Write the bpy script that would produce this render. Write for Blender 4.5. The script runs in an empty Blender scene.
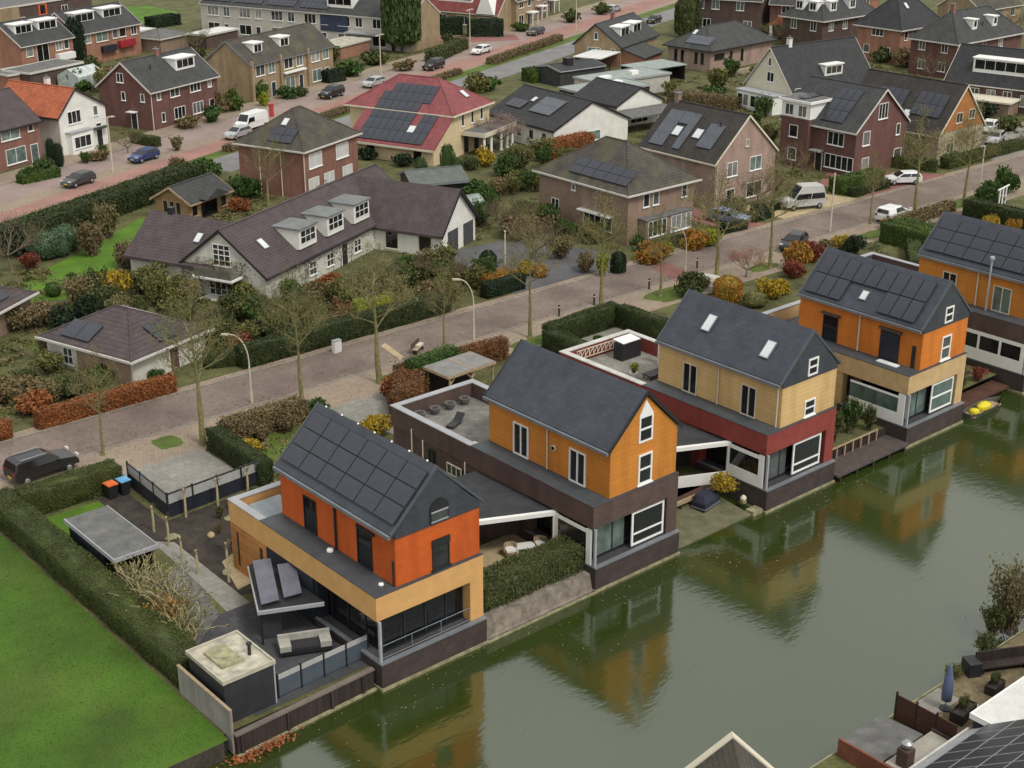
import bpy, bmesh, math, random
import numpy as np
from mathutils import Vector, Matrix
R = math.radians
random.seed(7)
S = bpy.context.scene
COL = S.collection
# ------------------------------------------------------------------ camera, sky, sun, exposure
cd = bpy.data.cameras.new('camera'); cam = bpy.data.objects.new('camera', cd); COL.objects.link(cam)
CX, CY, CZ, FPX, PIT, YAW = -36.318, -52.587, 43.626, 1437.2, 22.395, -40.72
cam.location = (CX, CY, CZ); cam.rotation_euler = (R(90 - PIT), 0, R(YAW))
cd.sensor_width = 36; cd.lens = FPX / 1024 * 36; cd.clip_start = 1; cd.clip_end = 3000
S.camera = cam
SUN_EL, SUN_AZ = 54, 272          # direction the light comes from (azimuth measured from +X, counter-clockwise)
W = bpy.data.worlds.new('World'); S.world = W; W.use_nodes = True
wn = W.node_tree; bgn = wn.nodes['Background']
sky = wn.nodes.new('ShaderNodeTexSky'); sky.sky_type = 'NISHITA'; sky.sun_disc = False
sky.sun_elevation = R(SUN_EL); sky.sun_rotation = R(90 - SUN_AZ); sky.air_density = 1.0; sky.dust_density = 6.0; sky.ozone_density = 1.0
hs = wn.nodes.new('ShaderNodeHueSaturation'); hs.inputs['Saturation'].default_value = 0.22
wn.links.new(sky.outputs[0], hs.inputs['Color']); bgn.inputs[1].default_value = 0.108
# closed cloud deck: an even grey veil with broad soft lighter and darker bands over the sky
tcw = wn.nodes.new('ShaderNodeTexCoord'); nzw = wn.nodes.new('ShaderNodeTexNoise'); nzw.inputs['Scale'].default_value = 2.2; nzw.inputs['Detail'].default_value = 4
wn.links.new(tcw.outputs['Generated'], nzw.inputs['Vector'])
rpw = wn.nodes.new('ShaderNodeValToRGB'); rpw.color_ramp.elements[0].position = .3; rpw.color_ramp.elements[0].color = (7.2, 7.25, 6.9, 1); rpw.color_ramp.elements[1].position = .7; rpw.color_ramp.elements[1].color = (9.4, 9.35, 8.9, 1)
wn.links.new(nzw.outputs['Fac'], rpw.inputs[0])
mxw = wn.nodes.new('ShaderNodeMix'); mxw.data_type = 'RGBA'; mxw.inputs[0].default_value = .72
wn.links.new(hs.outputs[0], mxw.inputs[6]); wn.links.new(rpw.outputs[0], mxw.inputs[7]); wn.links.new(mxw.outputs[2], bgn.inputs[0])
sl = bpy.data.lights.new('sun', 'SUN'); so = bpy.data.objects.new('sun', sl); COL.objects.link(so)
sl.energy = 1.5; sl.angle = R(12); sl.color = (1.0, .96, .90)
dv = Vector((math.cos(R(SUN_AZ)) * math.cos(R(SUN_EL)), math.sin(R(SUN_AZ)) * math.cos(R(SUN_EL)), math.sin(R(SUN_EL))))
so.rotation_euler = dv.to_track_quat('Z', 'Y').to_euler(); so.location = (0, 0, 80)
S.view_settings.view_transform = 'Standard'; S.view_settings.look = 'None'
S.view_settings.exposure = 0.30; S.view_settings.gamma = 1; S.view_settings.use_curve_mapping = False

_th, _ya = R(PIT), R(YAW)
_F = Vector((-math.sin(_ya) * math.cos(_th), math.cos(_ya) * math.cos(_th), -math.sin(_th)))
_Rt = Vector((math.cos(_ya), math.sin(_ya), 0)); _Up = _Rt.cross(_F)
def P(px, py, z=1.0):
    """survey point: the place at height z that the photograph shows at (px, py)"""
    d = _F + _Rt * ((px - 512) / FPX) - _Up * ((py - 384) / FPX)
    t = (z - CZ) / d.z
    return (CX + d.x * t, CY + d.y * t)

# ------------------------------------------------------------------ materials
def _n(nt, t, **k):
    n = nt.nodes.new(t)
    for a, b in k.items():
        if a.startswith('i_'):
            n.inputs[a[2:].replace('_', ' ')].default_value = b
        else: setattr(n, a, b)
    return n
def _base(name):
    m = bpy.data.materials.new(name); m.use_nodes = True
    nt = m.node_tree; return m, nt, nt.nodes['Principled BSDF']
def _math(nt, op, a, b=None):
    n = _n(nt, 'ShaderNodeMath', operation=op)
    for i, v in enumerate((a, b)):
        if v is None: continue
        if isinstance(v, (int, float)): n.inputs[i].default_value = v
        else: nt.links.new(v, n.inputs[i])
    return n.outputs[0]
def _mix(nt, f, a, b, bt='MIX'):
    n = _n(nt, 'ShaderNodeMix', data_type='RGBA', blend_type=bt)
    for i, v in ((0, f), (6, a), (7, b)):
        if isinstance(v, (int, float)): n.inputs[i].default_value = v
        elif isinstance(v, tuple): n.inputs[i].default_value = v if len(v) == 4 else (*v, 1)
        else: nt.links.new(v, n.inputs[i])
    return n.outputs[2]
def _noise(nt, vec, scale, detail=4, rough=.6):
    n = _n(nt, 'ShaderNodeTexNoise'); n.inputs['Scale'].default_value = scale; n.inputs['Detail'].default_value = detail; n.inputs['Roughness'].default_value = rough
    if vec is not None: nt.links.new(vec, n.inputs['Vector'])
    return n.outputs['Fac']
def _ramp(nt, f, pts):
    n = _n(nt, 'ShaderNodeValToRGB'); e = n.color_ramp.elements
    while len(e) < len(pts): e.new(.5)
    for k, (p, c) in enumerate(pts):
        e[k].position = p; e[k].color = (*c, 1) if isinstance(c, tuple) else (c, c, c, 1)
    nt.links.new(f, n.inputs[0]); return n.outputs[0]
def _obj(nt): return _n(nt, 'ShaderNodeTexCoord')
def _bump(nt, h, b, s, d=.02):
    n = _n(nt, 'ShaderNodeBump'); n.inputs['Strength'].default_value = s; n.inputs['Distance'].default_value = d
    nt.links.new(h, n.inputs['Height']); nt.links.new(n.outputs[0], b.inputs['Normal'])
def sc(c, k): return tuple(min(1, v * k) for v in c)
_MC = {}
def mat(name, c, rough=.75, ns=1.2, na=.25, fs=14., fa=.18, bump=.25, metal=0, spec=.4):
    """plain surface with two scales of mottling"""
    if name in _MC: return _MC[name]
    m, nt, b = _base(name); t = _obj(nt).outputs['Object']
    col = _ramp(nt, _noise(nt, t, ns), [(.25, sc(c, 1 - na)), (.75, sc(c, 1 + na))])
    f = _noise(nt, t, fs, 3)
    col = _mix(nt, fa, col, _ramp(nt, f, [(.3, 0.25), (.7, 1.0)]), 'MULTIPLY')
    nt.links.new(col, b.inputs['Base Color']); b.inputs['Roughness'].default_value = rough
    b.inputs['Metallic'].default_value = metal; b.inputs['Specular IOR Level'].default_value = spec
    if bump: _bump(nt, f, b, bump)
    _MC[name] = m; return m
def course(name, c1, c2, mort, bw, bh, ms=.012, rough=.8, na=.3, ns=.7, bump=.4, off=.5, spec=.3, moss=None):
    """bricks, tiles or boards: courses follow the height of each face, whichever way it looks"""
    if name in _MC: return _MC[name]
    m, nt, b = _base(name); tc = _obj(nt); t = tc.outputs['Object']
    sx = _n(nt, 'ShaderNodeSeparateXYZ'); nt.links.new(t, sx.inputs[0])
    sn = _n(nt, 'ShaderNodeSeparateXYZ'); nt.links.new(tc.outputs['Normal'], sn.inputs[0])
    g = _math(nt, 'GREATER_THAN', _math(nt, 'ABSOLUTE', sn.outputs[0]), _math(nt, 'ABSOLUTE', sn.outputs[1]))
    al = _math(nt, 'ADD', _math(nt, 'MULTIPLY', sx.outputs[1], g), _math(nt, 'MULTIPLY', sx.outputs[0], _math(nt, 'SUBTRACT', 1.0, g)))
    cv = _n(nt, 'ShaderNodeCombineXYZ'); nt.links.new(al, cv.inputs[0]); nt.links.new(sx.outputs[2], cv.inputs[1])
    br = _n(nt, 'ShaderNodeTexBrick', offset=off); nt.links.new(cv.outputs[0], br.inputs['Vector'])
    for k, v in (('Scale', 1.0), ('Mortar Size', ms), ('Brick Width', bw), ('Row Height', bh), ('Mortar Smooth', .2)): br.inputs[k].default_value = v
    for k, v in (('Color1', c1), ('Color2', c2), ('Mortar', mort)): br.inputs[k].default_value = (*v, 1)
    nz = _noise(nt, t, ns, 5)
    col = _mix(nt, 1.0, br.outputs['Color'], _ramp(nt, nz, [(.25, 1 - na), (.75, 1.0)]), 'MULTIPLY')
    stv = _n(nt, 'ShaderNodeMapping'); stv.inputs['Scale'].default_value = (1.0, 1.0, .16); nt.links.new(t, stv.inputs[0])
    col = _mix(nt, 1.0, col, _ramp(nt, _noise(nt, stv.outputs[0], 1.0, 4), [(.34, .80), (.6, 1.0)]), 'MULTIPLY')
    if moss:
        col = _mix(nt, _ramp(nt, _noise(nt, t, .35, 5), [(.45, 0.0), (.7, .75)]), col, moss)
    nt.links.new(col, b.inputs['Base Color']); b.inputs['Roughness'].default_value = rough; b.inputs['Specular IOR Level'].default_value = spec
    if bump: _bump(nt, br.outputs['Fac'], b, -bump, .03)
    _MC[name] = m; return m
def leafm(name, cs, rough=.65):
    """foliage: each leaf its own tint, with broad lighter and darker patches of growth"""
    if name in _MC: return _MC[name]
    m, nt, b = _base(name); g = _n(nt, 'ShaderNodeNewGeometry')
    k = len(cs)
    col = _ramp(nt, g.outputs['Random Per Island'], [((i + .5) / k, c) for i, c in enumerate(cs)])
    nz = _noise(nt, _obj(nt).outputs['Object'], 1.1, 4)
    col = _mix(nt, .8, col, _ramp(nt, nz, [(.3, .45), (.7, 1.0)]), 'MULTIPLY')
    nt.links.new(col, b.inputs['Base Color']); b.inputs['Roughness'].default_value = rough; b.inputs['Specular IOR Level'].default_value = .25
    _MC[name] = m; return m
def glassm(name, pts, rough=.06):
    """window pane: dark room or pale curtain behind, differing pane by pane; glossy front"""
    m, nt, b = _base(name)
    oi = _n(nt, 'ShaderNodeObjectInfo')
    col = _ramp(nt, oi.outputs['Random'], pts)
    t = _obj(nt).outputs['Object']
    nz = _noise(nt, t, .9, 2)
    col = _mix(nt, .7, col, _ramp(nt, nz, [(.35, .35), (.65, 1.0)]), 'MULTIPLY')
    nt.links.new(col, b.inputs['Base Color']); b.inputs['Roughness'].default_value = rough; b.inputs['Specular IOR Level'].default_value = .6
    _bump(nt, _noise(nt, t, .6, 1), b, .05, .05)
    return m
GLASS = glassm('window_glass', [(.0, (.012, .014, .016)), (.45, (.03, .034, .036)), (.7, (.12, .13, .12)), (.95, (.35, .36, .33))])
DGLASS = glassm('dark_glass', [(.0, (.008, .009, .011)), (1., (.02, .022, .024))])
CURT = glassm('curtained_glass', [(.0, (.10, .15, .135)), (1., (.22, .28, .25))])
def solar():
    m, nt, b = _base('solar_cells'); t = _obj(nt).outputs['Object']
    nz = _noise(nt, t, .5, 2)
    nt.links.new(_ramp(nt, nz, [(.3, (.028, .03, .042)), (.7, (.045, .05, .066))]), b.inputs['Base Color'])
    b.inputs['Roughness'].default_value = .28; b.inputs['Specular IOR Level'].default_value = .45; return m
SOLAR = solar()
PFRAME = mat('panel_frame', (.026, .028, .036), .4, metal=.3, bump=0)
PFRAMEL = mat('panel_frame_pale', (.48, .49, .5), .4, metal=.3, bump=0)
SOLARP = mat('pale_solar_cells', (.085, .095, .115), .3, na=.2, bump=0)
PFRAMEP = mat('panel_frame_grey', (.11, .12, .14), .4, bump=0)
def waterm():
    m, nt, b = _base('lake_water'); t = _obj(nt).outputs['Object']
    nz = _noise(nt, t, .035, 4)
    nt.links.new(_ramp(nt, nz, [(.3, (.021, .035, .005)), (.7, (.030, .045, .009))]), b.inputs['Base Color'])
    b.inputs['Roughness'].default_value = .10; b.inputs['IOR'].default_value = 2.2; b.inputs['Specular IOR Level'].default_value = .5
    mp = _n(nt, 'ShaderNodeMapping'); mp.inputs['Rotation'].default_value = (0, 0, R(48)); mp.inputs['Scale'].default_value = (1.0, 2.6, 1)
    nt.links.new(t, mp.inputs[0])
    h = _math(nt, 'MULTIPLY', _noise(nt, mp.outputs[0], 1.1, 3, .5), _ramp(nt, _noise(nt, t, .06, 3), [(.4, .25), (.62, 1.0)]))
    _bump(nt, h, b, .08, .14)
    return m
WATER = waterm()
# walls and roofs
WHITE = mat('white_paint', (.78, .78, .75), .5, na=.06, fa=.06, bump=0)
CREAM = mat('cream_paint', (.62, .57, .45), .6, na=.1, fa=.1, bump=0)
DARK = mat('anthracite_metal', (.022, .023, .026), .45, bump=0)
GREY = mat('zinc', (.20, .215, .235), .5, na=.2, bump=.1, metal=.2)
LGREY = mat('pale_coping', (.34, .35, .365), .6, na=.15)
CONC = mat('mossy_concrete', (.26, .24, .14), .9, na=.5, ns=2.5, bump=.6)
SLATE = course('slate_cladding', (.052, .058, .069), (.064, .071, .084), (.04, .044, .052), .45, .2, .008, .55, .2, bump=.3)
SLATER = course('slate_roof', (.052, .059, .076), (.064, .072, .092), (.042, .047, .06), .5, .22, .01, .5, .25, bump=.3, ns=.5)
TILEG = course('grey_roof_tiles', (.062, .064, .066), (.078, .08, .082), (.04, .04, .04), .3, .2, .02, .75, .35, bump=.6)
TILEK = course('black_roof_tiles', (.032, .033, .037), (.05, .051, .055), (.015, .015, .016), .3, .2, .02, .6, .3, bump=.6)
TILEP = course('purple_brown_roof_tiles', (.088, .068, .071), (.105, .082, .085), (.06, .046, .048), .3, .2, .02, .75, .3, bump=.6)
TILEM = course('mossy_roof_tiles', (.080, .070, .060), (.105, .092, .078), (.05, .045, .038), .3, .2, .02, .8, .35, bump=.5, moss=(.095, .088, .048))
TILEB = course('dark_brown_roof_tiles', (.050, .045, .042), (.068, .061, .056), (.03, .027, .025), .3, .2, .02, .8, .35, bump=.5)
TILER = course('red_roof_tiles', (.245, .066, .072), (.30, .086, .09), (.17, .045, .05), .3, .2, .02, .6, .25, bump=.6)
TILEO = course('orange_roof_tiles', (.44, .12, .055), (.52, .16, .075), (.3, .08, .04), .3, .2, .02, .75, .35, bump=.6)
BROWNB = course('brown_brick', (.105, .06, .052), (.15, .088, .072), (.10, .085, .075), .22, .075, .012)
PLINTHB = course('dark_plinth_brick', (.068, .046, .043), (.098, .068, .062), (.06, .052, .048), .22, .075, .012, na=.45)
REDB = course('red_brick', (.25, .085, .06), (.33, .12, .08), (.26, .2, .17), .22, .075, .012)
DREDB = course('dark_red_brick', (.15, .055, .048), (.20, .078, .066), (.15, .11, .095), .22, .075, .012)
ORB = course('orange_brick', (.36, .14, .085), (.45, .19, .115), (.32, .24, .18), .22, .075, .012)
BEIGEB = course('beige_brick', (.34, .235, .13), (.42, .30, .17), (.35, .29, .2), .22, .075, .012)
PINKB = course('pinkish_brick', (.38, .25, .20), (.45, .31, .25), (.38, .3, .26), .22, .075, .012)
TANB = course('tan_brown_brick', (.27, .175, .125), (.35, .23, .165), (.3, .24, .19), .22, .075, .012)
STONE = course('pale_stone', (.40, .33, .22), (.50, .43, .3), (.36, .31, .22), .4, .2, .015)
OR1 = course('red_orange_brick', (.56, .105, .017), (.63, .13, .022), (.48, .085, .016), .22, .075, .01, na=.22)
OR2 = course('amber_boards', (.56, .215, .036), (.60, .235, .042), (.45, .15, .02), 6., .3, .012, .6, na=.12, bump=.3)
OR4 = course('orange_boards', (.62, .19, .028), (.66, .21, .033), (.5, .13, .015), 6., .3, .012, .6, na=.12, bump=.3)
YEL3 = course('straw_boards', (.64, .43, .19), (.68, .46, .21), (.48, .3, .12), 6., .3, .012, .6, na=.12, bump=.3)
TAN = mat('tan_render', (.60, .34, .125), .8, na=.12, fa=.12)
TAN4 = mat('sandy_render', (.52, .36, .18), .8, na=.16, fa=.12)
REDR = mat('brick_red_render', (.24, .045, .035), .8, na=.2, fa=.15)
PLANKO = course('orange_cedar_planks', (.50, .21, .06), (.58, .27, .085), (.2, .07, .02), 5., .2, .015, .7, na=.3)
PLANKG = course('grey_weathered_boards', (.33, .31, .29), (.4, .38, .35), (.15, .14, .13), .16, 9., .012, .85, na=.4, off=0)
PLANKD = course('dark_stained_boards', (.042, .03, .026), (.066, .047, .04), (.018, .014, .012), .16, 9., .015, .8, na=.4, off=0)
FENCEB = course('brown_fence_slats', (.10, .048, .032), (.14, .065, .043), (.02, .012, .01), 3., .12, .02, .8, na=.4)
WOOD = mat('pale_wood', (.36, .27, .17), .8, ns=3, na=.3)
NAVY = mat('navy_boards', (.018, .022, .035), .6, na=.3)
WHW = mat('white_render', (.72, .71, .66), .8, na=.14, ns=.8, fa=.12)
BLIND = mat('white_blind_glass', (.58, .58, .56), .15, na=.1, bump=0)
GREYW = mat('pale_grey_render', (.5, .47, .42), .85, na=.12)
WHB = course('white_washed_brick', (.68, .66, .59), (.76, .74, .67), (.56, .53, .46), .22, .075, .012, na=.3, ns=1.2)
CREAMW = mat('cream_render', (.62, .50, .31), .85, na=.1)
FELT = mat('grey_roof_felt', (.13, .13, .125), .9, na=.35)
FELTD = mat('dark_roof_felt', (.04, .042, .045), .85, na=.35)
FELTG = mat('greenish_roof_felt', (.27, .31, .29), .7, na=.3)
PALEROOF = mat('pale_roof_membrane', (.62, .62, .6), .7, na=.15)
CREAMROOF = mat('lichened_roof', (.42, .39, .31), .9, ns=1.5, na=.55)
GLASSROOF = mat('greenhouse_glazing', (.45, .5, .48), .2, na=.3, bump=0)
# ground surfaces
GRASS = mat('grass_field', (.052, .116, .006), .9, ns=.2, na=.5, fs=9, fa=.4, bump=.4)
def field(m, c2):
    """worn brownish patches showing through the grass"""
    nt = m.node_tree; b = nt.nodes['Principled BSDF']; src = b.inputs['Base Color'].links[0].from_socket; t = _obj(nt).outputs['Object']
    f = _ramp(nt, _noise(nt, t, .16, 6, .7), [(.5, 0.0), (.74, .45)])
    nt.links.new(_mix(nt, f, src, c2), b.inputs['Base Color'])
field(GRASS, (.085, .088, .022))
LAWN = mat('bright_lawn', (.085, .18, .010), .9, ns=.4, na=.35, fs=6, fa=.5, bump=.6)
VERGE = mat('mossy_verge', (.09, .135, .018), .9, ns=.5, na=.4, fs=7, fa=.5, bump=.6)
SOIL = mat('garden_soil', (.105, .105, .038), .95, ns=.5, na=.5, fs=4, fa=.5, bump=.8)
DSOIL = mat('dark_garden_soil', (.05, .04, .032), .95, ns=1, na=.5, fs=5, fa=.5, bump=.8)
ASPH = mat('old_asphalt', (.20, .195, .195), .9, ns=.3, na=.25, fs=9, fa=.25)
TARM = mat('dark_tarmac', (.105, .105, .11), .85, ns=.3, na=.3, fs=9, fa=.3)
def paver(name, c1, c2, mort, bw, bh, rot=0, na=.35, ns=.25):
    m, nt, b = _base(name); t = _obj(nt).outputs['Object']
    mp = _n(nt, 'ShaderNodeMapping'); mp.inputs['Rotation'].default_value = (0, 0, R(rot)); nt.links.new(t, mp.inputs[0])
    br = _n(nt, 'ShaderNodeTexBrick'); nt.links.new(mp.outputs[0], br.inputs['Vector'])
    for k, v in (('Scale', 1.0), ('Mortar Size', .012), ('Brick Width', bw), ('Row Height', bh)): br.inputs[k].default_value = v
    for k, v in (('Color1', c1), ('Color2', c2), ('Mortar', mort)): br.inputs[k].default_value = (*v, 1)
    col = _mix(nt, 1., br.outputs['Color'], _ramp(nt, _noise(nt, t, ns, 6, .65), [(.25, 1 - na), (.7, 1.0)]), 'MULTIPLY')
    col = _mix(nt, .3, col, _ramp(nt, _noise(nt, t, 3.5, 3), [(.3, .4), (.7, 1.)]), 'MULTIPLY')
    nt.links.new(col, b.inputs['Base Color']); b.inputs['Roughness'].default_value = .85; b.inputs['Specular IOR Level'].default_value = .3
    return m
ROADB = paver('street_clinkers', (.255, .195, .165), (.31, .24, .205), (.16, .125, .105), .22, .11, 45, .45)
PAVEB = paver('pavement_slabs', (.325, .255, .19), (.375, .295, .22), (.2, .17, .13), .3, .3)
PAVER = paver('reddish_pavers', (.30, .13, .115), (.36, .17, .145), (.2, .1, .09), .22, .11, 45)
PAVEG = paver('grey_slabs', (.27, .26, .23), (.33, .31, .275), (.17, .165, .15), .6, .6)
PAVED = paver('dark_slabs', (.065, .065, .07), (.09, .09, .095), (.04, .04, .04), .6, .6)
PAVEY = paver('sandy_slabs', (.48, .38, .22), (.54, .43, .26), (.36, .28, .16), .6, .6)
BIKE = mat('red_cycle_asphalt', (.31, .17, .14), .9, ns=.2, na=.22, fs=8, fa=.2)
# foliage
L_HEDGE = leafm('clipped_hedge_leaves', [(.048, .066, .016), (.068, .088, .021), (.092, .108, .028)])
L_DHEDGE = leafm('dark_clipped_hedge_leaves', [(.030, .044, .013), (.044, .060, .017), (.060, .078, .022)])
L_MAPLE = leafm('maple_leaves', [(.42, .10, .07), (.5, .15, .10), (.34, .08, .06)])
L_HEDGEB = leafm('bright_hedge_leaves', [(.035, .07, .010), (.06, .105, .015), (.10, .15, .025)])
L_YEW = leafm('yew_needles', [(.010, .022, .010), (.018, .034, .014), (.028, .048, .018)])
L_BEECH = leafm('russet_beech_leaves', [(.17, .07, .028), (.23, .095, .035), (.14, .08, .032)])
L_BEECHO = leafm('orange_beech_leaves', [(.30, .10, .032), (.36, .135, .04), (.22, .075, .028)])
L_BROWN = leafm('brown_twiggy_leaves', [(.18, .125, .065), (.225, .165, .08), (.145, .13, .05)])
L_OLIVE = leafm('olive_leaves', [(.115, .125, .030), (.155, .16, .045), (.20, .185, .065)])
L_OLIVED = leafm('dark_olive_leaves', [(.055, .072, .022), (.08, .098, .03), (.105, .118, .036)])
L_YEL = leafm('yellow_leaves', [(.42, .29, .02), (.5, .36, .03), (.3, .2, .03)])
L_LIME = leafm('lime_leaves', [(.26, .30, .02), (.34, .37, .03), (.19, .24, .02)])
L_ORANGE = leafm('orange_leaves', [(.36, .13, .025), (.42, .19, .03), (.30, .22, .03)])
L_RED = leafm('red_leaves', [(.24, .06, .04), (.30, .085, .05), (.18, .05, .03)])
L_GREEN = leafm('green_leaves', [(.035, .075, .014), (.055, .11, .02), (.08, .14, .03)])
L_BLUEG = leafm('blue_green_needles', [(.05, .095, .045), (.07, .12, .06), (.10, .15, .08)])
L_PINK = leafm('dusty_pink_twigs', [(.36, .26, .22), (.42, .31, .27), (.28, .20, .17)])
L_CONIF = leafm('conifer_needles', [(.04, .075, .02), (.065, .105, .03), (.10, .14, .045)])
L_TWIG = leafm('dry_leaf_haze', [(.20, .165, .075), (.25, .205, .095), (.16, .145, .06)])
BARK = mat('greenish_bark', (.20, .18, .075), .9, ns=4, na=.45, bump=.6)
BARKB = mat('brown_bark', (.15, .118, .078), .9, ns=4, na=.4, bump=.6)
BARKY = mat('pale_bark', (.42, .36, .21), .85, ns=4, na=.35, bump=.4)
# ------------------------------------------------------------------ mesh helpers
TRIM = mat('off_white_trim', (.55, .53, .49), .6, na=.1, fa=.08, bump=0)
class MB:
    def __init__(s): s.v = []; s.f = []; s.m = []
    def _add(s, vs, fs, mi=0):
        o = len(s.v); s.v += [tuple(v) for v in vs]
        s.f += [tuple(i + o for i in f) for f in fs]; s.m += [mi] * len(fs); return s
    def box(s, x0, y0, z0, x1, y1, z1, mi=0):
        return s._add([(x, y, z) for z in (z0, z1) for y in (y0, y1) for x in (x0, x1)],
                      [(0, 2, 3, 1), (4, 5, 7, 6), (0, 1, 5, 4), (2, 6, 7, 3), (0, 4, 6, 2), (1, 3, 7, 5)], mi)
    def ext(s, pts, vec, mi=0):
        """prism: a flat outline pushed along vec"""
        n = len(pts); q = [tuple(a + b for a, b in zip(p, vec)) for p in pts]
        return s._add(list(pts) + q, [tuple(range(n))[::-1], tuple(range(n, 2 * n))] + [(i, (i + 1) % n, n + (i + 1) % n, n + i) for i in range(n)], mi)
    def prism(s, poly, z0, z1, mi=0): return s.ext([(x, y, z0) for x, y in poly], (0, 0, z1 - z0), mi)
    def face(s, pts, mi=0): return s._add(pts, [tuple(range(len(pts)))], mi)
    def tube(s, p0, p1, r0, r1=None, n=6, mi=0, cap=True):
        r1 = r0 if r1 is None else r1
        a = Vector(p0); b = Vector(p1); d = (b - a)
        if d.length < 1e-6: return s
        d.normalize(); u = d.orthogonal().normalized(); w = d.cross(u)
        vs = []
        for c, r in ((a, r0), (b, r1)):
            for k in range(n):
                t = 2 * math.pi * k / n; vs.append(c + u * (math.cos(t) * r) + w * (math.sin(t) * r))
        fs = [(i, (i + 1) % n, n + (i + 1) % n, n + i) for i in range(n)]
        if cap: fs += [tuple(range(n))[::-1], tuple(range(n, 2 * n))]
        return s._add(vs, fs, mi)
    def path(s, pts, r, n=8, mi=0):
        for a, b in zip(pts, pts[1:]): s.tube(a, b, r, r, n, mi)
        return s
    def lathe(s, c, prof, n=16, mi=0):
        vs = []; fs = []
        for r, z in prof:
            for k in range(n):
                t = 2 * math.pi * k / n; vs.append((c[0] + r * math.cos(t), c[1] + r * math.sin(t), c[2] + z))
        for j in range(len(prof) - 1):
            for k in range(n): fs.append((j * n + k, j * n + (k + 1) % n, (j + 1) * n + (k + 1) % n, (j + 1) * n + k))
        fs += [tuple(range(n))[::-1], tuple(range((len(prof) - 1) * n, len(prof) * n))]
        return s._add(vs, fs, mi)
    def mesh(s, name, mats, smooth=False):
        me = bpy.data.meshes.new(name); me.from_pydata(s.v, [], s.f); me.update()
        mats = mats if isinstance(mats, (list, tuple)) else [mats]
        for m in mats: me.materials.append(m)
        if len(mats) > 1: me.polygons.foreach_set('material_index', s.m)
        bm = bmesh.new(); bm.from_mesh(me); bmesh.ops.recalc_face_normals(bm, faces=bm.faces); bm.to_mesh(me); bm.free()
        if smooth: me.polygons.foreach_set('use_smooth', [True] * len(me.polygons))
        return me
    def build(s, name, mats, parent=None, smooth=False):
        return link(name, s.mesh(name, mats, smooth), parent)
def link(name, me, parent=None):
    o = bpy.data.objects.new(name, me); COL.objects.link(o)
    if parent is not None: o.parent = parent
    return o
def tag(o, label=None, cat=None, group=None, kind=None):
    if label: o['label'] = label
    if cat: o['category'] = cat
    if group: o['group'] = group
    if kind: o['kind'] = kind
    return o
def thing(name, label, cat, loc=(0, 0, 0), rz=0, group=None):
    o = bpy.data.objects.new(name, None); COL.objects.link(o); o.empty_display_size = .3
    o.location = loc if len(loc) == 3 else (*loc, 1.0); o.rotation_euler = (0, 0, R(rz)); return tag(o, label, cat, group)
def dup(o, loc, rz, label, group=None, s=None, parent=None):
    """a copy of a thing with copies of its parts and sub-parts"""
    c = o.copy(); COL.objects.link(c); c.location = loc if len(loc) == 3 else (*loc, 1.0); c.rotation_euler = (0, 0, R(rz))
    if s is not None: c.scale = s if isinstance(s, tuple) else (s, s, s)
    c['label'] = label
    if group: c['group'] = group
    def kids(a, b):
        for ch in list(a.children):
            d = ch.copy(); COL.objects.link(d); d.parent = b; kids(ch, d)
    kids(o, c)
    return c
def struct(name, mb, m, parent=None):
    o = mb.build(name, m, parent); o['kind'] = 'structure'; return o
def sheet(name, poly, z, m):
    return struct(name, MB().face([(x, y, z) for x, y in poly]), m)
# faces of a box-like building: (origin x, origin y, along x, along y, outward x, outward y)
def ob(mb, F, a0, a1, z0, z1, d0, d1, mi=0):
    q = [(a0, d0), (a1, d0), (a1, d1), (a0, d1)]
    return mb.prism([(F[0] + F[2] * a + F[4] * d, F[1] + F[3] * a + F[5] * d) for a, d in q], z0, z1, mi)
def window(par, F, a, z, w, h, nx=1, ny=1, fm=None, gm=None, t=.07, name='window', sill=True, pr=.06):
    """frame stands proud of the wall, pane set back inside it; a = centre, z = bottom"""
    fm = fm or WHITE; gm = gm or GLASS
    m = MB(); a0, a1, z1 = a - w / 2, a + w / 2, z + h
    ob(m, F, a0, a0 + t, z, z1, -.02, pr); ob(m, F, a1 - t, a1, z, z1, -.02, pr)
    ob(m, F, a0 + t, a1 - t, z, z + t, -.02, pr - .003); ob(m, F, a0 + t, a1 - t, z1 - t, z1, -.02, pr - .003)
    for i in range(1, nx):
        c = a0 + w * i / nx; ob(m, F, c - t / 2, c + t / 2, z + t, z1 - t, -.02, pr - .006)
    for j in range(1, ny):
        c = z + h * j / ny; ob(m, F, a0 + t, a1 - t, c - t / 2, c + t / 2, -.02, pr - .009)
    if sill: ob(m, F, a0 - .08, a1 + .08, z - .07, z - .002, -.02, pr + .07)
    f = m.build(name, fm, par)
    g = MB(); ob(g, F, a0 + t * .5, a1 - t * .5, z + t * .5, z1 - t * .5, -.02, .015); g.build('pane', gm, f)
    return f
def door(par, F, a, z, w, h, m=None, fm=None):
    d = MB(); ob(d, F, a - w / 2, a + w / 2, z, z + h, -.02, .04); o = d.build('door', m or DARK, par)
    f = MB(); ob(f, F, a - w / 2 - .08, a - w / 2, z, z + h + .08, -.02, .07); ob(f, F, a + w / 2, a + w / 2 + .08, z, z + h + .08, -.02, .07)
    ob(f, F, a - w / 2, a + w / 2, z + h, z + h + .08, -.02, .067); f.build('door_frame', fm or WHITE, o)
    k = MB(); ob(k, F, a + w / 2 - .14, a + w / 2 - .1, z + .95, z + 1.1, .04, .09); k.build('handle', LGREY, o)
    return o
_PM = {}
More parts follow.
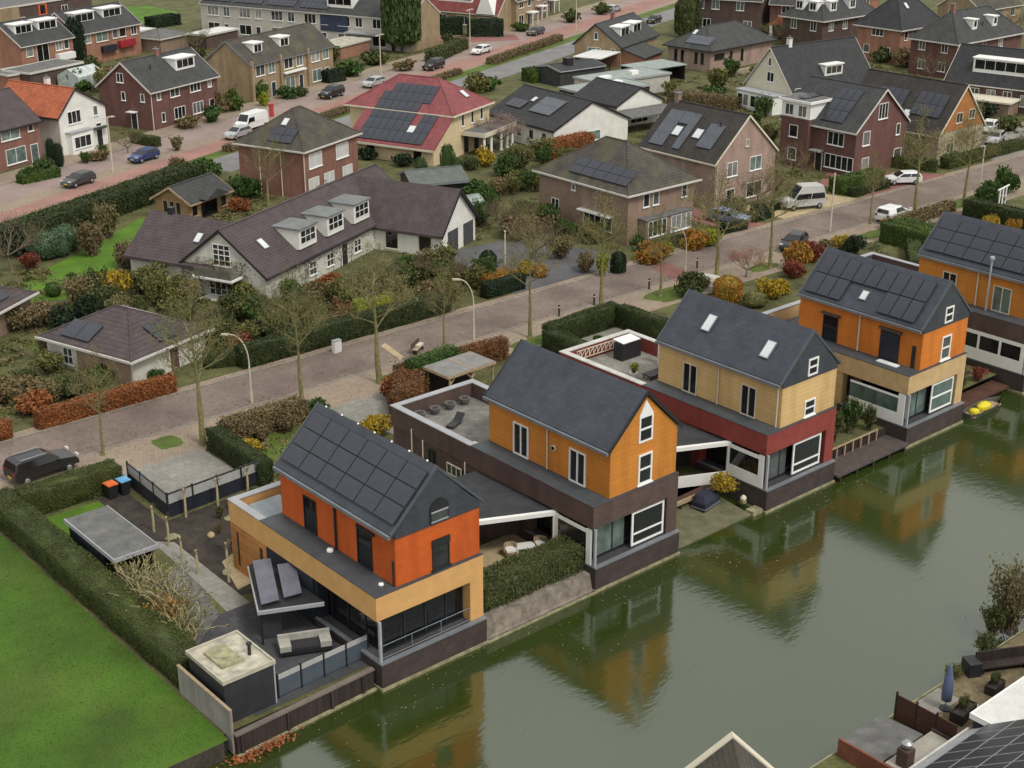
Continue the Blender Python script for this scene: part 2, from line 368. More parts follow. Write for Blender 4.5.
def panel_mesh(w, h, pale=False):
    k = (w, h, pale)
    if k not in _PM:
        m = MB().box(0, 0, 0, w, h, .035, 0).box(.03, .03, .036, w - .03, h - .03, .04, 1)
        _PM[k] = m.mesh('solar_panel', [PFRAMEL, SOLAR] if pale == 2 else [PFRAMEP, SOLARP] if pale else [PFRAME, SOLAR])
    return _PM[k]
def slope_mat(o, a, up):
    """local frame on a roof slope: x along the eave, y up the slope, z off the tiles"""
    a = Vector(a).normalized(); up = Vector(up).normalized(); n = a.cross(up)
    return Matrix(((a.x, up.x, n.x, o[0]), (a.y, up.y, n.y, o[1]), (a.z, up.z, n.z, o[2]), (0, 0, 0, 1)))
def panels(par, SM, a0, t0, cols, rows, pw, ph, gap=.03, skip=(), pale=False, lift=.12):
    me = panel_mesh(pw, ph, pale)
    for r in range(rows):
        for c in range(cols):
            if (c, r) in skip: continue
            o = link('solar_panel', me, par); o.matrix_local = SM @ Matrix.Translation((a0 + c * (pw + gap), t0 + r * (ph + gap), lift))
def skylight(par, SM, a, t, w=.8, h=1.2, pane=None):
    o = MB().box(0, 0, 0, w, h, .10).build('skylight', GREY, par); o.matrix_local = SM @ Matrix.Translation((a, t, .03))
    MB().box(.06, .06, .10, w - .06, h - .06, .112).build('pane', pane or SKYPANE, o)
    return o
SKYPANE = mat('skylight_pane', (.62, .64, .66), .12, na=.1, bump=0, spec=.8)  # pale tone puts the reflected sky into the pane's colour

FOOT = []
class House:
    """building with its own axes: x along the facade that looks at the water side, y away from it.
    ax 'u' ridge along x, 'v' ridge along y, 'h' hipped, 'f' flat"""
    def __init__(s, name, label, cat, A, ang, L, Wd, ze, zr, ax, wall, roof, oh=.35, trim=None, zf=1.0, r=None, fascia=True, inset=None, group=None, th=.16, roofname='roof'):
        s.L, s.W, s.ax = L, Wd, ax; s.base = zf; H = s.H = ze - zf; Z = s.Z = zr - zf
        s.T = thing(name, label, cat, (A[0], A[1], zf), ang, group); s.ze, s.zr = H, Z; trim = trim or TRIM; s.oh = oh
        FOOT.append((A[0], A[1], R(ang), L, Wd))
        s.f = (0, 0, 1, 0, 0, -1); s.s = (0, 0, 0, 1, -1, 0); s.r = (L, 0, 0, 1, 1, 0); s.b = (0, Wd, 1, 0, 0, 1)
        r = .5 if r is None else r
        w = MB()
        if ax == 'u':
            k = Wd * r; w.ext([(0, 0, -.3), (0, Wd, -.3), (0, Wd, H), (0, k, Z - .05), (0, 0, H)], (L, 0, 0))
        elif ax == 'v':
            k = L * r; w.ext([(0, 0, -.3), (L, 0, -.3), (L, 0, H), (k, 0, Z - .05), (0, 0, H)], (0, Wd, 0))
        else: w.box(0, 0, -.3, L, Wd, H)
        s.wall = w.build('wall', wall, s.T)
        m = MB(); g = MB()
        if ax in 'uv':
            k = (Wd if ax == 'u' else L) * r; full = Wd if ax == 'u' else L; ln = L if ax == 'u' else Wd
            p1 = (Z - H) / k; p2 = (Z - H) / (full - k)
            prof = [(-oh, H - oh * p1), (k, Z), (k, Z + th * 1.2), (-oh, H - oh * p1 + th * 1.2)]
            prof2 = [(full + oh, H - oh * p2), (full + oh, H - oh * p2 + th * 1.2), (k, Z + th * 1.2), (k, Z)]
            e = oh * .7
            for pr in (prof, prof2):
                if ax == 'u': m.ext([(-e, y, z) for y, z in pr], (L + 2 * e, 0, 0))
                else: m.ext([(x, -e, z) for x, z in pr], (0, Wd + 2 * e, 0))
            if ax == 'u':
                g.box(-e, -oh - .12, H - oh * p1 - .02, L + e, -oh + .002, H - oh * p1 + .12); s.sl = slope_mat((0, -oh, H - oh * p1 + th * 1.2), (1, 0, 0), (0, 1, p1))
                s.slb = slope_mat((L, Wd + oh, H - oh * p2 + th * 1.2), (-1, 0, 0), (0, -1, p2)); s.pitch = p1
                for x in (-e - .03, L + e - .03): g.ext([(x, y, z) for y, z in [(-oh, H - oh * p1 - .04), (k, Z - .04), (k, Z + th * 1.2 + .03), (-oh, H - oh * p1 + th * 1.2 + .03)]], (.06, 0, 0)); g.ext([(x, y, z) for y, z in [(full + oh, H - oh * p2 - .04), (full + oh, H - oh * p2 + th * 1.2 + .03), (k, Z + th * 1.2 + .03), (k, Z - .04)]], (.06, 0, 0))
            else:
                g.box(-oh - .12, -e, H - oh * p1 - .06, -oh + .002, Wd + e, H - oh * p1 + .12); s.sl = slope_mat((-oh, Wd, H - oh * p1 + th * 1.2), (0, -1, 0), (1, 0, p1))
                for y in (-e - .03, ): g.ext([(x, y, z) for x, z in [(-oh, H - oh * p1 - .04), (k, Z - .04), (k, Z + th * 1.2 + .03), (-oh, H - oh * p1 + th * 1.2 + .03)]], (0, .06, 0)); g.ext([(x, y, z) for x, z in [(full + oh, H - oh * p2 - .04), (full + oh, H - oh * p2 + th * 1.2 + .03), (k, Z + th * 1.2 + .03), (k, Z - .04)]], (0, .06, 0))
                s.pitch = p1
            if ax == 'u': m.box(-e, k - .12, Z + th * 1.2 - .08, L + e, k + .12, Z + th * 1.2 + .05)
            else: m.box(k - .12, -e, Z + th * 1.2 - .08, k + .12, Wd + e, Z + th * 1.2 + .05)
        elif ax == 'h':
            q = [(-oh, -oh), (L + oh, -oh), (L + oh, Wd + oh), (-oh, Wd + oh)]
            ins = inset if inset is not None else min(L, Wd) / 2 + oh
            if L >= Wd: e0, e1 = (-oh + ins, Wd / 2), (L + oh - ins, Wd / 2)
            else: e0, e1 = (L / 2, -oh + ins), (L / 2, Wd + oh - ins)
            vs = [(x, y, H) for x, y in q] + [(x, y, H + .12) for x, y in q] + [(*e0, Z), (*e1, Z)]
            if L >= Wd: fs = [(4, 5, 9, 8), (5, 6, 9), (6, 7, 8, 9), (7, 4, 8)]
            else: fs = [(4, 5, 8), (5, 6, 9, 8), (6, 7, 9), (7, 4, 8, 9)]
            m._add(vs, [(3, 2, 1, 0), (0, 1, 5, 4), (1, 2, 6, 5), (2, 3, 7, 6), (3, 0, 4, 7)] + fs)
            for a, b in ((4, 8), (5, 8 if L < Wd else 9), (6, 9), (7, 9 if L < Wd else 8), (8, 9)): m.tube(vs[a], vs[b], .11, .11, 5)
            for x0, y0, x1, y1 in ((-oh - .12, -oh - .12, L + oh + .12, -oh + .002), (-oh - .12, -oh, -oh + .002, Wd + oh + .12), (L + oh - .002, -oh, L + oh + .12, Wd + oh + .12), (-oh, Wd + oh - .002, L + oh, Wd + oh + .12)):
                g.box(x0, y0, H - .04, x1, y1, H + .14)
            d0 = (e0[1] + oh) if L >= Wd else ins; d1 = ins if L >= Wd else (e0[0] + oh)
            s.sl = slope_mat((0, -oh, H + .12), (1, 0, 0), (0, d0, Z - H - .12)); s.sls = slope_mat((-oh, Wd, H + .12), (0, -1, 0), (d1, 0, Z - H - .12)); s.pitch = (Z - H - .12) / d0
        elif ax == 'f':
            m.box(-oh + .05, -oh + .05, H, L + oh - .05, Wd + oh - .05, H + .14)
            for x0, y0, x1, y1 in ((-oh, -oh, L + oh, -oh + .1), (-oh, Wd + oh - .1, L + oh, Wd + oh), (-oh, -oh + .1, -oh + .1, Wd + oh - .1), (L + oh - .1, -oh + .1, L + oh, Wd + oh - .1)):
                g.box(x0, y0, H - .08, x1, y1, H + .24)
        s.roof = m.build(roofname, roof, s.T)
        if fascia: g.build('gutter' if ax != 'f' else 'roof_edge', trim, s.T)
    def win(s, F, a, z, w, h, nx=1, ny=1, **k): window(s.T, getattr(s, F), a, z, w, h, nx, ny, **k); return s
    def row(s, F, lst, z, w, h, nx=1, ny=1, **k):
        for a in lst: window(s.T, getattr(s, F), a, z, w, h, nx, ny, **k)
        return s
    def door(s, F, a, w=.95, h=2.1, m=None, z=0, fm=None): door(s.T, getattr(s, F), a, z, w, h, m, fm); return s
    def pipe(s, F, a, m=None):
        f = getattr(s, F); x, y = f[0] + f[2] * a + f[4] * .08, f[1] + f[3] * a + f[5] * .08
        MB().tube((x, y, 0), (x, y, s.H - .1), .06).build('downpipe', m or CREAM, s.T); return s
    def chim(s, x, y, z1, m=None, w=.6, d=.6):
        z0 = s.H; c = MB().box(x - w / 2, y - d / 2, z0, x + w / 2, y + d / 2, z1 - s.base).build('chimney', m or REDB, s.T)
        MB().box(x - w / 2 - .06, y - d / 2 - .06, z1 - s.base + .002, x + w / 2 + .06, y + d / 2 + .06, z1 - s.base + .1).tube((x, y, z1 - s.base + .1), (x, y, z1 - s.base + .4), .11).build('chimney_cap', GREY, c); return s
    def vent(s, a, t, sm=None, m=None):
        p = (sm or s.sl) @ Vector((a, t, 0)); MB().tube(p - Vector((0, 0, .1)), p + Vector((0, 0, .55)), .09).tube(p + Vector((0, 0, .552)), p + Vector((0, 0, .68)), .15, .12).build('roof_vent', m or DARK, s.T); return s
    def dorm(s, x, y, w, z0, z1, d, nx=3, wall=None, cap=None, ny=1, gm=None, slope=None):
        """flat-topped dormer on the front slope; y = its face, z heights absolute"""
        z0 -= s.base; z1 -= s.base
        o = MB().box(x - w / 2, y, z0, x + w / 2, y + d, z1).build('dormer', wall or WHITE, s.T)
        MB().box(x - w / 2 - .15, y - .18, z1 + .002, x + w / 2 + .15, y + d, z1 + .16).build('dormer_roof', cap or WHITE, o)
        h = z1 - z0; F = (0, y, 1, 0, 0, -1); m = MB(); a0, a1, b0, b1 = x - w / 2 + .25, x + w / 2 - .25, z0 + h * .25, z1 - .15; t = .06
        ob(m, F, a0, a1, b0, b1, -.02, .015, 1)
        for i in range(nx + 1): c = a0 + (a1 - a0) * i / nx; ob(m, F, c - t / 2, c + t / 2, b0, b1, -.02, .05, 0)
        for c in [b0, b1] + [b0 + (b1 - b0) * j / ny for j in range(1, ny)]: ob(m, F, a0, a1, c - t / 2, c + t / 2, -.02, .047, 0)
        m.build('window', [WHITE, gm or DGLASS], o); return s
    def dorms(s, y, x, w, z0, z1, d, nx=3, wall=None, cap=None):
        """flat-topped dormer on the side slope (ridge along y)"""
        z0 -= s.base; z1 -= s.base
        o = MB().box(x, y - w / 2, z0, x + d, y + w / 2, z1).build('dormer', wall or WHITE, s.T)
        MB().box(x - .18, y - w / 2 - .15, z1 + .002, x + d, y + w / 2 + .15, z1 + .16).build('dormer_roof', cap or WHITE, o)
        h = z1 - z0; F = (x, 0, 0, 1, -1, 0); m = MB(); a0, a1, b0, b1 = y - w / 2 + .2, y + w / 2 - .2, z0 + h * .25, z1 - .15; t = .06
        ob(m, F, a0, a1, b0, b1, -.02, .015, 1)
        for i in range(nx + 1): c = a0 + (a1 - a0) * i / nx; ob(m, F, c - t / 2, c + t / 2, b0, b1, -.02, .05, 0)
        for c in (b0, b1): ob(m, F, a0, a1, c - t / 2, c + t / 2, -.02, .047, 0)
        m.build('window', [WHITE, DGLASS], o); return s
    def sky(s, a, t, w=.8, h=1.2, sm=None, pane=None): skylight(s.T, sm or s.sl, a, t, w, h, pane); return s
    def pan(s, a, t, cols, rows, pw=1.0, ph=1.65, sm=None, skip=(), pale=False): panels(s.T, sm or s.sl, a, t, cols, rows, pw, ph, skip=skip, pale=pale); return s

# ------------------------------------------------------------------ foliage helpers
def leaf_mesh(name, pts, size, mats, core=None, rng=None, nrm=None, mi=None, aspect=.6):
    """many small leaf faces at the given points (plus an optional inner body)"""
    rng = rng or np.random.default_rng(1); n = len(pts)
    q = rng.normal(size=(n, 3)); q /= np.linalg.norm(q, axis=1)[:, None]
    if nrm is not None:
        q = q * .75 + nrm; q /= np.linalg.norm(q, axis=1)[:, None] + 1e-9
    t = rng.normal(size=(n, 3)); u = np.cross(q, t); u /= np.linalg.norm(u, axis=1)[:, None] + 1e-9; w = np.cross(q, u)
    s = size * (.6 + .8 * rng.random(n))[:, None]
    V = np.stack([pts - u * s, pts + w * s * aspect, pts + u * s, pts - w * s * aspect], 1).reshape(-1, 3)
    Fq = np.arange(4 * n).reshape(-1, 4); matsl = mats if isinstance(mats, (list, tuple)) else [mats]
    cv, cf, cm = ([], [], []) if core is None else (core.v, core.f, core.m)
    nv = len(V); me = bpy.data.meshes.new(name)
    lt = [4] * n + [len(f) for f in cf]; li = list(Fq.reshape(-1)) + [i + nv for f in cf for i in f]
    me.vertices.add(nv + len(cv)); me.vertices.foreach_set('co', np.concatenate([V.reshape(-1), np.array(cv, float).reshape(-1)]).astype(np.float32))
    me.loops.add(len(li)); me.loops.foreach_set('vertex_index', np.array(li, np.int32))
    me.polygons.add(len(lt)); st = np.concatenate([[0], np.cumsum(lt)[:-1]]).astype(np.int32)
    me.polygons.foreach_set('loop_start', st)
    for m in matsl: me.materials.append(m)
    me.polygons.foreach_set('material_index', np.array((list(mi) if mi is not None else [0] * n) + [min(1 + c, len(matsl) - 1) if core is not None else 0 for c in cm], np.int32))
    me.update(calc_edges=True); me.validate(); return me
def blob_pts(rng, n, r, lumps=7, fill=.55):
    """points through a lumpy crown: several overlapping clumps, thicker towards the outside"""
    C = rng.normal(size=(lumps, 3)); C /= np.linalg.norm(C, axis=1)[:, None]; C *= (.35 + .3 * rng.random(lumps))[:, None]
    rr = .42 + .28 * rng.random(lumps); k = rng.integers(0, lumps, n)
    d = rng.normal(size=(n, 3)); d /= np.linalg.norm(d, axis=1)[:, None]
    rad = (fill + (1 - fill) * rng.random(n)) * rr[k]
    p = C[k] + d * rad[:, None]
    return p * np.array(r), d
def box_pts(rng, n, x0, y0, z0, x1, y1, z1, jit=.06):
    """points over the clipped faces of a hedge"""
    dx, dy, dz = x1 - x0, y1 - y0, z1 - z0
    A = np.array([dx * dy, dx * dz, dx * dz, dy * dz, dy * dz]); k = rng.choice(5, n, p=A / A.sum())
    u = rng.random((n, 3)) * np.array([dx, dy, dz]) + np.array([x0, y0, z0]); N = np.zeros((n, 3))
    for f, (ax, v, s) in enumerate(((2, z1, 1), (1, y0, -1), (1, y1, 1), (0, x0, -1), (0, x1, 1))):
        u[k == f, ax] = v; N[k == f, ax] = s
    # gentle swelling of the clipped surface
    sw = .05 * np.sin(u[:, 0] * 1.7 + u[:, 1] * 2.3) + .04 * np.sin(u[:, 1] * 4.1 + u[:, 2] * 3.3)
    return u + N * (sw + jit * rng.normal(size=n))[:, None], N
_seed = [100]
def hedge(name, label, p0, p1, w, h, m, dens=260, size=.07, z=1.0, group=None, core=None, cat='hedge', rag=.035):
    """clipped hedge from p0 to p1 (its centre line)"""
    _seed[0] += 1; rng = np.random.default_rng(_seed[0])
    L = math.hypot(p1[0] - p0[0], p1[1] - p0[1]); A = L * w + 2 * L * h + 2 * w * h
    n = int(min(60000, A * dens)); pts, N = box_pts(rng, n, 0, -w / 2, 0, L, w / 2, h, rag)
    q = rag + .02; c = MB().box(q, -w / 2 + q, 0, L - q, w / 2 - q, h - q)
    me = leaf_mesh(name, pts, size, [m, core or m], c, rng, N * 1.1)
    o = link(name, me); o.location = (p0[0], p0[1], z); o.rotation_euler = (0, 0, math.atan2(p1[1] - p0[1], p1[0] - p0[0]))
    return tag(o, label, cat, group)
def _lathe_core(r, h, z0=0.):
    return MB().lathe((0, 0, z0), [(.15 * r, 0), (.5 * r, .1 * h), (.62 * r, .4 * h), (.5 * r, .68 * h), (.2 * r, .84 * h)], 9)
_SH = {}
def shrub_mesh(kind, m, v, n=900, size=.10):
    key = (kind, m.name, v, n, size)
    if key in _SH: return _SH[key]
    rng = np.random.default_rng(hash((kind, v, n)) % 9999 if False else (len(_SH) * 17 + 5))
    if kind == 'bush':
        p, d = blob_pts(rng, n, (1, 1, .95), 8, .5); p[:, 2] = p[:, 2] * .62 + .55; p = p[p[:, 2] > .02]
        me = leaf_mesh('foliage', p, size, [m, m], _lathe_core(.72, .95), rng)
    elif kind == 'ball':
        d = rng.normal(size=(n, 3)); d /= np.linalg.norm(d, axis=1)[:, None]; p = d * (1 + .03 * rng.normal(size=n))[:, None] * np.array((1, 1, .5)) + np.array((0, 0, .5))
        me = leaf_mesh('foliage', p, size * .7, [m, m], MB().lathe((0, 0, 0), [(.3, .02), (.8, .2), (.93, .5), (.75, .82), (.3, .96)], 12), rng, d * .6)
    elif kind == 'cone':
        t = rng.random(n) ** .8; a = rng.random(n) * 6.283; r = (1 - t) * (.86 + .14 * rng.random(n)) + .04; r *= 1 + .12 * np.sin(a * 3 + t * 9)
        p = np.stack([r * np.cos(a), r * np.sin(a), t], 1); p[:, 2] += .02
        me = leaf_mesh('foliage', p, size * .7, [m, m], MB().lathe((0, 0, 0), [(.8, .02), (.55, .35), (.28, .68), (.05, .95)], 9), rng)
    elif kind == 'column':
        t = rng.random(n); a = rng.random(n) * 6.283; r = np.minimum(1, (1.02 - t) * 4) ** .5 * np.minimum(1, t * 6 + .5) * (.9 + .15 * rng.random(n))
        p = np.stack([r * np.cos(a), r * np.sin(a), t], 1)
        me = leaf_mesh('foliage', p, size * .7, [m, m], MB().lathe((0, 0, 0), [(.5, .0), (.82, .12), (.85, .7), (.5, .93), (.1, .98)], 9), rng)
    elif kind == 'twig':      # bare or thin shrub: many upright twigs with a haze of leaves
        c = MB(); P_ = []
        for i in range(70):
            a = random.random() * 6.283; tl = random.uniform(.1, .95); q0 = Vector((random.uniform(-.25, .25), random.uniform(-.25, .25), 0))
            q1 = Vector((math.cos(a) * tl * .6, math.sin(a) * tl * .6, random.uniform(.4, .75))); q2 = q1 + Vector((random.uniform(-.3, .3), random.uniform(-.3, .3), random.uniform(.12, .32)))
            c.tube(q0, q1, .016, .011, 3, 0, False).tube(q1, q2, .011, .005, 3, 0, False); P_ += [q1.lerp(q2, random.random()) for _ in range(int(n / 70))] + [q0.lerp(q1, random.uniform(.4, 1)) for _ in range(int(n / 140))]
        p = np.array([tuple(v) for v in P_]) + rng.normal(size=(len(P_), 3)) * .07; p[:, 2] = np.abs(p[:, 2])
        me = leaf_mesh('foliage', p, size * .75, [m, BARKB], c, rng)
    elif kind == 'grass':     # tuft of long blades
        c = MB()
        for i in range(n // 3):
            a = random.random() * 6.283; tl = random.uniform(.2, 1); x, y = random.uniform(-.35, .35), random.uniform(-.35, .35); h = random.uniform(.6, 1)
            e = (x + math.cos(a) * tl * .6, y + math.sin(a) * tl * .6, h); w = .035
            c._add([(x - w * math.sin(a), y + w * math.cos(a), 0), (x + w * math.sin(a), y - w * math.cos(a), 0), (x + (e[0] - x) * .4 + w * math.sin(a), y + (e[1] - y) * .4, h * .7), e], [(0, 1, 2, 3)])
        me = c.mesh('foliage', m)
    _SH[key] = me; return me
def shrub(name, label, pos, r, h, m, kind='bush', n=900, size=None, v=0, group=None, cat='shrub', z=1.0, rz=None):
    me = shrub_mesh(kind, m, v, n, size or (.13 if n < 1000 else .085))
    o = link(name, me); o.location = (pos[0], pos[1], z); o.scale = (r, r, h); o.rotation_euler = (0, 0, random.random() * 6.28 if rz is None else rz)
    return tag(o, label, cat, group)
_TR = {}
def tree_meshes(kind, m, v, bark, leaves=1500):
    """trunk with limbs, and the crown of twigs and leaves; height 10, drawn to scale when placed"""
    key = (kind, m.name, v)
    if key in _TR: return _TR[key]
    rd = random.Random(31 + v * 7 + len(_TR)); t = MB(); c = MB(); tips = []
    def grow(p, d, L, r, lev):
        n = 3 if lev == 0 else 2; q = p
        for i in range(n):
            dd = (d + Vector((rd.uniform(-.14, .14), rd.uniform(-.14, .14), rd.uniform(-.02, .12)))).normalized()
            e = q + dd * (L / n); r2 = r * (1 - .28 * (i + 1) / n)
            (t if lev < 2 else c).tube(q, e, r * (1 - .28 * i / n), r2, 7 if lev == 0 else 4 if lev < 3 else 3, 0, False); q = e; d = dd
            if lev >= 1:
                for _ in range(2 if lev < 3 else 1): side(q, d, L, r2, lev)
        if lev < 3:
            for _ in range(3): side(q, d, L, r * .72, lev)
        else: tips.append(q)
    def side(q, d, L, r, lev):
        if lev >= 4: tips.append(q); return
        a = Vector((rd.uniform(-1, 1), rd.uniform(-1, 1), rd.uniform(-.1, .7))).normalized()
        sp = .9 if kind != 'upright' else .55
        grow(q, (d * .7 + a * sp).normalized(), L * rd.uniform(.42, .66), max(.007, r * .55), lev + 1)
    H0 = {'street': 4.2, 'upright': 3.0, 'spread': 1.8}.get(kind, 3.0)
    q = Vector((0, 0, -.1)); seg = 4; d = Vector((0, 0, 1))
    for i in range(seg):
        e = q + Vector((rd.uniform(-.06, .06), rd.uniform(-.06, .06), H0 / seg)); t.tube(q, e, .22 - .03 * i, .19 - .03 * i, 9, 0, False); q = e
    t.tube((0, 0, -.1), (0, 0, .3), .32, .22, 9, 0, False)
    if kind != 'spread':
        e = q + Vector((rd.uniform(-.2, .2), rd.uniform(-.2, .2), 3.4)); t.tube(q, e, .10, .05, 6, 0, False)
        for k in range(9): grow(q.lerp(e, k / 9), Vector((math.cos(k * 2.4), math.sin(k * 2.4), .75 if kind == 'upright' else .45)).normalized(), rd.uniform(1.7, 2.5) * (1 - .4 * k / 9), .055, 1)
        grow(e, Vector((0, 0, 1)), 1.6, .045, 1)
    else:
        for k in range(6): grow(q, Vector((math.cos(k * 1.05), math.sin(k * 1.05), .5)).normalized(), rd.uniform(2.6, 3.6), .1, 1)
    rng = np.random.default_rng(v + 3); T = np.array([tuple(x) for x in tips]); k = rng.integers(0, len(T), leaves)
    p = T[k] + rng.normal(size=(leaves, 3)) * .28
    _TR[key] = (t.mesh('trunk', bark, True), leaf_mesh('crown', p, .062, [m, bark], c, rng)); return _TR[key]
def tree(name, label, pos, H, kind, m, v=0, bark=None, leaves=1500, group=None, z=1.0, wide=1.0, rz=None):
    T = thing(name, label, 'tree', (pos[0], pos[1], z), random.uniform(0, 360) if rz is None else rz, group)
    a, b = tree_meshes(kind, m, v, bark or BARK, leaves); s = H / 10.5
    for nm, me in (('trunk', a), ('crown', b)):
        o = link(nm, me, T); o.scale = (s * wide, s * wide, s)
    return T
# ------------------------------------------------------------------ ground, water, roads
FAR = 900
BANK = 1.0      # y of the natural bank behind the quays
sheet('ground', [(-400, .35), (-9.2, .35), (-9.2, .9), (0, .9), (7, 1.2), (15.4, 1.2), (22.6, 3.9), (31, 4.2), (38, 1.9), (47, 1.9), (53.5, 2.3), (62, 2.3), (1500, 2.3), (1500, FAR), (-400, FAR)], 1.0, SOIL)
struct('bank', MB().box(-400, .35, -1.5, -9.2, .6, .98).box(-9.2, .95, -1.5, 0, 1.2, .98), DSOIL)
sheet('south_bank_ground', [(-400, -120), (1500, -120), (1500, -19.5), (-400, -19.5)], 1.0, SOIL)
struct('south_bank', MB().box(-400, -19.7, -1.5, 1500, -19.4, .98), CONC)
sheet('water', [(-400, -19.6), (1500, -19.6), (1500, 6), (-400, 6)], 0.0, WATER)
sheet('lake_bed', [(-400, -19.6), (1500, -19.6), (1500, 6), (-400, 6)], -1.4, DSOIL)
sheet('grass_field', [(-400, .4), (-8.9, .4), (-8.9, 31), (-14, 33), (-400, 33)], 1.006, GRASS)
# near street along the row of water houses
sheet('pavement', [(-200, 30.6), (300, 30.6), (300, 42.2), (-200, 42.2)], 1.004, PAVEB)
sheet('street', [(-200, 35.4), (300, 35.4), (300, 41.1), (-200, 41.1)], 1.008, ROADB)
struct('kerb', MB().box(-200, 35.25, .9, 300, 35.4, 1.04).box(-200, 41.1, .9, 300, 41.25, 1.04), PAVEG)
for k, (x0, y0, x1, y1) in enumerate([(4.6, 32.4, 6.6, 34.6), (10.3, 32.6, 13.2, 34.9), (23.4, 31.2, 26.6, 33.8), (36.0, 30.8, 44.5, 32.6), (46.6, 33.4, 50.5, 35.0), (53.5, 31.2, 61.0, 34.4), (67, 31.6, 71, 33.4), (84, 31.2, 90, 33.2), (98, 32, 112, 34.4)]):
    r = random.Random(k); cx, cy, a, b = (x0 + x1) / 2, (y0 + y1) / 2, (x1 - x0) / 2, (y1 - y0) / 2
    sheet('grass_verge', [(cx + a * math.copysign(abs(math.cos(t)) ** .6, math.cos(t)) * r.uniform(.85, 1.05), cy + b * math.copysign(abs(math.sin(t)) ** .6, math.sin(t)) * r.uniform(.85, 1.05)) for t in [i * math.pi / 12 for i in range(24)]], 1.012, VERGE)
sheet('driveway', [(45.5, 42), (49.2, 42), (56, 42), (60.2, 42), (60.6, 46.5), (58, 55.5), (47.5, 56.5), (46.6, 50)], 1.012, TARM)
sheet('driveway', [(9.8, 42), (16.9, 42), (16.9, 47), (9.8, 47)], 1.012, SOIL)
sheet('parking_pad', [(.6, 23.6), (7.2, 23.9), (6.8, 31), (.8, 31)], 1.012, PAVEG)
sheet('parking_pad', [(19.2, 20.6), (25, 20.6), (25, 31), (17.2, 31)], 1.012, PAVEG)
sheet('crosswalk_strip', [P(385, 343), P(404, 357), P(400, 360), P(381, 346)], 1.016, PAVEY)
sheet('driveway', [P(664, 262), P(690, 272), P(676, 282), P(652, 268)], 1.016, PAVER)
sheet('driveway', [(76.5, 42), (81, 42), (80, 52), (75.5, 52)], 1.012, PAVER)
sheet('driveway', [(84, 42), (97, 42), (95, 47.5), (83, 48.5)], 1.012, PAVEY)
sheet('driveway', [(98.5, 41.9), (114, 41.9), (110, 47), (104.5, 52), (98.5, 49)], 1.012, PAVER)
sheet('driveway', [(125, 42), (150, 42), (150, 52), (125, 52)], 1.012, PAVEG)
# lawns of the white farmhouse garden
def region(nm, px, m, z=1.008): return sheet(nm, [P(x, y) for x, y in px], z, m)
region('lawn', [(20, 283), (60, 262), (100, 242), (140, 218), (158, 222), (150, 245), (120, 262), (100, 290), (60, 300), (30, 302)], LAWN)
region('lawn', [(300, 335), (330, 318), (360, 322), (340, 340), (308, 350)], LAWN)
region('lawn', [(392, 318), (420, 300), (440, 303), (430, 314), (404, 326)], LAWN)
region('lawn', [(95, 295), (60, 310), (30, 345), (60, 372), (78, 340), (96, 318)], VERGE)
# house gardens behind the water houses
sheet('lawn', [(-6.9, 17), (-2.6, 24), (-2.2, 28.2), (-6.9, 28.2)], 1.008, LAWN)
sheet('dark_planting_bed', [(-2.2, 12.5), (0, 11), (0, 15), (7, 15), (7.2, 23.2), (-.3, 22.8), (-.3, 28.5), (-2.2, 28.5)], 1.009, DSOIL)
sheet('garden_paving', [(-6.85, 7.9), (-3.45, 10.7), (-2.55, 14), (-2.3, 17), (-3.9, 17.2), (-6.85, 17.2)], 1.011, paver('worn_grey_slabs', (.16, .155, .145), (.20, .195, .18), (.1, .1, .09), .5, .5, na=.5, ns=.6))
sheet('garden_path', [(-3.4, 6), (-1.9, 6), (-1.4, 11), (-1.2, 20), (-2.2, 21), (-2.6, 14)], 1.013, PAVEG)
sheet('terrace', [(-6.9, 1.2), (0, 1.2), (0, 10.8), (-3.4, 10.8), (-6.9, 8)], 1.017, PAVED)
sheet('terrace', [P(222, 562), P(240, 548), P(258, 580), P(238, 590)], 1.021, PAVEY)
sheet('lawn', [(7.6, 15.5), (14, 15.5), (14.8, 30), (9.4, 30), (8.6, 23)], 1.008, VERGE)
sheet('terrace', [(7.2, 3), (15.3, 3), (15.3, 7.4), (7.2, 7.4)], 1.017, PAVEY)
sheet('patio', [(38.6, 20.4), (46.4, 20.4), (46.4, 29.6), (39, 29.6)], 1.012, PAVEG)
# main street with its red cycle lanes, seen beyond the first block; runs 21.5 degrees off the near street
UA = R(21.5); UX, UY = math.cos(UA), math.sin(UA)
def US(s, n): return (20 + s * UX - n * UY, 97.5 + s * UY + n * UX)
def strip(nm, n0, n1, z, m, s0=-200, s1=420): return sheet(nm, [US(s0, n0), US(s1, n0), US(s1, n1), US(s0, n1)], z, m)
strip('service_lane', -9.2, -3.2, 1.010, ASPH, 28, 240)
strip('grass_verge', -5.2, -.6, 1.0065, VERGE)
strip('main_street', -.9, 14.8, 1.004, PAVEB)
sheet('cycle_lane', [US(-200, -3.6), US(0, -1.3), US(60, -.6), US(140, .6), US(420, 4), US(420, 11), US(140, 5.8), US(60, 3.6), US(0, 1.5), US(-200, -1)], 1.012, BIKE)
strip('main_street_carriageway', 4.8, 10.2, 1.008, mat('reddish_grey_asphalt', (.28, .21, .19), .9, ns=.25, na=.2))
strip('pavement', 10.6, 14.6, 1.016, PAVEB)
struct('kerb', MB().ext([(*US(-200, 10.5), .95), (*US(420, 10.5), .95), (*US(420, 10.64), .95), (*US(-200, 10.64), .95)], (0, 0, .13)), PAVEG)
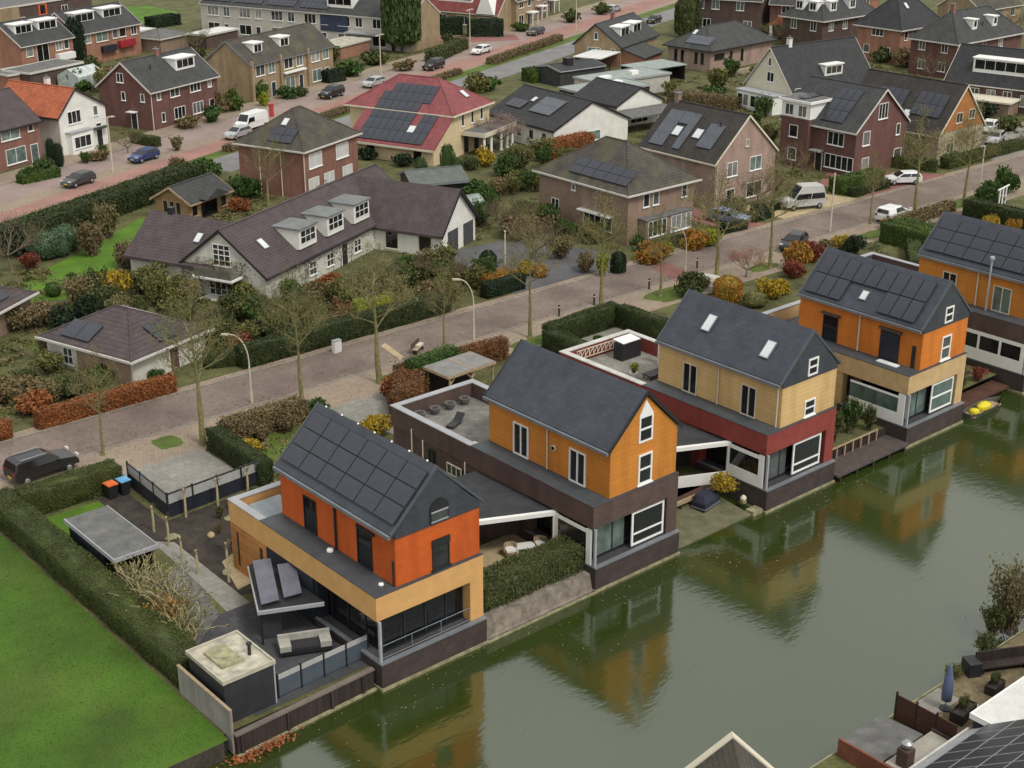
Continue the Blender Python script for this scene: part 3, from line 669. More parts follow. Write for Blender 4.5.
# side street and greens further back
sheet('cycle_lane', [P(440, 44), P(520, 40), P(514, 34), P(440, 36)], 1.02, PAVER)
region('lawn', [(62, 20), (95, 8), (150, 6), (178, 12), (172, 20), (140, 24), (70, 24)], LAWN)
region('pavement', [(180, 100), (245, 84), (250, 92), (190, 110)], PAVEB, 1.02)
# ------------------------------------------------------------------ the five houses in the water
SX, DX, GW, Z1, Z2, ZE, ZR, YF, YB, XR = 15.4, 1.45, 7.12, 4.07, 5.46, 8.54, 11.42, .50, 11.4, 7.05
KX = (1.30 + 7.2) / 2
VERGEM = mat('slate_grey_verge', (.075, .082, .095), .55, na=.15)
WALKM = mat('dark_zinc_walkway', (.055, .062, .07), .6, na=.25)
def water_house(i, name, label, band, wall, yp, frame, cladding, rooflabel=None):
    T = thing(name, label, 'house', (SX * i, 0, 0))
    H = type('WH', (), {})(); H.T = T
    H.s = (DX, 0, 0, 1, -1, 0); H.f = (0, YF, 1, 0, 0, -1); H.gs = (0, 0, 0, 1, -1, 0); H.gf = (0, .9, 1, 0, 0, -1)
    m = MB().box(0, 0, -1.3, GW, 6.2, 1.55).box(.0, 6.202, -1.3, GW, yp, .9); m.build('plinth', PLINTHB, T)
    MB().box(-.07, -.09, -.3, GW + .07, .4, .16).box(-.07, .402, -.3, .3, 2.2, .13).build('footing', CONC, T)
    MB().box(-.03, -.03, 1.552, GW + .02, .26, 1.64).box(-.03, .262, 1.552, .22, 6.2, 1.637).build('plinth_coping', GREY, T)
    MB().box(.24, .28, 1.552, GW - .9, 6.2, 1.58).build('ledge_floor', PAVED, T)
    # ground floor: brick at the back, glass corner towards the water
    MB().box(.12, 6.0, .9, GW - .1, yp - .05, Z1).build('ground_floor_wall', H_GW[i], T)
    MB().box(.75, .95, 1.582, GW - .95, 5.98, Z1).build('glass_front', DGLASS, T)
    MB().box(GW - .92, .29, 1.552, GW - .005, 6.0, Z1).build('corner_pier', band, T)
    MB().box(.03, .12, 1.64, .17, .26, Z1).build('corner_post', LGREY, T)
    fr = MB()
    for a in (.75, 2.2, 3.6, 5.0, GW - 1.0): fr.box(a - .05, .90, 1.582, a + .05, .948, Z1)
    fr.box(.7, .895, Z1 - .14, GW - .93, .947, Z1).box(.7, .897, 1.582, GW - .93, .949, 1.68).build('glazing_frame', frame, T)
    for a in (2.4, 4.0, 5.6): MB().box(.70, a - .05, 1.582, .748, a + .05, Z1).build('mullion', frame, T)
    b = MB().box(0, .29, Z1, GW, .9, Z2).box(0, .902, Z1, .42, yp, Z2).box(.422, yp - .4, Z1, GW, yp, Z2 - .002).box(GW - .4, 6.3, Z1, GW - .002, yp - .402, Z2 - .002)
    b.build('parapet_band', band, T)
    MB().box(.423, .903, Z1, GW - .402, yp - .403, Z1 + .3).build('floor_slab', FELT, T)
    MB().box(.424, .904, Z1 + .302, GW - .403, YB + .3, Z2 - .06).build('walkway', FELT, T)
    c = MB().box(-.04, YB + .1, Z2 + .002, .46, yp + .05, Z2 + .068).box(.462, yp - .45, Z2 + .002, GW + .04, yp + .05, Z2 + .066).box(GW - .44, YB + .2, Z2 + .002, GW + .04, yp - .452, Z2 + .064)
    c.build('parapet_coping', LGREY if i != 2 else mat('off_white_coping', (.5, .49, .46), .6), T)
    MB().box(-.015, .275, Z2 + .002, GW + .015, YF - .01, Z2 + .05).box(-.015, YF - .008, Z2 + .002, DX - .01, YB + .098, Z2 + .048).build('walkway_edge', WALKM, T)
    w = MB().ext([(DX, YF, Z2 - .05), (XR, YF, Z2 - .05), (XR, YF, ZE), (KX, YF, ZR - .12), (DX, YF, ZE)], (0, YB - YF, 0)); w.build('wall', wall, T)
    if cladding: MB().ext([(DX - .02, YF - .05, ZE - .25), (XR + .02, YF - .05, ZE - .25), (XR + .02, YF - .05, ZE + .03), (KX, YF - .05, ZR - .01), (DX - .02, YF - .05, ZE + .03)], (0, .048, 0)).build('gable_cladding', SLATE, T)
    e = .03 if cladding else .14
    r = MB()
    for x0, sg in ((DX - .15, 1), (XR + .15, -1)):
        r.ext([(x0 - sg * .12, YF - e, ZE - .1), (KX, YF - e, ZR), (KX, YF - e, ZR + .2), (x0 - sg * .12, YF - e, ZE + .1)], (0, YB - YF + 2 * e, 0))
    r.build('roof', SLATER, T)
    for y in (YF - max(e, .06) - .02, YB + e - .1):
        v = MB()
        for x0, sg in ((DX - .15, 1), (XR + .15, -1)):
            v.ext([(x0 - sg * .13, y, ZE - (.08 if cladding else .16)), (KX, y, ZR - (.0 if cladding else .06)), (KX, y, ZR + .225), (x0 - sg * .13, y, ZE + .125)], (0, .12, 0))
        v.build('verge_trim', VERGEM if cladding else DARK, T)
    MB().box(DX - .42, YF - e, ZE - .16, DX - .26, YB + e, ZE + .03).build('gutter', GREY, T)
    H.sl = slope_mat((DX - .27, YB + e, ZE + .1), (0, -1, 0), (KX - DX + .27, 0, ZR + .1 - ZE))
    return H
H_GW = {0: NAVY, 1: BROWNB, 2: REDR, 3: TAN4, 4: BROWNB}
def back_floor(T, yp, m): MB().box(.425, YB + .31, Z1 + .302, GW - .404, yp - .404, Z1 + .34).build('roof_terrace_floor', m, T)
def rail(par, p0, p1, z0, z1, n, m, bars=3):
    k = MB(); d = Vector((p1[0] - p0[0], p1[1] - p0[1], 0))
    for j in range(n + 1): q = Vector((*p0, 0)) + d * (j / n); k.tube((q.x, q.y, z0), (q.x, q.y, z1), .025)
    for b in range(bars): z = z1 - b * (z1 - z0 - .1) / max(1, bars - 1) if bars > 1 else z1; k.tube((*p0, z), (*p1, z), .022)
    return k.build('railing', m, par)
# --- house 1: red-orange box on a tan frame
h1 = water_house(0, 'water_house', 'red orange house on a tan frame, roof full of solar panels', TAN, OR1, 15.0, DARK, True)
T = h1.T; back_floor(T, 15.0, FELT)
window(T, h1.s, 8.4, 5.5, 1.25, 2.15, 1, 1, DARK, DGLASS, sill=False); window(T, h1.s, 3.2, 5.5, 1.35, 2.2, 1, 1, DARK, DGLASS, sill=False)
MB().box(DX - .12, YF + 1.75, 7.75, DX, YF + 3.35, 7.9).build('shutter_box', DARK, T)
window(T, h1.f, 4.4, 5.62, 1.15, 1.75, 1, 2, DARK, GLASS)
MB().box(3.8, YF - .1, 7.0, 5.0, YF - .068, 7.4).build('shutter_box', DARK, T)
a = MB(); F = (0, YF - .05, 1, 0, 0, -1)
arc = [(4.3 + .62 * math.cos(t), 9.15 + .62 * math.sin(t)) for t in [math.pi * j / 12 for j in range(13)]]
o = MB().ext([(x, YF - .06, z) for x, z in arc + [(3.68, 8.45), (4.92, 8.45)]], (0, -.06, 0)).build('arched_window', DARK, T)
MB().box(3.78, YF - .135, 8.5, 4.82, YF - .122, 9.1).build('pane', GLASS, o)
MB().box(3.74, YF - .15, 9.02, 4.86, YF - .137, 9.1).box(3.74, YF - .15, 8.46, 4.86, YF - .138, 8.54).build('window_bar', LGREY, o)
MB().tube((DX - .08, 5.85, 5.5), (DX - .08, 5.85, 8.45), .07).build('downpipe', DARK, T)
MB().tube((DX - .06, YF + .15, 5.5), (DX - .06, YF + .15, 7.0), .05).build('downpipe', DARK, T)
panels(T, h1.sl, .35, .5, 6, 3, 1.72, 1.06, .035)
for j in range(7): MB().lathe((KX - .05, YB - .9 - j * 1.55, ZR + .18), [(.04, 0), (.065, .04), (.05, .09), (.02, .11)], 8).build('ridge_lamp', WHITE, T)
rail(T, (.3, .35), (GW - .95, .35), 1.6, 2.45, 3, GREY, 2)
pk = MB(); pk.box(-.03, 11.0, 1.0, .10, 14.9, Z1 - .02); pk.build('plank_cladding', PLANKO, T)
for y0, y1 in ((14.05, 14.2), (11.4, 11.65)): MB().box(-.06, y0, 1.5, -.032, y1, 3.7).build('slot_window', DARK, T)
MB().box(.03, 6.3, 1.0, .10, 11.0, Z1 - .02).build('dark_cladding', NAVY, T)
# canopy with tilted panels, part of the house
q0, q1, q2, q3 = (-3.3, 6.5), (-.06, 5.0), (-.06, 11.2), (-1.15, 11.2); sk = R(-25)
def SK(u, w): return (-3.3 + u * math.cos(sk) - w * math.sin(sk), 6.5 + u * math.sin(sk) + w * math.cos(sk))
cv = MB().prism([q0, q1, q2, q3], 3.04, 3.16).build('canopy', DARK, T)
MB().prism([SK(-.08, -.1), SK(3.5, -.1), SK(3.5, -.002), SK(-.08, -.002)], 2.98, 3.2).build('canopy_edge', LGREY, cv)
MB().prism([SK(-.08, 0), SK(-.002, 0), SK(-.002, 5.0), SK(-.08, 5.0)], 2.98, 3.2).build('canopy_edge', LGREY, cv)
PLIL = mat('lilac_grey_panel', (.12, .125, .155), .25, bump=0)
for u, w0, w1 in ((.18, .35, 4.2), (1.45, .75, 3.4)):
    o = [(*SK(u, w0), 3.32), (*SK(u + 1.0, w0 + .25), 3.32), (*SK(u + 1.0, w1), 3.9), (*SK(u, w1), 3.9)]
    MB().ext(o, (0, 0, .05)).build('solar_panel', PLIL, cv)
MB().prism([SK(.05, .05), SK(.17, .05), SK(.17, .17), SK(.05, .17)], 1.0, 3.03).build('canopy_post', DARK, cv)
MB().prism([SK(.2, .6), SK(1.2, .6), SK(1.2, .7), SK(.2, .7)], 1.0, 3.03).build('canopy_screen', mat('smoky_screen', (.05, .053, .06), .3, bump=0), cv)
# --- house 2: amber boards on brown brick
h2 = water_house(1, 'water_house', 'amber orange water house on brown brick with a plain slate roof', BROWNB, OR2, 20.0, DARK, False)
T = h2.T; back_floor(T, 20.0, mat('weathered_terrace_boards', (.19, .185, .165), .9, ns=1.5, na=.4))
for a in (8.3, 3.2): window(T, h2.s, a, 5.5, 1.4, 2.15, 2, 1, WHITE, DGLASS, .09, sill=False, pr=.09)
window(T, h2.f, 4.35, 5.62, 1.15, 1.95, 1, 2, WHITE, DGLASS, .12)
window(T, h2.f, 4.3, 8.35, 1.15, 1.7, 1, 2, WHITE, DGLASS, .12, sill=False)
MB().ext([(3.72, YF - .06, 10.06), (4.88, YF - .06, 10.06), (4.25, YF - .06, 11.0)], (0, .058, 0)).build('gable_infill', WHITE, T)
MB().tube((DX - .07, 5.85, 5.5), (DX - .07, 5.85, 8.45), .05).build('downpipe', CREAM, T)
MB().tube((DX - .1, 5.3, 7.1), (DX - .01, 5.3, 7.1), .2, .2, 14).build('round_window_frame', CREAM, T)
MB().tube((DX - .13, 5.3, 7.1), (DX - .102, 5.3, 7.1), .13, .13, 14).build('round_window', DGLASS, T)
fb = (0, .45, 1, 0, 0, -1)
window(T, fb, 4.7, 1.72, 2.75, 2.25, 1, 1, WHITE, DGLASS, .14, name='bay_window', sill=False)
MB().box(3.45, .36, 2.45, 5.95, .386, 2.57).build('bay_window_rail', WHITE, T)
MB().box(.9, .93, 1.75, 3.2, .944, 3.85).build('curtained_pane', CURT, T)
window(T, h2.gs, 13.2, 2.0, 1.5, 1.5, 3, 2, CREAM, GLASS); window(T, h2.gs, 15.6, 2.2, .5, 1.6, 1, 1, DARK, DGLASS)
for y, z in ((17.6, 4.6), (16.4, 4.2), (12.0, 4.2)): MB().tube((-.1, y, 1), (-.1, y, z), .045).build('wall_pipe', CREAM, T)
MB().box(-.02, .85, 3.66, .1, 3.3, 3.86).box(-.02, .45, 1.64, .1, .848, 3.95).box(-.02, 3.302, 1.64, .1, 3.55, 3.9).build('white_side_frame', WHITE, T)
MB().box(.0, .85, 1.64, .08, 3.3, 3.66).build('side_pane', DGLASS, T)
# --- house 3: straw boards on brick red
h3 = water_house(2, 'water_house', 'pale straw yellow water house on brick red base with two roof windows', REDR, YEL3, 20.0, DARK, True)
T = h3.T; back_floor(T, 20.0, PAVEG)
for a in (8.4, 3.2): window(T, h3.s, a, 5.5, 1.3, 2.15, 2, 1, CREAM, DGLASS, sill=False, pr=.09)
window(T, h3.f, 4.4, 5.6, 1.1, 1.15, 1, 2, WHITE, DGLASS, .1); window(T, (0, YF - .05, 1, 0, 0, -1), 4.35, 8.5, 1.0, 1.2, 1, 2, WHITE, DGLASS, .12, sill=False)
MB().tube((DX - .07, 5.85, 5.5), (DX - .07, 5.85, 8.45), .05).build('downpipe', CREAM, T); MB().tube((DX - .05, YF + .3, 5.5), (DX - .05, YF + .3, 8.45), .05).build('downpipe', CREAM, T)
skylight(T, h3.sl, 2.9, 1.7, .75, 1.3); skylight(T, h3.sl, 8.3, 1.3, .75, 1.3)
window(T, fb, 4.4, 1.72, 2.9, 2.25, 1, 1, WHITE, DGLASS, .14, name='bay_window', sill=False)
MB().box(3.1, .36, 2.35, 5.75, .386, 2.48).build('bay_window_rail', WHITE, T)
MB().box(.9, .93, 1.75, 2.9, .944, 3.85).build('curtained_pane', mat('grey_curtain_glass', (.10, .11, .11), .1, bump=0), T)
MB().box(-.02, .85, 1.64, .1, 3.3, 2.45).box(-.02, .85, 3.62, .1, 3.3, 3.85).box(-.02, .45, 1.64, .1, .848, 3.95).box(-.02, 3.302, 1.64, .1, 3.55, 3.9).build('white_side_frame', WHITE, T)
MB().box(.0, .85, 2.45, .08, 3.3, 3.62).build('side_pane', DGLASS, T)
# --- house 4: bright orange boards on sandy frame
h4 = water_house(3, 'water_house', 'bright orange water house on sandy frame with tall roof panels around a roof window', TAN4, OR4, 15.8, DARK, True)
T = h4.T; back_floor(T, 15.8, FELT)
window(T, h4.s, 8.45, 5.5, 1.35, 2.0, 1, 1, DARK, DGLASS, sill=False)
MB().box(DX - .12, 2.35, 5.5, DX - .002, 3.95, 7.75).build('roller_shutter', mat('blue_black_shutter', (.018, .02, .032), .6), T)
MB().box(DX - .2, 2.2, 7.752, DX - .002, 4.1, 7.95).build('shutter_box', BROWNB, T); MB().box(DX - .2, 7.6, 7.55, DX - .002, 9.3, 7.72).build('shutter_box', BROWNB, T)
MB().box(DX - .05, YF + .45, 5.5, DX, YF + .75, 7.2).build('slot_window', DARK, T)
MB().box(.6, 1.9, Z2 + .052, 1.1, 3.6, Z2 + .13).build('stacked_boards', WHITE, T)
window(T, h4.f, 4.5, 5.6, 1.15, 1.85, 1, 2, WHITE, GLASS, .12); window(T, (0, YF - .05, 1, 0, 0, -1), 4.35, 8.5, 1.0, 1.2, 1, 2, WHITE, DGLASS, .12, sill=False)
MB().tube((DX - .07, 5.85, 5.5), (DX - .07, 5.85, 8.45), .06).build('downpipe', CREAM, T)
panels(T, h4.sl, .45, 2.05, 9, 1, 1.04, 1.72, .04); panels(T, h4.sl, .45, .28, 3, 1, 1.04, 1.72, .04); panels(T, h4.sl, .45 + 6 * 1.08, .28, 3, 1, 1.04, 1.72, .04)
skylight(T, h4.sl, 5.0, .85, .6, .8)
window(T, fb, 4.6, 1.72, 2.75, 2.25, 1, 2, WHITE, CURT, .14, name='bay_window', sill=False)
MB().box(.9, .93, 1.75, 3.4, .944, 3.85).build('curtained_pane', CURT, T)
MB().box(-.02, 1.0, 1.64, .1, 5.2, 2.5).box(-.02, 1.0, 3.62, .1, 5.2, 3.75).box(-.02, .45, 1.64, .1, 1.0, 4.0).build('white_side_frame', WHITE, T)
MB().box(.0, 1.0, 2.5, .08, 5.2, 3.62).build('side_pane', CURT, T)
# --- house 5: orange, cut by the right edge
h5 = water_house(4, 'water_house', 'orange water house with roof panels, cut by the right edge', BROWNB, OR2, 20.0, DARK, True)
T = h5.T; back_floor(T, 20.0, DSOIL)
window(T, h5.s, 3.6, 5.5, 1.6, 2.1, 2, 1, CREAM, CURT, sill=False, pr=.09); window(T, h5.s, 8.4, 5.5, 1.3, 2.15, 2, 1, CREAM, DGLASS, sill=False, pr=.09)
MB().tube((DX - .07, 5.85, 5.5), (DX - .07, 5.85, 8.45), .06).build('downpipe', CREAM, T)
MB().tube((DX - .5, 4.6, 5.5), (DX - .5, 4.6, 9.7), .08).lathe((DX - .5, 4.6, 9.7), [(.12, 0), (.2, .05), (.2, .25), (.1, .3)], 10).build('flue_pipe', LGREY, T)
panels(T, h5.sl, .4, .45, 6, 3, 1.72, 1.06, .035)
dm = MB()
MB().box(-.02, .3, 1.64, .1, 6.0, 2.6).box(-.02, .3, 3.75, .1, 6.0, 4.05).box(-.02, .3, 2.6, .1, .6, 3.75).box(-.02, 2.3, 2.6, .1, 2.5, 3.75).box(-.02, 4.2, 2.6, .1, 4.4, 3.75).box(-.02, 5.8, 2.6, .1, 6.0, 3.75).build('white_side_frame', WHITE, T)
MB().box(.0, .6, 2.6, .08, 5.8, 3.75).build('side_pane', DGLASS, T)
window(T, h5.f, 4.4, 5.6, 1.15, 1.85, 1, 2, WHITE, DGLASS, .12)
# ------------------------------------------------------------------ houses beyond the near street
def B(*a, **k): return House(*a, **k)
# dark red double house on the main street
h = B('brick_house', 'dark red brick house with grey gable roof and one white dormer on the main street', 'house', (53.1, 126.1), 21, 14.1, 9.1, 6.3, 9.7, 'u', DREDB, TILEG)
h.row('f', [1.7, 12.4], 3.9, .8, 1.1).win('f', 5.0, 3.8, 1.9, 1.3, 2).win('f', 9.3, 3.8, 2.2, 1.3, 3).win('f', 2.3, .8, .7, 1.3).win('f', 5.7, .7, 2.3, 1.6, 3).win('f', 9.6, .7, 2.3, 1.6, 3).win('f', 12.6, .8, 1.1, 1.4)
h.win('s', 5.0, 6.1, 1.2, 1.3, 2).win('s', 4.7, 3.7, .7, 1.2).win('s', 1.3, 3.8, .7, 1.1).door('s', 3.1, m=DARK).pipe('f', .15).dorm(9.6, 1.7, 4.0, 7.6, 9.3, 3, 3).vent(3.6, 3.8).chim(7, 4.5, 10.6)
MB().box(-.9, 2.4, 2.3, 0, 3.8, 2.4).build('door_canopy', WHITE, h.T)
# white villa with orange roof
h = B('white_house', 'white plastered house with orange tiled roof and a front bay', 'house', (37.5, 120.2), 21, 8.2, 11, 6.0, 8.9, 'v', WHW, TILEO, trim=DARK, r=.38)
h.win('f', 2.6, 3.7, 2.3, 1.6, 3).win('f', 6.4, 4.0, .8, 1.3).door('f', 6.7, m=DARK).win('f', 6.7, 2.5, 1.0, .5)
bw = MB().box(.9, -.9, -.2, 4.6, 0, 2.7).build('bay', WHITE, h.T); window(h.T, (0, -.9, 1, 0, 0, -1), 2.75, .7, 2.9, 1.5, 3); MB().box(.75, -1.05, 2.702, 4.75, 0, 2.85).build('bay_roof', LGREY, bw)
MB().box(5.6, -.8, 2.35, 7.8, 0, 2.5).build('door_canopy', DARK, h.T); h.chim(4.6, 6, 9.6, WHW)
g = MB().box(-.04, .05, 0, -.002, 10.9, 4.9).build('side_render', GREYW, h.T)
# brick house at the left edge
h = B('brick_house', 'red brick house with purple grey roof cut by the left edge', 'house', (23.8, 115.8), 21, 11.7, 9, 6.0, 9.4, 'u', REDB, TILEP, trim=DARK)
h.win('f', 7.0, 3.5, 3.0, 1.6, 2, gm=CURT).win('f', 10.3, 3.9, .9, 1.1).win('f', 7.5, .5, 3.2, 1.9, 2, gm=CURT).door('f', 10.5, 1.1, 2.2, CURT)
# beige terrace with dark doors
h = B('terraced_houses', 'beige brick terrace with brown roof and two small white dormers on the main street', 'house', (73.8, 134.4), 21, 21, 8.6, 6.3, 9.4, 'u', BEIGEB, TILEM, oh=.25, trim=GREY)
for u0 in (0, 7, 14):
    MB().box(u0 - .15, -.35, -.2, u0 + .35, 0, 5.9).build('brick_pier', BEIGEB, h.T)
    h.win('f', u0 + 2.2, 3.5, 2.2, 1.9, 2).win('f', u0 + 5.0, 3.5, 1.6, 1.9, 2, gm=CURT).win('f', u0 + 2.4, .4, 2.4, 1.9, 2, gm=CURT).door('f', u0 + 5.2, m=NAVY)
h.dorm(10.6, 1.6, 2.4, 7.2, 8.9, 3, 2); h.dorm(4.0, 1.6, 2.2, 7.2, 8.9, 3, 2); h.pan
MB().box(7.6, -.7, 2.9, 13, -.001, 3.1).build('balcony', WHITE, h.T)
# stepped brick terraces upper left
h = B('terraced_houses', 'red brick terrace with two white dormers and a white balcony at the upper left', 'house', (55.4, 173.6), 21, 11.4, 9.0, 6.3, 9.4, 'u', ORB, TILEG)
h.dorm(3.0, 2.0, 3.8, 7.4, 9.2, 3, 3); h.dorm(8.2, 2.0, 4.2, 7.4, 9.2, 3, 3)
h.win('f', 1.8, 3.4, 1.5, 1.8).win('f', 4.6, 1.6, 2.6, 3.4, 2, gm=DGLASS).win('f', 8.2, 3.5, 1.5, 1.6, 2).win('f', 9.9, 3.5, 1.1, 1.6)
MB().box(7.2, -.9, 2.0, 10.9, -.001, 3.0).build('balcony', WHITE, h.T)
h = B('terraced_houses', 'red brick terrace with white dormers and dark red balcony panel, right of the dark cypress', 'house', (67.6, 179.0), 21, 15, 9.0, 6.3, 9.4, 'u', ORB, TILEG)
h.dorm(4.0, 2.0, 4.6, 7.4, 9.2, 3, 3); h.dorm(10.6, 2.0, 4.6, 7.4, 9.2, 3, 3)
h.win('f', 2.2, 3.5, 1.5, 1.6, 2).win('f', 5.6, 3.4, 2.8, 1.8, 2, gm=CURT).win('f', 8.8, 3.5, 1.3, 1.6).win('f', 10.6, 3.5, 1.6, 1.7).win('f', 13.4, 3.5, 1.4, 1.6, 2)
MB().box(9.2, -.7, 1.8, 13, -.001, 2.9).build('balcony', mat('deep_red_panel', (.3, .02, .03), .6), h.T); MB().box(5, -.7, 1.6, 8.4, -.001, 2.6).build('balcony', NAVY, h.T)
h = B('brick_house', 'brown brick house with an orange window frame in the top left corner', 'house', (60, 199), 21, 26, 9, 8.5, 11.0, 'f', BROWNB, FELT, oh=.2)
h.win('f', 13.6, 5.2, 2.0, 2.3, 1, 1, fm=mat('orange_frame', (.75, .13, .03), .5), t=.35).row('f', [2.5, 5.5], 4.2, 1.9, 1.8, 2, gm=GLASS).win('f', 8.5, 4, 1.4, 1.6)
MB().box(.02, -.5, -.2, 7.6, -.002, 7.6).build('beige_front', BEIGEB, h.T)
h.win('f', 19, 5, 1.6, 1.5, 2)
# long grey and white row along the side street
A0 = (101.0, 197.5)
h = B('row_houses', 'long row of pale grey terraced houses with dark solar roofs along the side street', 'house', A0, -68.5, 46.5, 10.2, 6.6, 9.8, 'u', GREYW, TILEG, oh=.2)
for k in range(6):
    u = 3 + k * 7.4
    h.win('f', u, 3.6, 2.6, 1.7, 3, gm=GLASS).win('f', u + 3.2, 3.6, 1.5, 1.7, 2, gm=GLASS).win('f', u, .5, 2.8, 1.8, 2).door('f', u + 3.0, m=NAVY)
    if k in (0, 1, 2, 3): h.pan(u - 2.6, .9, 6, 2, 1.0, 1.6)
MB().box(27.5, -.12, 2.5, 33.4, -.002, 5.4).build('blue_front', mat('dark_blue_boards', (.03, .045, .085), .6), h.T)
h.dorm(31, 1.2, 5.5, 7.6, 9.5, 3.5, 3); h.sky(20, 3, .8, 1.0); h.sky(25, 3, .8, 1.0); h.sky(39, 3, .9, 1.1)
MB().box(46.505, .02, -.2, 46.56, 10.18, 5.5).ext([(46.505, .02, 5.5), (46.505, 10.18, 5.5), (46.505, 5.1, 8.6)], (.055, 0, 0)).build('beige_end_wall', BEIGEB, h.T)
MB().box(33.5, -1.6, 2.6, 46, -.002, 2.8).build('front_canopy', LGREY, h.T)
# red roofed houses at the top
h = B('red_roof_house', 'pale house with dark red roof and wide white dormer behind tall hedges at the top', 'house', (138.5, 182.5), -71, 21, 10, 4.2, 9.4, 'u', BEIGEB, course('dark_red_tiles', (.20, .05, .045), (.26, .07, .06), (.1, .03, .03), .3, .2, .02, .7))
h.dorm(10.5, 1.3, 8.0, 5.6, 7.6, 4, 4).row('f', [3, 8, 13, 18], .7, 2.6, 1.7, 3)
MB().ext([(16.5, -.7, 3.1), (20.5, -.7, 3.1), (18.5, -.7, 7.8)], (0, 3, 0)).build('gable_front', WHITE, h.T)
for k, (x, lab) in enumerate([(150.6, 'brick house with white porch at the top edge, above the green bush'), (157.8, 'brick house with dark porch opening at the top edge, beside the parked grey car'), (166, 'small brick house at the top edge where the main street leaves the picture')]):
    y = 163.3 + k * 5.3
    h = B('brick_house', lab, 'house', (x, y), -40 + 61, 7.4, 9, 6.2, 9.5, 'u', TANB if k else BEIGEB, TILEG)
    h.win('f', 2, .6, 2.0, 1.7, 2).win('f', 2, 3.6, 1.8, 1.4, 2).win('f', 5.4, 3.6, 1.4, 1.4).door('f', 5.2)
    MB().box(4.0, -1.6, 2.4, 6.6, -.001, 2.6).box(4.1, -1.5, 0, 4.25, -1.35, 2.398).box(6.35, -1.5, 0, 6.5, -1.35, 2.398).build('porch', WHITE, h.T)
# hipped brick house with two roof panels, behind the farmhouse
h = B('brick_house', 'red brick house with mossy hipped roof, flat roof panels and a red flue', 'house', (49.2, 82.4), 21, 10.6, 9.2, 6.4, 10.1, 'h', REDB, TILEM, inset=5.0)
h.row('f', [2.1, 7.4], 3.3, 2.5, 1.7, 2, gm=BLIND).row('f', [1.6, 4.6, 8.3], .5, 2.0, 1.7, 2, gm=BLIND); h.pipe('f', -.15); h.pipe('s', 6.2); h.pipe('s', 3.2)
h.pan(4.0, .9, 2, 2, 1.6, 1.05, sm=h.sls); h.sky(4.4, 3.4, .8, 1.1, h.sls)
MB().lathe((3.2, 6.6, 8.2), [(.28, 0), (.28, 1.3), (.34, 1.32), (.34, 1.5), (.1, 1.52)], 10).build('flue', mat('red_flue', (.45, .05, .045), .5), h.T)
# villa with raspberry red roof
h = B('villa', 'cream villa with raspberry red hipped roof covered in black solar panels and a white portico', 'house', (74.0, 87.0), 21, 9.5, 15.3, 6.3, 9.9, 'h', CREAMW, TILER, oh=.45, trim=CREAM)
h.row('f', [2.6, 5.0, 7.4], 3.6, .7, 1.7, gm=DGLASS)
pz = 2.2; k = h.pitch
lw = MB().ext([(-4.6, 0, -.3), (.02, 0, -.3), (.02, 0, 5.2), (-4.6, 0, pz)], (0, 12.2, 0)).build('side_wing', CREAMW, h.T)
MB().ext([(-5.2, -.4, pz - .25), (.3, -.4, 5.55), (.3, -.4, 5.75), (-5.2, -.4, pz - .03)], (0, 13, 0)).build('side_wing_roof', TILER, lw)
MB().box(-5.32, -.4, pz - .35, -5.202, 12.6, pz - .1).build('gutter', CREAM, lw)
SMV = slope_mat((-5.2, 12.6, pz - .02), (0, -1, 0), (5.5, 0, 5.78 - pz + .02)); sm2 = slope_mat((-.45, 15.75, 5.42), (0, -1, 0), (5.2, 0, 3.48))
panels(h.T, SMV, 1.4, .5, 9, 3, 1.05, 1.85, .02, skip=[(6, 1), (6, 2)], lift=.07); panels(h.T, sm2, 4.6, .05, 7, 3, 1.05, 1.55, .02, skip=[(0, 2), (6, 0)], lift=.05)
skylight(h.T, SMV, 7.9, 2.3, 1.0, 1.2); skylight(h.T, h.sl, 5.6, 2.0, .9, 1.3)
for a in (2.3, 9.2): window(h.T, (-4.6, 0, 0, 1, -1, 0), a, .2, 1.1, 2.0, 1, 1, DARK, DGLASS, sill=False)
window(h.T, (0, -.0, 1, 0, 0, -1), -2.4, .3, .9, 1.9, 1, 1, CREAM, DGLASS)
pt = MB().box(2.2, -3.4, 2.75, 10.3, -.002, 3.0).build('portico_roof', FELT, h.T); MB().box(2.1, -3.5, 2.55, 10.4, -3.36, 3.06).box(2.1, -3.36, 2.55, 2.24, -.002, 3.06).build('portico_edge', CREAM, pt)
for x in (2.6, 4.4, 7.0, 8.6, 10.0): MB().lathe((x, -3.1, 0), [(.26, 0), (.26, .15), (.19, .2), (.17, 2.4), (.25, 2.45), (.25, 2.56)], 12).build('column', WHITE, pt)
for x in (3.4, 6, 8.2): MB().box(x - .5, -.06, .1, x + .5, -.003, 2.3).build('portico_door', DARK, h.T)
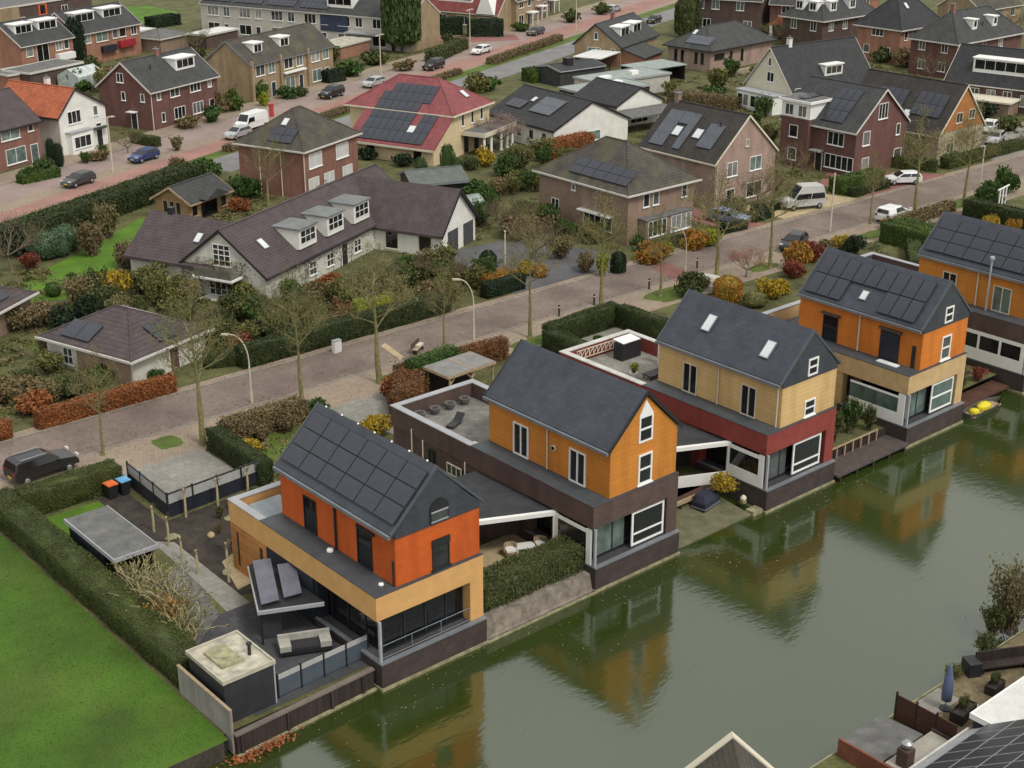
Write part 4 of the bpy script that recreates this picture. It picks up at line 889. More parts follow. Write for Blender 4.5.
# white farmhouse: long body with cross wings
FA = 23.5
O = (26.7, 54.4)
h = B('farmhouse', 'long white farmhouse with purple brown roofs, three dormers and climbing plants on its walls', 'house', O, FA, 27.0, 9.3, 3.6, 7.2, 'u', WHB, TILEP, oh=.3, trim=DARK)
h.win('s', 4.6, 3.0, 1.9, 2.0, 3, 4).win('s', 4.6, .1, 3.2, 1.9, 5, 3)
MB().box(-1.6, 2.6, 2.3, -.002, 6.6, 2.45).box(-1.6, 2.6, 2.452, -1.54, 6.6, 3.1).build('balcony', mat('weathered_balcony', (.12, .115, .09), .9), h.T)
MB().box(-1.7, 2.4, 2.12, -.002, 6.8, 2.298).box(-1.3, 2.8, -.1, -.002, 6.4, .1).build('bay_edge', WHITE, h.T)
for x in (7.6, 12.4, 17.2): h.dorm(x, .35, 2.9, 4.35, 6.2, 3.3, 3, WHW, mat('grey_dormer_felt', (.17, .18, .18), .8), 2)
h.sky(2.6, 2.6, .8, 1.2); h.sky(21.8, 2.8, .9, .7); h.sky(21.8, 3.7, .9, .7, pane=SOLAR)
h.row('f', [7.6, 10.6], .6, 1.2, 1.3, 2, 2).door('f', 13.2, 1.0, 2.1, DARK).win('f', 15.6, .6, 1.3, 1.3, 2, 2)
W2 = MB().ext([(.0, 9.0, -.3), (8.2, 9.0, -.3), (8.2, 9.0, 2.6), (4.1, 9.0, 5.6), (.0, 9.0, 2.6)], (0, 6.2, 0)).build('north_wing', WHB, h.T)
MB().ext([(-.35, 5.5, 2.34), (4.1, 5.5, 5.6), (4.1, 5.5, 5.85), (-.35, 5.5, 2.6)], (0, 10.2, 0)).ext([(8.55, 5.5, 2.34), (8.55, 5.5, 2.6), (4.1, 5.5, 5.85), (4.1, 5.5, 5.6)], (0, 10.2, 0)).build('roof', TILEP, W2)
smw = slope_mat((-.35, 15.7, 2.6), (0, -1, 0), (4.45, 0, 3.25)); skylight(W2, smw, 6.6, 2.6, .7, 1.1)
MB().box(3.9, 13.0, 5.0, 4.4, 13.5, 6.4).build('chimney', DARK, h.T)
x0, x1, y0 = 18.9, 26.2, -7.6; xm = (x0 + x1) / 2
W3 = MB().ext([(x0, y0, -.3), (x1, y0, -.3), (x1, y0, 2.5), (xm, y0, 6.0), (x0, y0, 2.5)], (0, 12, 0)).build('garage_wing', WHW, h.T)
MB().ext([(x0 - .4, y0 - .35, 2.12), (xm, y0 - .35, 6.0), (xm, y0 - .35, 6.25), (x0 - .4, y0 - .35, 2.36)], (0, 12.3, 0)).ext([(x1 + .4, y0 - .35, 2.12), (x1 + .4, y0 - .35, 2.36), (xm, y0 - .35, 6.25), (xm, y0 - .35, 6.0)], (0, 12.3, 0)).build('roof', TILEP, W3)
MB().ext([(x0 - .45, y0 - .42, 2.05), (xm, y0 - .42, 5.93), (xm, y0 - .42, 6.3), (x0 - .45, y0 - .42, 2.4)], (0, .06, 0)).ext([(x1 + .45, y0 - .42, 2.05), (x1 + .45, y0 - .42, 2.4), (xm, y0 - .42, 6.3), (xm, y0 - .42, 5.93)], (0, .06, 0)).build('verge_board', DARK, W3)
for a in (1.4, 4.7): MB().box(x0 + a, y0 - .05, -.05, x0 + a + 2.1, y0 - .003, 2.3).build('garage_door', mat('grey_garage_door', (.07, .072, .078), .6), W3)
for a in (1.8, 5.6): window(W3, (x0, y0, 0, 1, -1, 0), a, .3, 1.5, 1.9, 1, 1, CREAM, DGLASS)
def climber(label, L, zmax, F, seed, n=1500):
    """wall plant: stems and small leaves spread in irregular fans over a facade of the farmhouse"""
    rg = np.random.default_rng(seed); P_ = []; st = MB()
    for k in range(7):
        a0 = rg.uniform(.3, L - .3); st.tube((F[0] + F[2] * a0 + F[4] * .05, F[1] + F[3] * a0 + F[5] * .05, -.1), (F[0] + F[2] * (a0 + .3) + F[4] * .05, F[1] + F[3] * (a0 + .3) + F[5] * .05, zmax(a0) * .7), .03, .012, 4)
        for _ in range(n // 7):
            z = rg.uniform(.1, 1) ** .8 * 3.6; a = a0 + rg.normal() * (.25 + z * .22)
            if .1 < a < L - .1 and z < zmax(a): P_.append((F[0] + F[2] * a + F[4] * rg.uniform(.04, .16), F[1] + F[3] * a + F[5] * rg.uniform(.04, .16), z))
    o = link('climbing_plant', leaf_mesh('climbing_plant', np.array(P_), .075, [L_BROWN, BARKB], st, rg)); o.location = (O[0], O[1], 1.0); o.rotation_euler = (0, 0, R(FA)); return tag(o, label, 'plant')
climber('brown climbing plant spread over the white farmhouse gable', 9.3, lambda a: 2.6 + 3.4 * (1 - abs(a - 4.65) / 4.65) - .4, (0, 0, 0, 1, -1, 0), 4)
climber('brown climbing plant along the farmhouse wall under the three dormers', 18.0, lambda a: 2.3, (0, 0, 1, 0, 0, -1), 5, 1200)
# small white outbuilding with pyramid roof and two roof panels
h = B('garage', 'small white outbuilding with purple pyramid roof and two flat roof panels', 'garage', (8.6, 44.4), 17, 7.9, 9.6, 3.2, 5.5, 'h', WHB, TILEP, oh=.5, inset=4.6)
h.pan(1.6, .7, 2, 1, 1.6, 1.9, sm=h.sls); h.pan(3.2, .7, 2, 2, 1.1, 1.0); h.door('f', 4.4, .95, 2.0, mat('plum_door', (.11, .05, .05), .6)); h.win('s', 7.2, .4, 1.1, 1.4, 2, 2)
MB().box(-.03, .2, 0, -.002, 6.2, 2.2).build('bare_brick_panel', TANB, h.T)
# two small roofs cut by the left edge
h = B('outbuilding', 'low building with violet roof panels, cut by the left edge beside the lawn', 'outbuilding', (1.2, 59.4), 33, 9.5, 8, 3.2, 5.4, 'h', TANB, TILEP, oh=.5); h.pan(2.6, .9, 4, 1, 1.1, 1.7)
t = thing('carport', 'white edged carport roof on white posts, cut by the left edge below the other roof', 'carport', (-2.4, 52.4), 39)
MB().box(0, 0, 2.2, 6.0, 5, 2.32).build('roof', FELT, t); MB().box(-.08, -.1, 2.1, 6.1, -.002, 2.36).box(6.002, 0, 2.1, 6.1, 5, 2.36).build('roof_edge', WHITE, t)
for x in (.4, 5.7): MB().box(x, .2, 0, x + .15, .35, 2.2).build('post', WHITE, t)
# garden chalet
h = B('summerhouse', 'wooden summerhouse with grey gabled roof between the long hedge and the farmhouse', 'summerhouse', (34.6, 82.6), 21, 6.6, 4.6, 3.2, 4.5, 'u', course('honey_boards', (.36, .22, .11), (.42, .27, .14), (.16, .09, .04), 5., .2, .015, .75), TILEG, oh=.5, trim=WOOD)
h.row('s', [1.4, 2.3, 3.2], .7, .7, 1.4, 1, gm=DGLASS, fm=WOOD).win('f', 3.3, .1, 2.6, 2.0, 2, gm=DGLASS, fm=DARK).row('f', [.9, 5.7], .5, 1.0, 1.5, 1, gm=DGLASS, fm=WOOD)
MB().ext([(1.4, -1.4, 2.3), (5.2, -1.4, 2.3), (3.3, -1.4, 3.2)], (0, 1.4, 0)).build('porch_gable', TILEG, h.T)
# garden room with grey felt roof by the villa
h = B('garden_room', 'long low garden shed with green grey felt roof in front of the villa', 'shed', (57.4, 73.2), -21, 6.2, 5.2, 3.1, 4.0, 'u', DARK, mat('green_grey_felt', (.11, .125, .11), .85), trim=GREY)
h = B('garden_shed', 'small shed with pale green roof behind the white garage gable', 'shed', (56.0, 63.3), -10, 3.2, 3.4, 2.7, 3.3, 'u', mat('green_boards', (.05, .12, .075), .7), FELTG, trim=GREY)
# brick houses along the near street
h = B('brick_house', 'brown brick house with dark hipped roof and roof panels, opposite the dark driveway', 'house', (64.0, 46.1), 0, 9.7, 13.4, 6.2, 10.1, 'h', TANB, TILEM, oh=.45, inset=5.6)
h.pan(4.2, 1.0, 5, 2, 1.7, 1.05, sm=h.sls); h.row('f', [2.6, 4.0], 3.6, .9, 1.4).win('f', 8.2, 3.7, .8, 1.3)
bay = MB().box(1.6, -1.1, -.2, 8.4, -.002, 2.5).build('bay', TANB, h.T); MB().box(1.45, -1.25, 2.502, 8.55, -.002, 2.62).build('bay_roof', FELT, bay)
window(h.T, (0, -1.1, 1, 0, 0, -1), 3.2, .7, 2.7, 1.7, 4); window(h.T, (0, -1.1, 1, 0, 0, -1), 6.7, .7, 3.0, 1.7, 4)
window(h.T, h.s, 4.3, .9, 4.2, 1.5, 5); MB().box(-.7, 2.0, 2.5, -.002, 6.8, 2.65).build('bay_roof', WHITE, h.T); h.win('s', 10.8, .9, 1.2, 1.9, 2); h.win('s', 8.0, 4.2, .6, .7)
h = B('brick_house', 'pink brown brick house, gable to the street, pale roof panels around two roof windows', 'house', (80.4, 49.1), 0, 10.0, 11.4, 6.4, 10.8, 'v', PINKB, TILEB, oh=.3, trim=CREAM)
h.win('f', 2.7, 3.5, 1.7, 1.6, 2).win('f', 6.6, 3.6, 2.0, 1.6, 2, gm=CURT).win('f', 6.6, .6, 2.6, 1.7, 2, gm=GLASS).win('f', 2.6, .6, 1.4, 1.5).win('f', 5.0, 6.5, .5, .8, fm=CREAM); h.pipe('f', .2)
panels(h.T, h.sl, 1.0, .7, 2, 3, 1.05, 1.65, .02, pale=True); panels(h.T, h.sl, 3.2, 4.1, 2, 1, 1.05, 1.65, .02, pale=True); panels(h.T, h.sl, 4.6, .7, 1, 3, 1.05, 1.65, .02, pale=True); panels(h.T, h.sl, 7.6, 1.6, 2, 2, 1.05, 1.65, .02, pale=True)
h.sky(3.2, 2.4, 1.1, 1.3); h.sky(6.2, 2.6, 1.1, 1.3); h.vent(9, 4.6); h.chim(5, 10.6, 11.8, TANB)
h = B('brick_house', 'dark red brick house with white edged gable and a flat topped tower bay', 'house', (104.2, 48.3), 0, 10.0, 11.0, 6.6, 10.8, 'v', DREDB, TILEG, oh=.4)
h.win('f', 4.9, 6.4, 1.8, 1.9, 3).win('f', 2.0, 3.6, 1.4, 1.7).win('f', 8.3, 4.0, .8, 1.4).win('f', 8.6, .2, 1.5, 2.1).win('f', 2.2, .6, 1.4, 1.5)
window(h.T, h.s, 2.9, 3.4, 2.4, 1.6, 3); window(h.T, h.s, 2.2, .6, 4.2, 1.7, 5); h.door('s', 5.2); MB().box(-1.1, 4.5, 2.4, -.002, 6.0, 2.55).build('door_canopy', LGREY, h.T)
h.pan(5.4, .9, 3, 3, 1.05, 1.7)
tw = MB().box(-.9, 6.4, -.2, 4.6, 10.6, 7.9).build('tower', DREDB, h.T); MB().box(-1.3, 6.0, 7.902, 5.0, 11, 8.2).build('tower_roof', WHITE, tw); MB().box(-1.1, 6.2, 8.202, 4.8, 10.8, 8.25).build('tower_roof_felt', FELT, tw)
F2 = (0, 6.4, 1, 0, 0, -1); Fs2 = (-.9, 0, 0, 1, -1, 0)
MB().box(-.96, 6.34, 6.0, 4.4, 6.398, 7.86).box(-.962, 6.34, 6.0, -.902, 10.6, 7.86).build('tower_band', WHITE, tw)
for a in (7.4, 9.4): window(h.T, (-.965, 0, 0, 1, -1, 0), a, 6.2, 1.3, 1.4, 2)
for z in (3.6, .8): window(h.T, Fs2, 8.6, z, 1.3, 1.5)
for k in range(3): pm = link('solar_panel', panel_mesh(1.6, 1.0), h.T); pm.matrix_local = Matrix.Translation((-.5 + k * 1.7, 7.6, 8.35)) @ Matrix.Rotation(R(12), 4, 'X')
h = B('brick_house', 'steep roofed house with an orange timber gable on pale stone and blue roof panels', 'house', (118.0, 46.0), 0, 9.8, 14.5, 4.5, 9.9, 'v', STONE, TILEB, oh=.3, trim=CREAM)
MB().ext([(.3, -.06, 3.7), (9.5, -.06, 3.7), (4.9, -.06, 8.7)], (0, .058, 0)).build('timber_gable', mat('orange_brown_timber', (.36, .145, .045), .8, na=.2), h.T)
window(h.T, (0, -.06, 1, 0, 0, -1), 3.9, 4.5, 1.4, 1.3, 2, fm=CREAM); window(h.T, (0, -.06, 1, 0, 0, -1), 6.6, 4.7, 1.3, 1.2, 2, fm=CREAM); h.win('f', 2.6, .9, 1.5, 1.3, 2, fm=CREAM)
h.pan(3.2, 2.2, 4, 2, 1.05, 1.7); h.pan(9.0, 2.4, 4, 2, 1.05, 1.7); h.sky(8.2, 1.6, 1.0, 1.3)
# second line of houses, upper right
h = B('white_house', 'big cream gabled house with a large dark roof, small dormer and glazed sun room', 'house', (127.1, 76.4), -6, 17.0, 9.4, 4.2, 9.7, 'u', CREAM, TILEK, oh=.3)
h.win('s', 4.4, 4.0, 1.4, 1.4, 2).win('s', 4.7, 6.2, .6, 1.2).win('f', 1.2, 2.4, 1.2, 1.2); h.dorm(9.3, 1.0, 3.6, 5.4, 7.0, 3, 3); h.chim(3.6, 4.7, 10.8, WHW)
bw = MB().box(-2.6, 1.0, -.2, -.002, 8.4, 2.6).build('sun_room', WHITE, h.T); MB().box(-2.8, .8, 2.602, -.002, 8.6, 2.75).build('sun_room_roof', LGREY, bw)
for a in (2.0, 3.5, 5.0, 6.5, 7.7): window(h.T, (-2.6, 0, 0, 1, -1, 0), a, .5, 1.1, 1.7, 1)
h = B('brick_house', 'orange brick house with a tall dark pyramid roof and white gutters', 'house', (173.3, 90.9), 0, 12, 8.8, 6.5, 11.8, 'h', ORB, TILEK, oh=.5); h.win('s', 4.6, 4.2, 2.4, 1.3, 3).win('s', 6.6, 1.2, 1.2, 1.4).win('s', 2.6, 1.0, 1.6, 1.5).row('f', [1.6, 4], 3.8, 1.0, 1.5).sky(4.2, 4.0, .8, 1.2)
h = B('brick_house', 'wide dark red brick house with green grey hipped roof and two tiny white dormers', 'house', (167.9, 76.5), 0, 19, 8.6, 6.5, 10.9, 'h', DREDB, TILEG, oh=.5)
h.row('s', [2.2, 6.4], 4.0, 1.2, 1.5, 2).row('s', [2.4, 6.2], 1.0, 1.3, 1.5, 2).row('f', [2.2, 7.6, 12.6], 3.9, 1.2, 1.5, 2).row('f', [2.4, 7.4], 1.0, 1.2, 1.4); h.dorm(6.4, 1.2, 1.3, 8.2, 9.7, 2.4, 1); h.dorm(12.2, 1.2, 1.3, 8.2, 9.7, 2.4, 1); h.vent(9.2, 2.8); h.pipe('f', .1); h.chim(4.4, 4.3, 12.0)
h = B('brick_house', 'dark brick house with hipped grey roof and two white dormers at the top edge', 'house', (173.5, 107.3), 0, 15.7, 9.0, 6.2, 10.6, 'h', BROWNB, TILEG, oh=.5)
h.row('s', [2, 6.4], 3.4, 1.3, 1.9, 2).row('f', [2.4, 6.4, 11.2], 3.4, 1.3, 1.9, 2, gm=CURT)
for y in (3.2, 6.2): h.dorms(y, 1.0, 1.7, 7.4, 9.2, 2.6, 2)
h.dorm(4.0, 1.0, 1.8, 7.4, 9.2, 2.6, 2); h.dorm(9.5, 1.0, 1.8, 7.4, 9.2, 2.6, 2)
h = B('brick_house', 'brown brick house with a long white dormer in its dark roof at the right edge', 'house', (150.3, 66.5), -78, 22, 10, 4.6, 9.0, 'u', BROWNB, TILEK, oh=.4)
h.dorm(8.0, 1.3, 9.5, 5.9, 7.9, 4, 6).row('f', [2.0, 4.4, 6.8, 9.2], 1.3, 1.3, 1.6, 2).row('f', [12, 15], 1.0, 1.8, 1.6, 2); h.pipe('f', 3.2)
fl = MB().box(1.0, -4.2, -.2, 11, -.002, 1.9).build('flat_extension', TANB, h.T); MB().box(.7, -4.5, 1.902, 11.3, -.002, 2.15).build('extension_roof', CREAM, fl)
# white houses with black roofs and the flat roofs behind them
h = B('white_house', 'white gabled house with a black roof, roof panels and a row of small roof windows', 'house', (85.8, 81.1), -3, 12.6, 14.0, 3.8, 6.7, 'v', WHW, TILEK, oh=.3, trim=DARK)
h.win('f', 4.4, .7, 6.8, 1.3, 6, gm=CURT).row('s', [2.0, 4.6, 7.2], .9, 1.0, 1.3); h.pan(6.4, 2.4, 4, 2, 1.05, 1.7, pale=True); h.pan(1.4, 2.4, 3, 1, 1.05, 1.7)
for a in (4.6, 6.9, 9.6): h.sky(a, 4.3, .7, 1.0)
h = B('white_house', 'small white gable with black edge and flat canopy, right of the bigger white gable', 'house', (101.9, 86.1), -3, 8.4, 9, 4.0, 6.0, 'v', WHW, TILEK, oh=.3, trim=DARK)
MB().box(-3.2, -5.0, 2.3, 8.2, -.3, 2.5).build('flat_canopy', FELT, h.T)
for x in (-2.8, 3.2): MB().box(x, -4.7, -.2, x + .35, -4.35, 2.3).build('canopy_post', WHITE, h.T)
h.win('f', 4.2, .3, 3.2, 1.8, 3, gm=DGLASS)
for k, (px, py, L, Wd, z, lab, m) in enumerate([(586, 95, 12, 6, 4.2, 'flat pale green roofed building with black walls behind the white gables', FELTG), (600, 84, 14, 6, 3.6, 'low flat roofed block with roof lights behind the black roofs', FELTG), (560, 72, 9, 6, 3.4, 'small dark slate roofed garage with a square flue', FELTD)]):
    h = B('flat_roofed_building', lab, 'building', P(px, py, z), -4, L, Wd, z, z + .5, 'f' if k < 2 else 'u', FELTD if k != 1 else GREYW, m, oh=.2, trim=LGREY)
    if k == 0: h.row('f', [2.5, 4.0], .6, .9, 2.0); MB().box(7, 2, 3.35, 8.6, 3.2, 4.0).build('roof_light', WHITE, h.T); MB().box(3, 3, 3.35, 4.4, 4.0, 3.6).build('roof_light', WHITE, h.T)
    if k == 1: MB().box(2, 2, 2.75, 4, 3, 3.1).build('roof_light', WHITE, h.T); MB().box(8, 2, 2.75, 9.4, 3, 3.3).build('roof_light', WHITE, h.T)
    if k == 2: MB().box(2.6, 1.4, 2.4, 3.8, 2.6, 4.0).build('flue', DARK, h.T)
for px, py, L, Wd, lab, ang in ((645, 66, 8, 5, 'flat white carport roof beside the orange brick wall', 21), (690, 78, 9, 6, 'open dark carport with a tilted white roof in front of the pinkish house', -3)):
    t = thing('carport', lab, 'carport', (*P(px - 45, py + 8), 1), ang); MB().box(0, 0, 2.3, L, Wd, 2.45).build('roof', PALEROOF if ang > 0 else FELTG, t); MB().box(.2, Wd - .3, 0, L - .2, Wd - .1, 2.3).box(L - .4, .2, 0, L - .2, Wd - .3, 2.3).build('back_wall', ORB if ang > 0 else DARK, t)
    for x in (.15, L / 2): MB().box(x, .1, 0, x + .15, .25, 2.3).build('post', DARK, t)
h = B('brick_house', 'beige brick gabled house with two white dormers in its long grey roof', 'house', (136.6, 120.4), 21, 15.5, 8.6, 4.1, 7.4, 'u', BEIGEB, TILEG, oh=.35, trim=DARK, r=.55)
h.win('s', 4.9, .9, 2.4, 1.8, 3, gm=CURT).win('s', 4.6, 4.0, .7, 1.2).win('s', 1.4, 1.2, .8, 1.5); h.dorm(5.0, 1.5, 3.6, 4.8, 6.7, 3, 2); h.dorm(10, 1.5, 3.4, 4.8, 6.7, 3, 2); h.chim(7, 4.8, 8.6)
ex = MB().ext([(.4, -4.0, -.3), (.4, 0, -.3), (.4, 0, 2.6), (.4, -4.0, 1.5)], (8, 0, 0)).build('lean_to', ORB, h.T); MB().ext([(.1, -4.4, 1.45), (.1, .02, 2.72), (.1, .02, 2.9), (.1, -4.4, 1.62)], (8.6, 0, 0)).build('lean_to_roof', TILEG, ex)
h = B('bungalow', 'long pinkish brick bungalow with a low grey hipped roof and narrow dark windows', 'house', (143.3, 106.4), 4, 17, 9.0, 4.4, 7.6, 'h', PINKB, TILEG, oh=.6, trim=DARK)
h.row('s', [1.6, 2.9, 5.8, 7.2], 1.2, .6, 1.8, 1, gm=DGLASS, fm=DARK).win('f', 2.4, 1.9, 2.6, .9, 1, gm=DGLASS, fm=DARK).row('f', [5.6, 8.6], 1.0, .7, 1.9, 1, gm=DGLASS, fm=DARK); h.pan(3.4, 1.2, 3, 2, 1.6, 1.0, sm=h.sls, pale=True); h.sky(3.2, 3.4, .7, 1.2, h.sls)
MB().box(-1, -4.4, -.2, 14, -3.9, .7).build('low_garden_wall', STONE, h.T)
h = B('brick_house', 'dark brown brick house with pale windows behind the conifer at the top', 'house', (172.6, 137.5), -66, 13.5, 9, 7.6, 10.5, 'u', BROWNB, TILEG)
h.row('f', [1.6, 4.6, 9.4], 4.6, 1.5, 1.7, 2, gm=CURT).row('f', [3.0, 11], 1.2, 1.6, 1.6, 2)
h = B('brick_house', 'brick house with an orange red porch roof on white pillars at the top', 'house', (179.2, 124.0), -66, 12, 9, 7.2, 10.4, 'u', DREDB, TILEG)
MB().ext([(.5, -3, 2.8), (6.5, -3, 2.8), (3.5, -3, 4.8)], (0, 3, 0)).build('porch_roof', TILEO, h.T)
for x in (.9, 3.4, 6.0): MB().box(x, -2.9, -.2, x + .5, -2.4, 2.8).build('porch_pillar', WHITE, h.T)
h.row('f', [2.5, 5, 9.5], .8, 1.3, 1.8, 2).row('f', [3, 9], 4.6, 1.6, 1.6, 2)
h = B('brick_house', 'tan brick house partly hidden at the top right, behind the tall dark pyramid roof', 'house', (205, 96), 0, 14, 9, 6.5, 9.6, 'u', BEIGEB, TILEM); h.row('f', [3, 7, 11], 3.6, 1.4, 1.6, 2); h.row('s', [3, 6], 3.6, 1.2, 1.5)
h = B('brick_house', 'red roofed brick house at the top edge right of the yellow tree', 'house', (196, 126), -20, 14, 9, 6.5, 9.6, 'u', ORB, TILEO); h.row('f', [3, 7, 11], 3.6, 1.4, 1.6, 2)
# low roofs and glass in the upper left gardens
for px, py, L, Wd, z, ang, lab, m, wl in ((8, 76, 9, 5, 3.6, 10, 'flat roofed brick extension with white edge left of the orange roof', FELT, ORB), (30, 74, 11, 5.5, 3.8, 21, 'flat grey garage with white edge behind the orange roof', FELT, BROWNB), (160, 40, 8, 7, 3.4, 21, 'low grey hut with pitched felt roof behind the terraces', FELT, TANB), (206, 36, 9, 4, 3.4, 21, 'long white roofed shed behind the beige terrace', PALEROOF, BROWNB), (340, 47, 9, 5, 3.2, 21, 'flat cream garage roof behind the beige terrace', CREAMROOF, ORB), (120, 36, 9, 4, 3.2, 21, 'white edged flat shed roof right of the red brick terrace', PALEROOF, BROWNB)):
    h = B('outbuilding', lab, 'outbuilding', P(px, py, z), ang, L, Wd, z, z + (1.2 if 'pitched' in lab else .3), 'h' if 'pitched' in lab else 'f', wl, m, oh=.25)
t = thing('greenhouse', 'small glazed garden room between the orange roof and the brown brick house', 'greenhouse', (*P(80, 90), 1), 21)
MB().box(0, 0, 0, 5.5, 4.5, 1.9).build('glass_walls', GLASSROOF, t); MB().ext([(0, 0, 1.9), (0, 4.5, 1.9), (0, 2.2, 3.0)], (5.5, 0, 0)).build('glass_roof', GLASSROOF, t); k = MB()
for x in (0, 1.4, 2.75, 4.1, 5.5): k.tube((x, -.03, 1.92), (x, 2.2, 3.05), .04).tube((x, -.03, 0), (x, -.03, 1.9), .04)
k.build('glazing_bars', WHITE, t)
# pitched garden shelters
t = thing('pergola', 'wooden garden shelter with a pale flat roof behind the amber house', 'pergola', (25.0, 26.0, 1.0), 2)
MB().box(-.2, -.3, 2.25, 4.5, 2.6, 2.33).build('roof', mat('grey_pergola_roof', (.21, .205, .195), .8), t); MB().box(2.1, -.28, 2.332, 2.25, 2.58, 2.36).build('roof_batten', WOOD, t)
MB().box(-.25, -.36, 2.1, 4.55, -.302, 2.3).box(-.26, -.3, 2.1, -.202, 2.6, 2.3).build('roof_beam', WOOD, t)
for x in (0, 2.2, 4.3):
    for y in (-.2, 2.4): MB().box(x, y, 0, x + .12, y + .12, 2.25).build('post', WOOD, t)
    b = MB().tube((x + .06, -.14, 1.5), (x + .75, -.14, 2.2), .06) if x < 4 else MB()
    if x: b.tube((x + .06, -.14, 1.5), (x - .65, -.14, 2.2), .06)
    b.build('brace', WOOD, t)
MB().box(.1, 2.3, 0, 4.3, 2.38, 2.2).build('back_screen', PLANKD, t)
# ------------------------------------------------------------------ vehicles
RUBBER = mat('tyre_rubber', (.015, .015, .016), .8, bump=0); RIM = mat('alloy_rim', (.35, .36, .38), .35, metal=.6, bump=0)
LAMP = mat('clear_lamp', (.6, .62, .62), .15, bump=0, na=.05); TAILL = mat('red_lamp', (.25, .01, .01), .2, bump=0)
def paint(n, c): return mat(n, c, .28, na=.05, fa=.03, bump=0, spec=.6)
PB, PD, PW, PS, PG, PN, PM = paint('black_paint', (.012, .013, .015)), paint('dark_grey_paint', (.05, .052, .056)), paint('white_car_paint', (.70, .71, .71)), paint('silver_paint', (.36, .37, .38)), paint('mid_grey_paint', (.16, .165, .17)), paint('navy_paint', (.02, .045, .14)), paint('steel_blue_paint', (.16, .22, .33))
PROF = {  # outline (x along the car, z), belt line height, roof taper; x=0 rear
 'hatch': ([(0, .35), (0, .75), (.05, .98), (.35, 1.42), (.75, 1.50), (2.2, 1.47), (3.15, 1.00), (4.05, .82), (4.22, .62), (4.25, .35)], (1, 2, 3, 4, 5, 6, 7), 1.76, .98),
 'suv': ([(0, .42), (0, .95), (.04, 1.12), (.22, 1.66), (.6, 1.74), (2.5, 1.70), (3.35, 1.14), (4.4, .98), (4.62, .72), (4.66, .42)], (1, 2, 3, 4, 5, 6, 7), 1.86, 1.12),
 'wagon': ([(0, .35), (0, .8), (.06, 1.0), (.55, 1.40), (.95, 1.46), (2.6, 1.44), (3.5, .99), (4.4, .84), (4.62, .6), (4.66, .35)], (1, 2, 3, 4, 5, 6, 7), 1.82, .98),
 'van': ([(0, .4), (0, 1.1), (.0, 1.25), (.12, 2.2), (.45, 2.35), (4.0, 2.32), (4.65, 1.32), (5.35, 1.12), (5.5, .85), (5.5, .4)], (1, 2, 3, 4, 5, 6, 7), 1.95, 1.25),
 'camper': ([(0, .4), (0, 1.05), (.0, 1.2), (.15, 1.95), (.4, 2.62), (2.9, 2.7), (4.0, 1.26), (4.6, 1.08), (4.78, .8), (4.8, .4)], (1, 2, 3, 4, 5, 6, 7), 1.86, 1.2)}
